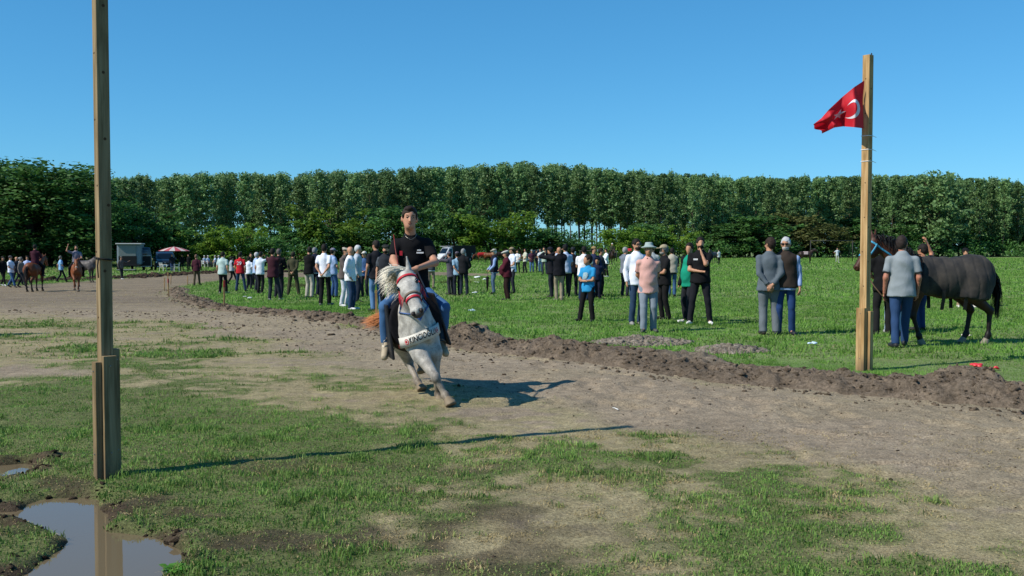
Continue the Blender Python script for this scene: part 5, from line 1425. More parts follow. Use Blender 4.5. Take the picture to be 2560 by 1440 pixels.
    if manewind is None:
        D = np.tile(np.array([maneside * 0.8, 0, 0.35]), (n, 1)); Ls = r_.uniform(.18, .34, n); g = (0, 0, -0.9)
    else:
        lock = r_.integers(0, 26, n); lj = r_.normal(0, .22, (26, 3)); lL = r_.uniform(.14, .30, 26); tt = np.sort(r_.uniform(0.15, 1.0, 26))[lock] + r_.normal(0, .03, n); tt = np.clip(tt, 0, 1.02); R = ((1 - tt) ** 2)[:, None] * crest0 + (2 * tt * (1 - tt))[:, None] * ctrl + (tt ** 2)[:, None] * crest1 + r_.normal(0, .012, (n, 3)); D = np.array(manewind) + lj[lock]; Ls = lL[lock] * r_.uniform(.8, 1.25, n); g = manegrav
    obj('mane', strands(R, D, Ls,   .022 if manewind is None else .012, g, r_, 6, .22 if manewind is None else .08, .05 if manewind is None else .025, None if manewind is None else manenrm), plain('mane_' + mane.lstrip('#'), mane, 0.6, 0.3, noise=0.2, nscale=18), root)
    n = int(130 * nstr)
    R = np.array([0, -.775, 1.17]) + r_.normal(0, .018, (n, 3))
    if tailfn is None:
        D = np.tile(np.array([0, -0.45, -0.5]), (n, 1)); Ls = r_.uniform(.55, .85, n); VF = strands(R, D, Ls, .03, (0, .15, -1.6), r_, 6, .10)
    else:
        VF = tailfn(R, r_, n)
    obj('tail', VF, plain('tail_' + tailc.lstrip('#'), tailc, 0.6, 0.3, noise=0.25, nscale=30), root)
    tag(root, label, cat, group)
    return B, dict(P=P, N=N, a=a, l=l, u=u)

def hit(B, c, d, far=0.6, off=0.004):
    ts = np.linspace(0, far, 240); f = B.ev(np.asarray(c) + ts[:, None] * np.asarray(d))
    i = np.where(f < 0)[0]
    t = ts[min(i[-1] + 1, len(ts) - 1)] if len(i) else 0.02
    return np.asarray(c) + (t + off) * np.asarray(d)

def ring(B, c, ax, e1, e2, a0, a1, n, width, mat, name, parent, off=.004, thick=.006):
    Ps, Ns, Ws = [], [], []
    for t in np.linspace(a0, a1, n):
        d = unit(math.cos(t) * e1 + math.sin(t) * e2); Ps.append(hit(B, c, d, off=off)); Ns.append(d); Ws.append(ax)
    obj(name, ribbon(Ps, Ns, Ws, width, thick), mat, parent, True)
    return np.array(Ps), np.array(Ns)

def place(root, R, S):
    M = Matrix(np.array(R).tolist()).to_4x4()
    root.rotation_euler = M.to_euler(); root.scale = (S, S, S)

def rotz(t): return np.array([[math.cos(t), -math.sin(t), 0], [math.sin(t), math.cos(t), 0], [0, 0, 1]])
def roty(t): return np.array([[math.cos(t), 0, math.sin(t)], [0, 1, 0], [-math.sin(t), 0, math.cos(t)]])
def heading(dx, dy): return math.atan2(-dx, dy)

# ---- the grey horse in full amble
HS = 0.92
RG = rotz(heading(0.27, -0.96)) @ roty(math.radians(13))
tgt = W(1049, 822, 10.15)
LOCG = tgt - RG @ (np.array([0, .60, 1.0]) * HS)
gh = empty('horse', LOCG)
place(gh, RG, HS)
def toL(p): return RG.T @ (np.asarray(p) - LOCG) / HS
gl = dict(
    fr=[toL(W(1052, 888, 10.12)), toL(W(1090, 945, 9.92)), toL(W(1113, 988, 9.90)), toL(W(1122, 1003, 9.84))],       # reaching fore leg, sunlit
    fl=[toL(W(1084, 880, 10.25)), toL(W(1088, 935, 10.25)), toL(W(1096, 985, 10.35)), toL(W(1098, 1000, 10.30))],     # fore leg in shade behind it
    hr=[toL(W(1000, 850, 11.00)), toL(W(1022, 905, 11.15)), toL(W(1044, 955, 10.95)), toL(W(1052, 968, 10.85))],
    hl=[toL(W(1046, 850, 11.10)), toL(W(1042, 885, 11.45)), toL(W(1048, 912, 11.35)), toL(W(1052, 922, 11.30))])
pl, ns_ = toL(W(1013, 688, 9.80)), toL(W(1045, 784, 9.42))
hl_ = RG.T @ unit(np.array([-46.0, 0, -20.0]))          # the horse's right is the left of the picture
M_GREY = flea(coat_mat('grey_coat', '#c4c1ba', '#7c6f5e', 0.22, 0.80, 0.24, 8.0))
def tail_orange(R, r_, n):
    n = 800; R = np.array([0, -.775, 1.15]) + r_.normal(0, .022, (n, 3)); w = RG.T @ np.array([-0.62, 0.62, -0.48])
    return strands(R, np.tile(w, (n, 1)), r_.uniform(.30, .56, n), .006, RG.T @ np.array([-0.30, 0.0, -0.04]), r_, 6, .08, .03, RG.T @ np.array([-.2, -.9, .5]))
BG, HF = horse('grey ambling race horse with red bridle and white chest band coming towards us', gh, M_GREY, 0.0135, gl, pl, ns_, hl_, mane='#dcd4c2', tailc='#b06a34', hoofc='#7a6c58',
               manewind=RG.T @ unit(np.array([-0.97, 0.10, 0.16])), manegrav=tuple(RG.T @ np.array([-.10, 0.05, -0.42])), manenrm=tuple(RG.T @ np.array([-.3, -.9, .45])), tailfn=tail_orange, earback=0.0, nstr=2.0, slim=.80, hw=1.2)
P, a, l, u = HF['P'], HF['a'], HF['l'], HF['u']
RED = plain('red_strap', '#b3202e', 0.45, 0.4); BLK = plain('black_leather', '#17151a', 0.5, 0.4, noise=0.3, nscale=12); LEA = plain('worn_leather', '#6b5f52', 0.6, 0.3)
br = ring(BG, P + a * .10, a, l, u, 0.02, math.pi - 0.02, 21, .028, RED, 'browband', gh)
ring(BG, P + a * .40 - u * .01, a, l, u, -math.pi, math.pi, 30, .030, RED, 'noseband', gh)
ring(BG, P + a * .345 - u * .01, a, l, u, 0.0, math.pi, 20, .026, LEA, 'noseband', gh)
for sd in (-1, 1):
    pts = []
    for q in np.linspace(.10, .42, 9):
        pts.append(hit(BG, P + a * q - u * .02, l * sd))
    obj('cheek_strap', ribbon(pts, [l * sd] * 9, [u] * 9, .022, .006), RED, gh, True)
    pts = [hit(BG, P + a * .43 - u * .04, l * sd)]
    e = toL(W(1030 if sd > 0 else 1042, 676, 10.2))
    obj('rein', tube([pts[0], (pts[0] + e) / 2 + l * sd * .07 - np.array([0, 0, .08]), e], [.008] * 3, 5), BLK, gh, True)
    for k in range(5):
        p0 = hit(BG, P + a * (.16 + .03 * k) - u * .03, l * sd); 
        obj('tassel', tube([p0, p0 + l * sd * .02 - np.array([0, 0, .05]), p0 + l * sd * .03 - np.array([0, 0, .11])], [.006, .005, .002], 5), RED, gh, True)
r9 = np.random.default_rng(9); nf_ = 160
fr_ = P + u * .085 - a * .01 + l * r9.normal(0, .02, (nf_, 1)); obj('forelock', strands(fr_, np.tile(RG.T @ unit(np.array([-.8, -.25, .25])), (nf_, 1)), r9.uniform(.12, .26, nf_), .010, RG.T @ np.array([-.3, 0, -.5]), r9, 5, .18, .03, RG.T @ np.array([-.3, -.9, .45])), plain('mane_d3c9b2', '#dcd4c2', 0.6, 0.3, noise=0.25, nscale=30), gh)
# muzzle skin
for sd in (-1, 1):
    Q = Solid(0.01); Q.ell(P + a * .580 + l * .046 * sd + u * .016, (.022, .026, .024), np.stack([l, a, u], 1)); solid_mesh('nostril', Q, .008, plain('nostril_dark', '#2e2623', 0.6), gh)
Q = Solid(0.02); Q.ell(P + a * .572 - u * .022, (.062, .042, .046), np.stack([l, a, u], 1)).ell(P + a * .53 - u * .06, (.036, .055, .030), np.stack([l, a, u], 1)); solid_mesh('lip', Q, .010, plain('grey_muzzle', '#4d4744', 0.6), gh)
# chest band with lettering
bc = np.array([0, .26, .90]); tiltb = np.array([0, -0.06, 1.0])
e1b, e2b = np.array([0, 1.0, .06]), np.array([1.0, 0, -.14])
WHT = plain('white_band', '#c9c6bd', 0.6, 0.3, noise=0.1, nscale=20)
ang = np.linspace(-1.25, 1.25, 61); ry_ = np.linalg.norm(hit(BG, bc, unit(e1b), .7, .012) - bc); rx_ = .225
def band_r(t, n_=3.2): return (abs(math.sin(t) / rx_) ** n_ + abs(math.cos(t) / ry_) ** n_) ** (-1 / n_)
bp_ = np.array([bc + unit(math.cos(t) * e1b + math.sin(t) * e2b) * max(band_r(t), np.linalg.norm(hit(BG, bc, unit(math.cos(t) * e1b + math.sin(t) * e2b), .7, .010) - bc)) for t in ang]); bn_ = np.array([unit(math.cos(t) * e1b + math.sin(t) * e2b) for t in ang])
for _ in range(3): bp_[1:-1] = (bp_[:-2] + 2 * bp_[1:-1] + bp_[2:]) / 4
bn2 = np.array([unit(np.cross(np.gradient(bp_, axis=0)[i], tiltb)) for i in range(61)]); bn2 = np.where((bn2 * bn_).sum(1)[:, None] < 0, -bn2, bn2)
band = obj('chest_band', ribbon(bp_[8:53], bn2[8:53], [tiltb] * 45, .115, .012), WHT, gh, True)
obj('band_end', ribbon(bp_[52:], bn2[52:], [tiltb] * 9, .118, .014), RED, gh, True); obj('band_end', ribbon(bp_[:9], bn2[:9], [tiltb] * 9, .118, .014), RED, gh, True)
seg = np.linalg.norm(np.diff(bp_, axis=0), axis=1); cum = np.concatenate([[0], np.cumsum(seg)]); mid_s = cum[30]
def on_band(s_, z_, o_):
    """s to the viewer's right along the band, z up, o outward"""
    q = mid_s - s_
    p = np.array([np.interp(q, cum, bp_[:, i]) for i in range(3)]); n_ = unit(np.array([np.interp(q, cum, bn2[:, i]) for i in range(3)]))
    return p + unit(tiltb) * z_ + n_ * (0.012 + o_)
cu = bpy.data.curves.new('t', 'FONT'); cu.body = 'KINCIO\u011eLU'; cu.size = 0.100; cu.align_x = 'CENTER'; cu.align_y = 'CENTER'; cu.space_character = 1.05; cu.offset = 0.0015; cu.resolution_u = 3
to = bpy.data.objects.new('t', cu); me = to.to_mesh().copy(); bpy.data.objects.remove(to); me.name = 'lettering'
xs_ = [v.co.x for v in me.vertices]; wtx = max(xs_) - min(xs_)
for v in me.vertices: v.co = Vector(on_band(v.co.x * 0.315 / wtx, v.co.y * 0.95, .004))
me.materials.append(plain('black_letter', '#141316', 0.6)); link(bpy.data.objects.new('lettering', me), band)
for s0 in (-.200, .200):
    for rr, mat_, oo in ((.032, RED, .003), (.024, WHT, .005), (.016, RED, .007)):
        ptsd = [on_band(s0, 0, oo)] + [on_band(s0 + rr * math.cos(t), rr * math.sin(t), oo) for t in np.linspace(0, 2 * math.pi, 17)[:-1]]
        obj('emblem', (ptsd, [(0, k + 1, (k + 1) % 16 + 1) for k in range(16)]), mat_, band)
# neck charm
cpt = hit(BG, np.array([0, .42, 1.16]), unit(np.array([0.0, 1, .05])), .6, .012)
BLU = plain('blue_charm', '#3a5a92', 0.5, 0.4)
obj('neck_charm', ([cpt + np.array(q) for q in ((-.085, 0, .02), (.085, 0, .02), (0, .02, -.075), (-.085, .012, .02), (.085, .012, .02), (0, .032, -.075))], [(0, 1, 2), (3, 5, 4), (0, 3, 4, 1), (1, 4, 5, 2), (2, 5, 3, 0)]), BLU, gh)
obj('charm_bead', box(cpt[0], cpt[1] + .03, cpt[2] - .01, .04, .012, .04, None, .004), RED, gh)
for sd in (-1, 1):
    pts = [cpt + np.array([sd * .085, 0, .02])] + [hit(BG, np.array([0, .44 + .05 * k, 1.20 + .05 * k]), unit(np.array([sd, .5 - .1 * k, .1])), .6, .008) for k in range(4)]
    obj('charm_cord', tube(pts, [.009] * 5, 5), BLU, gh, True)
# saddle and pad
Q = Solid(0.05); cl = [((0, .46, 0), (0, 1, 0)), ((0, -.34, 0), (0, -1, 0)), ((0, 0, .68), (0, 0, -1))]
Q.cone((0, .40, 1.06), (0, -.05, 1.03), .325, .345, flat=(X_ := np.array([1.0, 0, 0]), .92), clip=cl).cone((0, -.05, 1.03), (0, -.46, 1.10), .325, .295, flat=(X_, .94), clip=cl).cone((0, .42, 1.27), (0, .05, 1.22), .13, .14, clip=cl)
solid_mesh('saddle_pad', Q, .02, cloth('#16151a', 0.8), gh)
Q = Solid(0.05); cl2 = [((0, .26, 0), (0, 1, 0)), ((0, -.28, 0), (0, -1, 0)), ((0, 0, .98), (0, 0, -1))]
Q.cone((0, .20, 1.06), (0, -.20, 1.05), .335, .345, flat=(X_, .90), clip=cl2).ell((0, -.22, 1.38), (.17, .07, .08)).ell((0, .18, 1.40), (.09, .06, .08))
solid_mesh('saddle', Q, .02, BLK, gh)
for sd in (-1, 1):
    fp = np.array([.30 * sd, .20, 1.02]); obj('saddle_flap', box(*fp, .03, .46, .62, roty(-.10 * sd), .012), BLK, gh)
    foot = toL(W(973 if sd > 0 else 1106, 872, 10.45))
    t0 = np.array([.29 * sd, .05, 1.15])
    obj('stirrup_leather', ribbon([t0, (t0 + foot) / 2 + np.array([.02 * sd, 0, 0]), foot + np.array([0, 0, .12])], [(sd, 0, 0)] * 3, [(0, 1, 0)] * 3, .03, .006), LEA, gh)
    loop = [foot + np.array([.065 * math.sin(t) , 0, .03 + .085 * math.cos(t)]) for t in np.linspace(0, 2 * math.pi, 13)]
    obj('stirrup', tube(loop, [.006] * 13, 5), plain('steel', '#8a8884', 0.35, 0.5, 0.8), gh, True)

# ---- rider of the grey horse
ro = np.array([-1.05, 10.7, 0.0])
def w_(x, y, D): return W(x, y, D) - ro
fw = unit(np.array([0.10, -1.0, 0])); lt = np.cross(fw, [0, 0, 1.0])
zz_ = np.cross(lt, fw)
hf = unit(np.array([0.16, -0.98, -0.02])); hl2 = unit(np.cross(hf, [0.05, 0, 1.0])); RHD = np.stack([hl2, hf, np.cross(hl2, hf)], 1)
JR = dict(pel=w_(1034, 716, 10.80), waist=w_(1033, 686, 10.80), chest=w_(1030, 640, 10.76), neck=w_(1027, 589, 10.72), chin=w_(1025, 570, 10.68), head=w_(1024, 546, 10.66),
          shr=w_(991, 609, 10.72), shl=w_(1068, 609, 10.76), elr=w_(984, 652, 10.62), wrr=w_(1003, 688, 10.28), ell=w_(1087, 656, 10.62), wrl=w_(1043, 671, 10.24),
          hipr=w_(1012, 730, 10.82), hipl=w_(1056, 730, 10.84), knr=w_(962, 768, 10.40), anr=w_(966, 848, 10.52), knl=w_(1110, 770, 10.44), anl=w_(1102, 846, 10.56),
          lat=lt, fwd=fw, RH=RHD, fdr=unit(np.array([-.05, -.80, -.42])), fdl=unit(np.array([.40, -.85, -.18])), hdl=unit(np.array([-.8, -.4, -.35])), hdr=unit(np.array([.3, -.6, -.6])))
def rider_extra(root, J, hp, s, RH):
    A = Solid(0.01)
    A.ell(hp(0, -.01, 0.088), np.array([.062, .085, .046]), RH).ell(hp(.01, 0.045, 0.104), np.array([.044, .036, .026]), RH)
    solid_mesh('hair', A, .008, plain('hair_#241a14', '#241a14', 0.75, 0.25, noise=0.35, nscale=60), root, wrinkle=.003, wscale=90)
    obj('necklace', tube([J['neck'] + RT_r @ np.array(q) for q in ((-.065, .03, .02), (-.045, .075, -.02), (0, .095, -.045), (.045, .075, -.02), (.065, .03, .02))], [.0016] * 5, 5), plain('silver', '#c9c4b6', 0.3, 0.5, 0.9), root, True)
    for (xx, zz2, ww, hh) in ((-.085, .035, .075, .016), (-.075, .062, .04, .012)):
        obj('print', box(*(J['chest'] + RT_r @ np.array([xx, .131, zz2])), ww, .004, hh, RT_r, .001), plain('white_print', '#d5d5d5'), root)
    obj('print', box(*(J['chest'] + RT_r @ np.array([.115, .118, .03])), .03, .004, .05, RT_r, .001), RED, root)
RT_r = np.stack([lt, fw, zz_], 1)
human('young rider in black T-shirt and blue jeans on the grey horse', tuple(ro), 0.0, 1.76, 0.0115, top='#131316', bottom='#40648e', shoe='#a3967f', hair='#2b2018', joints=JR, hem=0.88, skin='#b5846a', group='riders', name='person', extra=rider_extra, seed=3, girth=0.95)
wh = empty('riding_whip', W(1000, 676, 10.22))
wp = [W(1000, 690, 10.2), W(994, 655, 10.3), W(988, 620, 10.4), W(984, 586, 10.45)]; o_ = W(1000, 676, 10.22)
obj('shaft', tube([p - o_ for p in wp], [.007, .006, .005, .004], 6), plain('whip_red', '#7a2a24', 0.5), wh, True)
obj('handle', tube([wp[0] - o_, wp[0] * .75 + wp[1] * .25 - o_], [.011, .010], 6), BLK, wh, True)
tag(wh, 'thin red riding whip held upright by the young rider', 'whip')

# ---- dark bay horse under a rug, standing at the right
rc = G(2367, 865); RS = 1.03
rh = empty('horse', (rc[0], rc[1] + .25, h1(rc[0], rc[1]))); place(rh, rotz(heading(-1.0, -0.04)), RS)
M_BAY = coat_mat('dark_bay_coat', '#4a2a1c', '#17120f', 0.45, 0.75, 0.12)
BR, HR_ = horse('dark bay horse under a quilted charcoal rug facing left', rh, M_BAY, 0.02, dict(fl=[(-.14, .44, .82), (-.13, .50, .47), (-.13, .40, .155), (-.13, .37, .07)], fr=[(.14, .44, .82), (.13, .66, .48), (.13, .62, .16), (.13, .66, .07)],
                  hl=[(-.15, -.36, .82), (-.13, -.72, .54), (-.13, -.70, .165), (-.13, -.66, .07)], hr=[(.15, -.36, .82), (.13, -.54, .54), (.13, -.48, .165), (.13, -.43, .07)]),
                poll=(0.0, 1.04, 1.66), nose=(-0.02, 1.38, 1.17), mane='#120f0d', tailc='#15110e', hoofc='#7d7768')
RUG, ntr, brg = newmat('quilted_rug')
brg.inputs['Base Color'].default_value = (*H3('#3a3836'), 1); brg.inputs['Roughness'].default_value = 0.92
tcr = ntr.nodes.new('ShaderNodeTexCoord'); nr = ntr.nodes.new('ShaderNodeTexNoise'); nr.inputs['Scale'].default_value = 6; nr.inputs['Detail'].default_value = 6; ntr.links.new(tcr.outputs['Object'], nr.inputs[0])
rr_ = ntr.nodes.new('ShaderNodeValToRGB'); rr_.color_ramp.elements[0].color = (*H3('#1c1c1d'), 1); rr_.color_ramp.elements[1].color = (*H3('#403b36'), 1); rr_.color_ramp.elements[0].position = .35; rr_.color_ramp.elements[1].position = .75
ntr.links.new(nr.outputs[0], rr_.inputs[0]); ntr.links.new(rr_.outputs[0], brg.inputs['Base Color'])
Q = Solid(0.07); X = np.array([1.0, 0, 0])
zl = [((0, 0.0, .77), (0, .10, -1)), ((0, .62, 0), (0, 1, .2))]
Q.cone((0, .38, 1.06), (0, -.05, 1.03), .295, .325, flat=(X, .88), clip=zl).cone((0, -.05, 1.03), (0, -.46, 1.10), .325, .300, flat=(X, .94), clip=zl).cone((0, .42, 1.27), (0, .05, 1.22), .13, .14, clip=zl).ell((0, -.50, 1.18), (.25, .32, .23), clip=zl)
for sd in (-1, 1):
    Q.ell((.14 * sd, .42, 1.04), (.135, .22, .30), clip=zl).ell((.14 * sd, -.50, 1.02), (.17, .29, .34), clip=zl)
    Q.cone((.16 * sd, -.5, 1.0), (.18 * sd, -.52, .78), .19, .16, clip=zl).cone((.15 * sd, -.46, 1.0), (.16 * sd, -.36, .80), .22, .185, clip=zl)
def quilt(f, X_, Y_, Z_): return f + 0.013 * np.exp(-((((Y_ + 2 + .02 * np.sin(Z_ * 9)) % 0.15) - 0.075) / 0.013) ** 2) + 0.006 * np.sin(Y_ * 31 + 3 * np.sin(Z_ * 7)) * np.clip((Z_ - .9) * 2, 0, 1)
solid_mesh('rug', Q, .018, RUG, rh, modify=quilt)
for yy in (.08, -.28):
    for sd in (-1, 1):
        p0 = np.array([.27 * sd, yy, .86]); obj('surcingle', ribbon([p0, p0 + np.array([-.02 * sd, 0, -.14]), p0 + np.array([-.05 * sd, .01, -.30])], [(sd, 0, 0)] * 3, [(0, 1, 0)] * 3, .055, .008), BLK, rh)
P, a, l, u = HR_['P'], HR_['a'], HR_['l'], HR_['u']
HAL = plain('blue_halter', '#3d93b8', 0.5, 0.4)
ring(BR, P + a * .36 - u * .01, a, l, u, -math.pi, math.pi, 26, .03, HAL, 'halter_noseband', rh)
ring(BR, P + a * .10 - u * .02, unit(a + .3 * u), l, u, -math.pi, math.pi, 26, .03, HAL, 'halter_headpiece', rh)
for sd in (-1, 1):
    pts = [hit(BR, P + a * q - u * .03, l * sd) for q in np.linspace(.08, .36, 8)]; obj('cheek_strap', ribbon(pts, [l * sd] * 8, [u] * 8, .028, .006), HAL, rh, True)
nos = P + a * .5 - u * .07
lead = empty('lead_rope', (0, 0, 0)); lw = [rotz(heading(-1.0, -0.04)) @ (nos * RS) + np.array([rc[0], rc[1] + .25, 0]), W(2185, 715, 15.9), W(2222, 760, 15.8)]
lead.location = lw[-1]
obj('rope', tube([p - lw[-1] for p in lw], [.010] * 3, 6), plain('brown_rope', '#5a4636', 0.8), lead, True)
tag(lead, 'brown lead rope from the rug-covered horse to the man in grey polo', 'rope')

# ---- smaller horses
M_BROWN = coat_mat('brown_coat', '#6e3d20', '#1c1411', .4, .75); M_CHEST = coat_mat('chestnut_coat', '#7d4624', '#6a3c20', .3, .8); M_DGREY = coat_mat('steel_grey_coat', '#55504f', '#2a2624', .4, .9); M_DARK = coat_mat('black_brown_coat', '#2e2019', '#14100e', .4, .8)
def far_horse(x, yf, hd, label, coat, sc=1.0, vox=.035, **kw):
    g = G(x, yf); r = empty('horse', (g[0], g[1], h1(g[0], g[1]))); place(r, rotz(heading(*hd)), sc)
    return (r,) + horse(label, r, coat, vox, group=kw.pop('group', 'horses in the background'), nstr=.4, **kw)
GALLOP = dict(fr=[(.14, .52, .80), (.10, .74, .58), (.08, .62, .36), (.08, .54, .30)], fl=[(-.14, .46, .80), (-.09, .50, .46), (-.07, .56, .16), (-.07, .60, .07)],
              hr=[(.15, -.36, .80), (.12, -.58, .52), (.10, -.40, .20), (.10, -.34, .11)], hl=[(-.15, -.40, .80), (-.12, -.80, .60), (-.10, -1.00, .34), (-.10, -1.04, .25)])
def on_horse(r, x, yf, hd, sc, label, zseat=1.40, **kw):
    g = G(x, yf); d = unit(np.array([hd[0], hd[1], 0])); p = g + d * .05 * sc
    s = 1.0
    return human(label, (p[0], p[1], h1(g[0], g[1])), heading(*hd), 1.75, kw.pop('vox', .028), sit=zseat * sc, group='riders', joints={k: np.array(v) for k, v in dict(
        knr=(.30, .26, zseat * sc - .24), knl=(-.30, .26, zseat * sc - .24), anr=(.30, .10, zseat * sc - .62), anl=(-.30, .10, zseat * sc - .62)).items()}, **kw)
hd = (-0.02, 1.0); r = far_horse(88, 728, hd, 'brown horse with black tail seen from behind at the left', M_BROWN, 1.02, .032, poll=(.0, .98, 1.66))
on_horse(r, 88, 728, hd, 1.02, 'rider in maroon shirt seen from behind at the left', top='#3d1d2a', sleeve='long', bottom='#14141a', hair='#141110', arms=('rein', 'rein'))
hd = (0.40, -0.92); r = far_horse(192, 728, hd, 'chestnut horse trotting towards us left of the tall post', M_CHEST, 1.0, .032, legs=GALLOP, poll=(0, 1.02, 1.50), nose=(0, 1.36, 1.04), mane='#5a3018', tailc='#5a3018')
ring(r[1], r[2]['P'] + r[2]['a'] * .42, r[2]['a'], r[2]['l'], r[2]['u'], -math.pi, math.pi, 16, .03, plain('white_strap', '#b9b4a8', 0.5), 'noseband', r[0])
on_horse(r, 192, 728, hd, 1.0, 'rider in grey-violet polo raising his right fist', top='#6d6d7c', bottom='#16161a', hair='#17120f', beard='#1a1512', arms=(((.36, .10, 1.74), (1, .2, -.3)), 'rein'), lean=4)
hd = (0.9, -0.2); r = far_horse(212, 706, hd, 'steel grey horse with a red hood and white tail behind the waving rider', M_DGREY, 1.0, .035, tailc='#b7b2a8', poll=(0, 1.02, 1.62), nose=(0, 1.50, 1.36))
Q = Solid(.03); hfr = r[2]; Q.cone(hfr['P'] + hfr['a'] * .02, hfr['P'] + hfr['a'] * .40, .125, .09, flat=(hfr['l'], .9)); solid_mesh('hood', Q, .03, cloth('#b3242c'), r[0])
hd = (1.0, -0.1); r = far_horse(2014, 660, hd, 'dark saddled horse standing before the far goal', M_DARK, 1.0, .05)
obj('saddle_cloth', merge([box(0.0, -.02, 1.34, .5, .5, .06, None, .02), box(.29, -.02, 1.2, .04, .45, .3, None, .01), box(-.29, -.02, 1.2, .04, .45, .3, None, .01)]), cloth('#b9a6a8'), r[0])
hd = (0.1, -1.0); r = far_horse(1530, 662, hd, 'dark horse carrying a far rider in a white cap', M_DARK, 1.0, .05)
on_horse(r, 1530, 662, hd, 1.0, 'far rider in olive shirt and white cap', top='#3c4032', sleeve='long', bottom='#1c1d20', hat='cap', hatc='#d4d4d4', arms=('rein', 'rein'), vox=.035)
far_horse(1783, 657, (-0.6, -.8), 'brown-grey horse beside the far person in pale T-shirt', M_DGREY, 0.95, .05)
GRZ = dict(poll=(0, 1.12, 1.05), nose=(0, 1.30, .55))
r = far_horse(1204, 656, (-1, -.3), 'brown grazing horse with a red blanket', M_BROWN, 1.0, .05, **GRZ)
Q = Solid(.06); cl = [((0, 0, .80), (0, 0, -1))]; Q.cone((0, .38, 1.08), (0, -.46, 1.08), .31, .32, flat=(np.array([1., 0, 0]), .9), clip=cl).ell((0, -.5, 1.15), (.25, .31, .24), clip=cl); solid_mesh('blanket', Q, .05, cloth('#a8262c'), r[0])
far_horse(1222, 656, (0.9, -.4), 'brown grazing horse right of the red blanket', M_BROWN, 1.0, .05, **GRZ)
far_horse(1248, 655, (1, .2), 'dark brown horse behind the old man in the navy vest', M_DARK, 1.05, .05)
# ------------------------------------------------------------------ posts, flag
def wood_mat(name, hexa, hexb, scale=1.0):
    m, nt, b = newmat(name)
    tc = nt.nodes.new('ShaderNodeTexCoord'); mp = nt.nodes.new('ShaderNodeMapping'); mp.inputs['Scale'].default_value = (26 * scale, 26 * scale, 1.3 * scale); nt.links.new(tc.outputs['Object'], mp.inputs[0])
    n = nt.nodes.new('ShaderNodeTexNoise'); n.inputs['Scale'].default_value = 1.6; n.inputs['Detail'].default_value = 6; n.inputs['Distortion'].default_value = 0.6; nt.links.new(mp.outputs[0], n.inputs[0])
    n2 = nt.nodes.new('ShaderNodeTexNoise'); n2.inputs['Scale'].default_value = 2.2; nt.links.new(tc.outputs['Object'], n2.inputs[0])
    r = nt.nodes.new('ShaderNodeValToRGB'); r.color_ramp.elements[0].position = .35; r.color_ramp.elements[1].position = .68
    r.color_ramp.elements[0].color = (*H3(hexb), 1); r.color_ramp.elements[1].color = (*H3(hexa), 1); nt.links.new(n.outputs[0], r.inputs[0])
    mm = nt.nodes.new('ShaderNodeMixRGB'); mm.blend_type = 'MULTIPLY'; mm.inputs[0].default_value = 0.5; nt.links.new(r.outputs[0], mm.inputs[1]); nt.links.new(n2.outputs[0], mm.inputs[2])
    n5 = nt.nodes.new('ShaderNodeTexNoise'); n5.inputs['Scale'].default_value = 5; n5.inputs['Detail'].default_value = 5; mp5 = nt.nodes.new('ShaderNodeMapping'); mp5.inputs['Scale'].default_value = (3, 3, .5); nt.links.new(tc.outputs['Object'], mp5.inputs[0]); nt.links.new(mp5.outputs[0], n5.inputs[0])
    r5 = nt.nodes.new('ShaderNodeValToRGB'); r5.color_ramp.elements[0].position = .36; r5.color_ramp.elements[0].color = (.62, .60, .57, 1); r5.color_ramp.elements[1].position = .52; r5.color_ramp.elements[1].color = (1, 1, 1, 1); nt.links.new(n5.outputs[0], r5.inputs[0])
    m5 = nt.nodes.new('ShaderNodeMixRGB'); m5.blend_type = 'MULTIPLY'; m5.inputs[0].default_value = .8; nt.links.new(mm.outputs[0], m5.inputs[1]); nt.links.new(r5.outputs[0], m5.inputs[2])
    sz5 = nt.nodes.new('ShaderNodeSeparateXYZ'); nt.links.new(tc.outputs['Object'], sz5.inputs[0]); ad5 = nt.nodes.new('ShaderNodeMath'); ad5.operation = 'MULTIPLY_ADD'; ad5.inputs[1].default_value = .5; nt.links.new(n5.outputs[0], ad5.inputs[0]); nt.links.new(sz5.outputs[2], ad5.inputs[2])
    mr5 = nt.nodes.new('ShaderNodeMapRange'); mr5.inputs['From Min'].default_value = .22; mr5.inputs['From Max'].default_value = .48; mr5.inputs['To Min'].default_value = .75; mr5.inputs['To Max'].default_value = 0.0; nt.links.new(ad5.outputs[0], mr5.inputs['Value'])
    m6 = nt.nodes.new('ShaderNodeMixRGB'); m6.inputs[2].default_value = (*H3('#5e5142'), 1); nt.links.new(mr5.outputs[0], m6.inputs[0]); nt.links.new(m5.outputs[0], m6.inputs[1]); mm = m6
    nt.links.new(mm.outputs[0], b.inputs['Base Color']); b.inputs['Roughness'].default_value = .8; b.inputs['Specular IOR Level'].default_value = .15
    bp = nt.nodes.new('ShaderNodeBump'); bp.inputs['Strength'].default_value = .25; bp.inputs['Distance'].default_value = .004; nt.links.new(n.outputs[0], bp.inputs['Height']); nt.links.new(bp.outputs[0], b.inputs['Normal'])
    return m
WOOD = wood_mat('sawn_timber', '#d8b684', '#b58f5e'); WOODD = wood_mat('weathered_timber', '#b09a76', '#836f50')
NAIL = plain('nail_head', '#8f8d88', .4, .5, .7); KNOT = plain('knot_wood', '#4a3420', .8)
TH = math.radians(-50.0)                    # the right-hand visible face looks this way
n2v = np.array([math.cos(TH), math.sin(TH), 0]); n1v = np.array([math.cos(TH - math.pi / 2), math.sin(TH - math.pi / 2), 0])
RP = np.stack([n1v * -1, n2v * -1, np.array([0, 0, 1.0])], 1)      # local x = away from the sunlit face, y = away from the shaded face
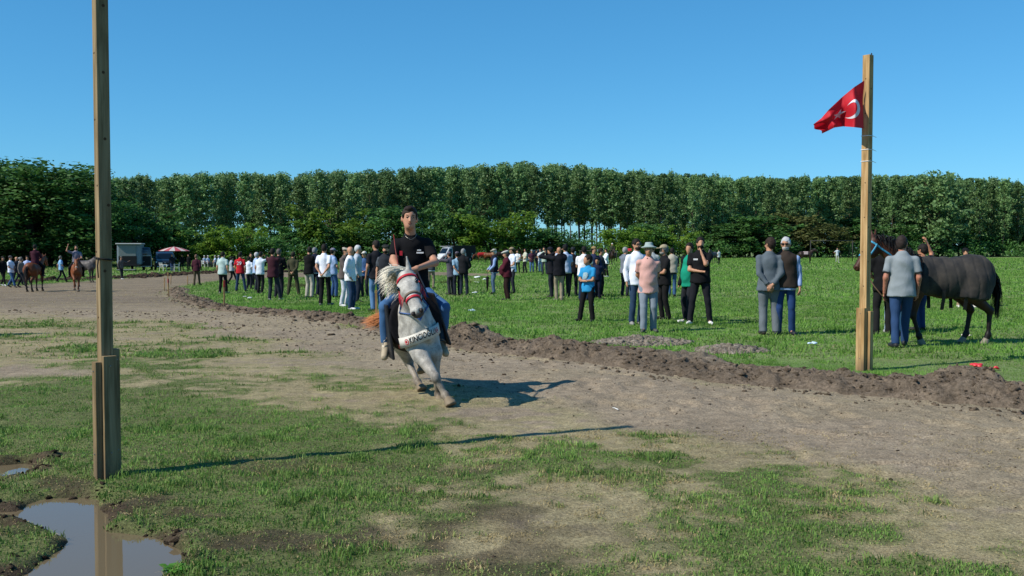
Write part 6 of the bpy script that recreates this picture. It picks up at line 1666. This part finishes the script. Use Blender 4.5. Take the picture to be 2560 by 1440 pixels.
def post(px, py, th, label, boards, extra=None, lean=(0, 0), sec=.10, mat=WOOD):
    g = G(px, py); r = empty('goal_post' if False else 'wooden_post', (g[0], g[1], h1(g[0], g[1]) - .02))
    place(r, RP, 1.0)
    sh = obj('shaft', box(0, 0, th / 2 - .15, sec, sec, th + .3, None, .004), mat, r)
    for (cx_, cy_, w, d, hh, lx) in boards:
        bd = obj('support_board', box(cx_, cy_, hh / 2 - .12, w, d, hh + .24, None, .003), mat, r)
        for zz2 in (hh * .92, hh * .22):
            fy = cy_ - d / 2 - .001 if lx == 'y' else cy_
            fx = cx_ - w / 2 - .001 if lx == 'x' else cx_
            obj('nail', box(fx, fy, zz2, .010, .010, .010, None, .003), NAIL, bd)
    for kz in np.linspace(1.1, th - .3, 7):
        obj('knot', tube([(-sec / 2 + .004, ky := rng.uniform(-.025, .025), kz), (-sec / 2 - .001, ky, kz + .002)], [.011, .009], 8), KNOT, sh)
        obj('knot', tube([(kx2 := rng.uniform(-.025, .025), -sec / 2 + .004, kz + .31), (kx2, -sec / 2 - .001, kz + .31)], [.013, .010], 8), KNOT, sh)
    if extra: extra(r, sec, th)
    return tag(r, label, 'post', 'timber finish posts')
def rope(r, sec, th):
    z = 1.53 - (638 - 625) / FPX * 6.8
    h = sec / 2 + .006
    obj('rope', tube([(-h, -h, z), (h, -h, z - .012), (h, h, z), (-h, h, z + .005), (-h, -h, z)], [.006] * 5, 6), plain('dark_rope', '#1c1a18', .8), r, True)
    obj('rope_end', tube([(-h - .004, -h, z), (-h - .012, -h - .004, z - .05), (-h - .006, -h, z - .13)], [.005, .005, .004], 5), plain('dark_rope', '#1c1a18', .8), r, True)
post(268, 1188, 4.05, 'tall timber post at the left with three short boards nailed round its foot',
     [(0.004, -.0635, .088, .042, .84, 'y'), (-.0625, -.012, .040, .075, .80, 'x'), (.0630, .003, .040, .085, .88, 'y')], rope, sec=.082, mat=WOODD)
def ties(r, sec, th):
    D = 12.8; m = plain('white_plastic_tie', '#d8d8d4', .4)
    for py_ in (342, 376, 405):
        z = HC + (625 - py_) / FPX * D + .03; h = sec / 2 + .004
        obj('cable_tie', tube([(-h, -h, z), (h, -h, z), (h, h, z), (-h, h, z), (-h, -h, z)], [.005] * 5, 5), m, r)
        obj('tie_tail', tube([(h, -h, z), (h + .06, -h - .01, z - .015)], [.004, .003], 5), m, r)
post(2160, 924, 4.02, 'timber flag post at the right with two short boards at its foot', [(-.0715, .008, .045, .115, .82, 'x'), (.012, -.0715, .075, .045, .78, 'y')], ties, sec=.097)

# flag
FD = 12.75
top = [W(2161, 201, FD), W(2135, 218, FD - .05), W(2105, 243, FD + .04), W(2072, 274, FD - .06), W(2053, 296, FD + .02), W(2033, 311, FD - .04)]
bot = [W(2159, 321, FD - .03), W(2135, 318, FD - .16), W(2108, 316, FD + .10), W(2086, 319, FD - .08), W(2070, 327, FD + .05), W(2055, 334, FD + .02)]
tu = np.linspace(0, 1, 6)
o_ = W(2160, 320, FD)
def flagpt(uu, vv, off=0.0):
    t = np.array([np.interp(uu, tu, [p[i] for p in top]) for i in range(3)]); b_ = np.array([np.interp(uu, tu, [p[i] for p in bot]) for i in range(3)])
    p = t * (1 - vv) + b_ * vv
    fold = .055 * math.sin(vv * 7.5 + uu * 5.0) * (0.25 + uu) * math.sin(math.pi * min(1, max(0, vv))) + .05 * math.sin(uu * 14 + vv * 3) * math.sin(math.pi * vv)
    return p + np.array([0, fold + off, 0]) - o_
NUF, NVF = 44, 30
fv = [flagpt(i / (NUF - 1), j / (NVF - 1)) for i in range(NUF) for j in range(NVF)]
ff = [(i * NVF + j, i * NVF + j + 1, (i + 1) * NVF + j + 1, (i + 1) * NVF + j) for i in range(NUF - 1) for j in range(NVF - 1)]
mf, nt, b = newmat('red_flag_cloth'); b.inputs['Base Color'].default_value = (*H3('#cc1a2c'), 1); b.inputs['Roughness'].default_value = .7
tr = nt.nodes.new('ShaderNodeBsdfTranslucent'); tr.inputs['Color'].default_value = (*H3('#cc1a2c'), 1); msx = nt.nodes.new('ShaderNodeMixShader'); msx.inputs[0].default_value = .3
nt.links.new(b.outputs[0], msx.inputs[1]); nt.links.new(tr.outputs[0], msx.inputs[2]); nt.links.new(msx.outputs[0], nt.nodes['Material Output'].inputs['Surface'])
fl = empty('flag', o_)
clo = obj('cloth', (fv, ff), mf, fl, True)
def emblem(pts2, faces, nm):
    for off in (-.006, .006):
        obj(nm, ([flagpt(*p, off) for p in pts2], faces), plain('flag_white', '#cfd0da', .7), clo, True)
cu_, cv_, ro_, ri_, ax_ = .235, .54, .24, .19, .050
cres, cf = [], []
for k in range(25):
    t = math.radians(42) + (2 * math.pi - 2 * math.radians(42)) * k / 24
    # outer circle (hoist side) and the inner circle shifted to the fly
    po = (cu_ + ro_ * .62 * math.cos(t), cv_ + ro_ * math.sin(t))
    t2 = math.atan2(ro_ * math.sin(t), ro_ * math.cos(t) - ax_ * 1.6)
    pi_ = (cu_ + ax_ + ri_ * .62 * math.cos(t2), cv_ + ri_ * math.sin(t2))
    for q in range(3):
        w2 = q / 2; cres.append((max(.005, po[0] * (1 - w2) + pi_[0] * w2), po[1] * (1 - w2) + pi_[1] * w2))
for k in range(24):
    for q in range(2): cf.append((k * 3 + q, k * 3 + q + 1, (k + 1) * 3 + q + 1, (k + 1) * 3 + q))
emblem(cres, cf, 'crescent')
sp_ = [(.46, .52)] + [(.46 + (.115 if k % 2 == 0 else .046) * math.cos(math.pi + k * math.pi / 5), .52 + (.17 if k % 2 == 0 else .068) * math.sin(math.pi + k * math.pi / 5)) for k in range(10)]
emblem(sp_, [(0, k + 1, (k + 1) % 10 + 1) for k in range(10)], 'star')
tag(fl, 'red flag with white crescent and star blowing left from the post', 'flag')

# ------------------------------------------------------------------ stakes, litter, weeds
STK = [(561, 775, 702, True, 'red-topped stake on the earth bank before the mint T-shirt man'), (941, 806, 726, False, 'pale stake on the earth bank left of the rider'),
       (411, 727, 694, False, 'leftmost short stake at the track bend'), (420, 716, 681, False, 'tall stake at the track bend'), (422, 742, 697, True, 'nearest stake at the track bend with red paint'),
       (427, 712, 688, False, 'thin stake right of the tall one at the bend'), (469, 714, 690, False, 'short stake beside the maroon walker')]
for x, yb, yt, red, lab in STK:
    g = G(x, yb); Hh = (yb - yt) / FPX * g[1]
    r = empty('wooden_stake', (g[0], g[1], h1(g[0], g[1])), rng.uniform(0, 1.5)); r.rotation_euler.x = rng.uniform(-.05, .05)
    obj('shaft', box(0, 0, Hh / 2 - .1, .045, .03, Hh + .2, None, .003), WOOD, r)
    if red: obj('painted_tip', box(0, 0, Hh - .07, .049, .034, .17, None, .003), plain('red_paint', '#9c2f2c', .7), r)
    tag(r, lab, 'stake', 'marker stakes')
def crumple(x, y, sx, sz, hexc, label, name='plastic_scrap', cat='scrap', z=0.0):
    g = G(x, y); r_ = np.random.default_rng(int(x)); Q = Solid(.01)
    for k in range(6): Q.ell(r_.normal(0, 1, 3) * np.array([sx * .28, sx * .2, sz * .15]) + np.array([0, 0, sz * .4]), np.array([sx * .3, sx * .22, sz * .35]) * r_.uniform(.5, 1.1))
    V, F = Q.surface(max(sx / 14, .008), wrinkle=sx * .03, wscale=30 / max(sx, .1) * .3)
    o = mesh_np(name, V, F, plain('litter_' + hexc.lstrip('#'), hexc, .4, .5), None, False, (g[0], g[1], h1(g[0], g[1]) + z + .02)); tag(o, label, cat, 'litter on the grass')
crumple(1182, 779, .16, .07, '#a9c3cf', 'crushed clear plastic bottle on the grass right of the rider')
crumple(1196, 696, .42, .16, '#d8dcdc', 'white plastic bag lying on the far field')
crumple(1210, 699, .22, .1, '#d8dcdc', 'small white scrap beside the plastic bag')
crumple(1190, 735, .26, .07, '#c6d2d8', 'pale plastic scrap left of the stout man')
crumple(612, 745, .16, .08, '#c2c8cc', 'white paper scrap near the red-topped stake')
crumple(625, 748, .18, .09, '#b4bec4', 'crumpled pale packet near the red-topped stake')
crumple(2033, 863, .13, .05, '#b9cfe0', 'pale blue packet on the grass left of the flag post')
crumple(2413, 846, .11, .05, '#d2c9c4', 'white scrap under the rug-covered horse')
crumple(2444, 921, .16, .05, '#c8323a', 'red plastic scrap on the earth mound at the right', z=.0)
crumple(2483, 926, .12, .05, '#c8323a', 'smaller red plastic scrap right of the first one')
g = G(1539, 1022); tie = obj('cable_tie', tube([(-.02, .07, .008), (-.005, .02, .012), (.02, -.05, .008)], [.005, .005, .007], 5), plain('white_plastic_tie', '#d8d8d4', .4), None, True); tie.location = (g[0], g[1], h1(g[0], g[1])); tag(tie, 'white cable tie lying on the bare track', 'cable tie')
def weed(x, y, n, sz, label):
    g = G(x, y); r_ = np.random.default_rng(int(x)); root = empty('leafy_weed', (g[0], g[1], h1(g[0], g[1])))
    m = leaf_mat('weed_leaf_%d' % x, H3('#3f7a22'), H3('#6aa03a'), .35)
    for k in range(n):
        a_ = r_.uniform(0, 6.28); L = sz * r_.uniform(.6, 1.1); up = r_.uniform(.3, 1.1); d = np.array([math.cos(a_), math.sin(a_), 0]); s_ = np.array([-d[1], d[0], 0])
        p0 = d * .01 + r_.normal(0, sz * .25, 3) * np.array([1, 1, 0]); V = []; w_s = (.08, .26, .30, .16, .0)
        for q, w2 in enumerate(w_s):
            t = q / 4; c_ = p0 + d * L * t + np.array([0, 0, up * L * (t - .75 * t * t)]); V += [c_ - s_ * w2 * L, c_ + s_ * w2 * L]
        o = obj('leaf', (V, [(2 * q, 2 * q + 1, 2 * q + 3, 2 * q + 2) for q in range(4)]), m, root, True)
        set_col(o.data, 'Col', np.full((10, 3), r_.uniform(0, 1)))
    tag(root, label, 'plant')
weed(440, 1430, 60, .055, 'bright leafy weed at the bottom edge beside the puddle')
weed(1540, 1240, 0, .06, '') if False else None

# ------------------------------------------------------------------ vehicles, parasol, goals
DKB = plain('navy_paint', '#141a28', .3, .5, coat=.5); GLS = plain('dark_glass', '#0c1016', .08, .6); BLKP = plain('black_plastic', '#121212', .6); TYR = plain('tyre_rubber', '#151515', .85)
WHP = plain('white_paint', '#c8ccd0', .35, .5, coat=.3); RIM = plain('rim_metal', '#8f9296', .35, .5, .7); LAMP = plain('lamp_glass', '#c3c9d0', .12, .6)
def wheel(parent, x, y, r, w=.2):
    n = 18; V, F = [], []
    t_ = empty('wheel'); t_.parent = parent; t_.location = (x, y, r)
    for nm, ro2, ri2, ww, m in (('tyre', r, r * .62, w, TYR), ('rim', r * .62, .02, w * .8, RIM)):
        V, F = [], []
        for k in range(n):
            t = 2 * math.pi * k / n
            for (rr, xx) in ((ro2, -ww / 2), (ro2, ww / 2), (ri2, ww / 2), (ri2, -ww / 2)): V.append((xx, rr * math.cos(t), rr * math.sin(t)))
        for k in range(n):
            for q in range(4): F.append((k * 4 + q, k * 4 + (q + 1) % 4, ((k + 1) % n) * 4 + (q + 1) % 4, ((k + 1) % n) * 4 + q))
        obj(nm, (V, F), m, t_, True)
def loft(sections, name, mat, parent):
    """sections: list of (y, half width, z bottom, z top, crown half width) -> rounded car body"""
    V, F = [], []; n = 12
    for (y, hw, zb, zt, cw) in sections:
        zm = zb + (zt - zb) * .55
        prof = [(-hw * .94, zb), (-hw, zb + .12), (-hw, zm), (-cw - (hw - cw) * .25, zt - .10), (-cw, zt - .02), (-cw * .5, zt), (cw * .5, zt), (cw, zt - .02), (cw + (hw - cw) * .25, zt - .10), (hw, zm), (hw, zb + .12), (hw * .94, zb)]
        V += [(p[0], y, p[1]) for p in prof]
    for i in range(len(sections) - 1):
        for k in range(n): F.append((i * n + k, i * n + (k + 1) % n, (i + 1) * n + (k + 1) % n, (i + 1) * n + k))
    F += [tuple(range(n))[::-1], tuple((len(sections) - 1) * n + k for k in range(n))]
    return obj(name, (V, F), mat, parent, True)
# dark van, front towards us
g = G(394, 676); vn = empty('parked_van', (g[0], g[1] + 2, g[2]), heading(.35, -.94))
loft([(-2.3, .88, .35, 1.70, .72), (-2.1, .93, .30, 1.80, .78), (.3, .94, .28, 1.82, .78), (.9, .94, .28, 1.62, .74), (1.35, .94, .28, 1.12, .78), (2.1, .93, .28, 1.02, .78), (2.35, .85, .32, .90, .70)], 'body', DKB, vn)
def quad3(nm, pts, mat, par): return obj(nm, (pts, [(0, 1, 2, 3)]), mat, par)
quad3('windscreen', [(-.74, 1.40, 1.13), (.74, 1.40, 1.13), (.66, .93, 1.60), (-.66, .93, 1.60)], GLS, vn)
obj('bumper', box(0, 2.33, .42, 1.72, .18, .26, None, .05), BLKP, vn); obj('grille', box(0, 2.37, .70, .8, .05, .14, None, .02), BLKP, vn); obj('number_plate', box(0, 2.44, .50, .52, .02, .12, None, .005), WHP, vn)
obj('badge', box(0, 2.40, .76, .10, .02, .12, None, .02), RIM, vn)
for sx in (-1, 1):
    obj('headlight', box(sx * .70, 2.28, .80, .34, .12, .16, None, .04), LAMP, vn); obj('fog_lamp', box(sx * .66, 2.42, .38, .14, .03, .08, None, .02), LAMP, vn); obj('mirror', box(sx * 1.02, 1.1, 1.12, .16, .12, .2, None, .04), DKB, vn)
    quad3('side_window', [(sx * .95, .8, 1.15), (sx * .955, -2.0, 1.15), (sx * .86, -1.9, 1.62), (sx * .86, .55, 1.55)], GLS, vn)
    for yy in (1.55, -1.5): wheel(vn, sx * .86, yy, .33)
tag(vn, 'dark navy van parked facing us right of the horse trailer', 'van')
# pale horse trailer and the navy one beside it
TRL = plain('pale_trailer_paint', '#6d7a84', .4, .4, noise=.1, nscale=3); TRG = plain('grey_ramp', '#737a78', .6, .3)
g = G(308, 678); tl = empty('horse_trailer', (g[0], g[1] + 1.5, g[2]), heading(.25, -.95)); tl.scale = (1.25,) * 3
obj('body', merge([box(0, -1.2, 1.25, 1.75, 2.4, 1.6, None, .12)]), TRL, tl); obj('roof', box(0, -1.1, 2.06, 1.9, 2.7, .10, None, .05), plain('white_roof', '#a5a8a6', .5), tl)
obj('upper_door', box(.12, .05, 1.55, 1.25, .05, .85, None, .02), TRG, tl); obj('opening_shade', box(.10, .04, .78, 1.3, .06, .66, None, .01), BLKP, tl)  # near-black panel on the solid body stands in for the shaded interior
obj('ramp', box(.1, .95, .10, 1.3, 1.4, .06, None, .02), TRG, tl); obj('chassis', box(0, -1.2, .42, 1.6, 2.6, .10, None, .02), BLKP, tl)
for sx in (-1, 1): wheel(tl, sx * .92, -1.3, .30, .16); obj('mudguard', box(sx * .92, -1.3, .68, .22, .9, .05, None, .02), TRL, tl)
tag(tl, 'pale horse trailer with open ramp behind the tall left post', 'trailer')
g = G(346, 677); t2 = empty('horse_trailer', (g[0], g[1] + 1.2, g[2]), heading(.4, -.92)); t2.scale = (1.15,) * 3
loft([(-2.6, .62, .45, 1.75, .45), (-2.4, .72, .40, 1.92, .55), (-.1, .72, .40, 1.95, .55), (.05, .70, .42, 1.90, .52)], 'body', DKB, t2)
obj('rear_gate', merge([box(0, .12, .78, 1.30, .05, .85, None, .02)]), plain('gate_mesh', '#10141a', .7), t2)
obj('gate_frame', merge([box(-.66, .16, .80, .05, .05, .95), box(.66, .16, .80, .05, .05, .95), box(0, .16, 1.25, 1.37, .05, .05), box(0, .16, .36, 1.37, .05, .05)]), RIM, t2)
obj('lettering', box(-.22, .09, 1.66, .34, .02, .06, None, .005), plain('faint_sign', '#54708a', .5), t2)
for sx in (-1, 1): wheel(t2, sx * .78, -1.3, .30, .16)
tag(t2, 'navy horse trailer with barred rear gate between pale trailer and van', 'trailer')
# white truck
g = G(1138, 656); tk = empty('truck', (g[0], g[1] + 2, g[2]), heading(-.75, -.65))
loft([(1.3, .95, .45, 2.25, .82), (1.9, .97, .42, 2.20, .82), (2.5, .97, .42, 1.30, .85), (3.0, .92, .42, 1.15, .8), (3.15, .84, .5, 1.05, .7)], 'cab', WHP, tk)
quad3('windscreen', [(-.78, 2.53, 1.33), (.78, 2.53, 1.33), (.72, 1.98, 2.08), (-.72, 1.98, 2.08)], GLS, tk)
for sx in (-1, 1): quad3('side_window', [(sx * .985, 2.25, 1.35), (sx * .985, 1.45, 1.35), (sx * .90, 1.45, 2.0), (sx * .90, 1.9, 2.0)], GLS, tk)
obj('cargo_box', box(0, -.9, 1.55, 2.05, 4.2, 1.9, None, .04), plain('dark_tarpaulin', '#17181a', .8), tk); obj('roof_rack', merge([box(sx * .9, 1.6, 2.36, .05, 1.4, .05) for sx in (-1, 1)] + [box(0, 1.0 + .4 * k, 2.38, 1.8, .05, .04) for k in range(4)]), WHP, tk)
obj('chassis', box(0, 0, .5, 1.2, 5.6, .16), BLKP, tk); obj('bumper', box(0, 3.1, .55, 1.8, .16, .25, None, .05), WHP, tk)
for sx in (-1, 1):
    for yy in (2.3, -1.9): wheel(tk, sx * .88, yy, .38, .22)
    obj('headlight', box(sx * .68, 3.10, .86, .3, .08, .14, None, .03), LAMP, tk)
tag(tk, 'white truck with dark cargo box behind the field', 'truck')
# dark car in the distance
g = G(1343, 654); cr_ = empty('parked_car', (g[0], g[1] + 3, g[2]), heading(-1, -.2))
loft([(-2.1, .75, .40, .95, .6), (-1.9, .84, .30, 1.05, .66), (-1.2, .86, .28, 1.50, .62), (.3, .86, .28, 1.55, .62), (1.0, .86, .28, 1.05, .68), (1.9, .84, .30, .92, .66), (2.1, .74, .4, .82, .6)], 'body', plain('black_paint', '#101114', .3, .5), cr_)
for sx in (-1, 1):
    quad3('side_window', [(sx * .868, .55, 1.05), (sx * .868, -1.2, 1.05), (sx * .75, -1.05, 1.42), (sx * .75, .25, 1.42)], GLS, cr_)
    for yy in (1.3, -1.3): wheel(cr_, sx * .78, yy, .32)
tag(cr_, 'dark car parked behind the far middle group', 'car')
# maroon cart
g = G(1285, 655); ct = empty('cart', (g[0], g[1] + 4, g[2]), .3)
MAR = plain('maroon_paint', '#4a1f24', .5)
obj('bed', box(0, 0, .85, 2.6, 1.3, .35, None, .03), MAR, ct); obj('rail', merge([box(0, s_ * .62, 1.75, 2.6, .05, .05) for s_ in (-1, 1)] + [box(x_, s_ * .62, 1.35, .05, .05, .8) for s_ in (-1, 1) for x_ in (-1.25, -.4, .4, 1.25)]), MAR, ct)
for sx in (-1, 1):
    for yy in (-.8, .8):
        t_ = empty('axle'); t_.parent = ct; t_.rotation_euler.z = math.pi / 2; t_.location = (yy, sx * .7, 0); wheel(t_, 0, 0, .36, .14)
tag(ct, 'maroon railed cart behind the stout man', 'cart')
# striped parasol
g = G(432, 679); pz = empty('parasol', (g[0], g[1] + .4, g[2])); zt = HC + (625 - 617) / FPX * g[1] - g[2]; Rr = 38 / FPX * g[1]; n = 16
for k in range(n):
    V = []
    for q in range(5):
        t0, t1 = 2 * math.pi * k / n, 2 * math.pi * (k + 1) / n; rr = Rr * q / 4; z = zt - .38 * (q / 4) ** 1.5
        V += [(rr * math.cos(t0), rr * math.sin(t0), z), (rr * math.cos(t1), rr * math.sin(t1), z)]
    obj('canopy_panel', (V, [(2 * q, 2 * q + 1, 2 * q + 3, 2 * q + 2) for q in range(4)]), cloth('#a8505a') if k % 2 else cloth('#bdb3ae'), pz)
obj('pole', tube([(0, 0, 0), (0, 0, zt + .05)], [.02, .02], 8), plain('parasol_pole', '#9a9a98', .4, .5, .6), pz, True)
tag(pz, 'red and white striped parasol beside the dark van', 'parasol')
# far goals
for (xa, xb, yb, yt, lab) in ((2026, 2131, 655, 601, 'large dark goal frame in the far field left of the flag post'), (1450, 1541, 655, 626, 'low goal frame in the far field behind the boys')):
    A, Bp = G(xa, yb), G(xb, yb); Hh = HC + (625 - yt) / FPX * A[1]; r = empty('goal_frame', A); m = plain('dark_steel', '#2c2c2a', .6)
    wv = Bp - A
    obj('upright', tube([(0, 0, 0), (0, 0, Hh)], [.06, .06], 8), m, r, True); obj('upright', tube([wv, wv + np.array([0, 0, Hh])], [.06, .06], 8), m, r, True)
    obj('crossbar', tube([(0, 0, Hh - .05), tuple(wv + np.array([0, 0, Hh - .05]))], [.05, .05], 8), m, r, True)
    obj('stay', tube([(0, 0, Hh), (0.3, 1.2, 0)], [.03, .03], 6), m, r, True); obj('stay', tube([wv + np.array([0, 0, Hh]), wv + np.array([-.3, 1.2, 0])], [.03, .03], 6), m, r, True)
    tag(r, lab, 'goal')
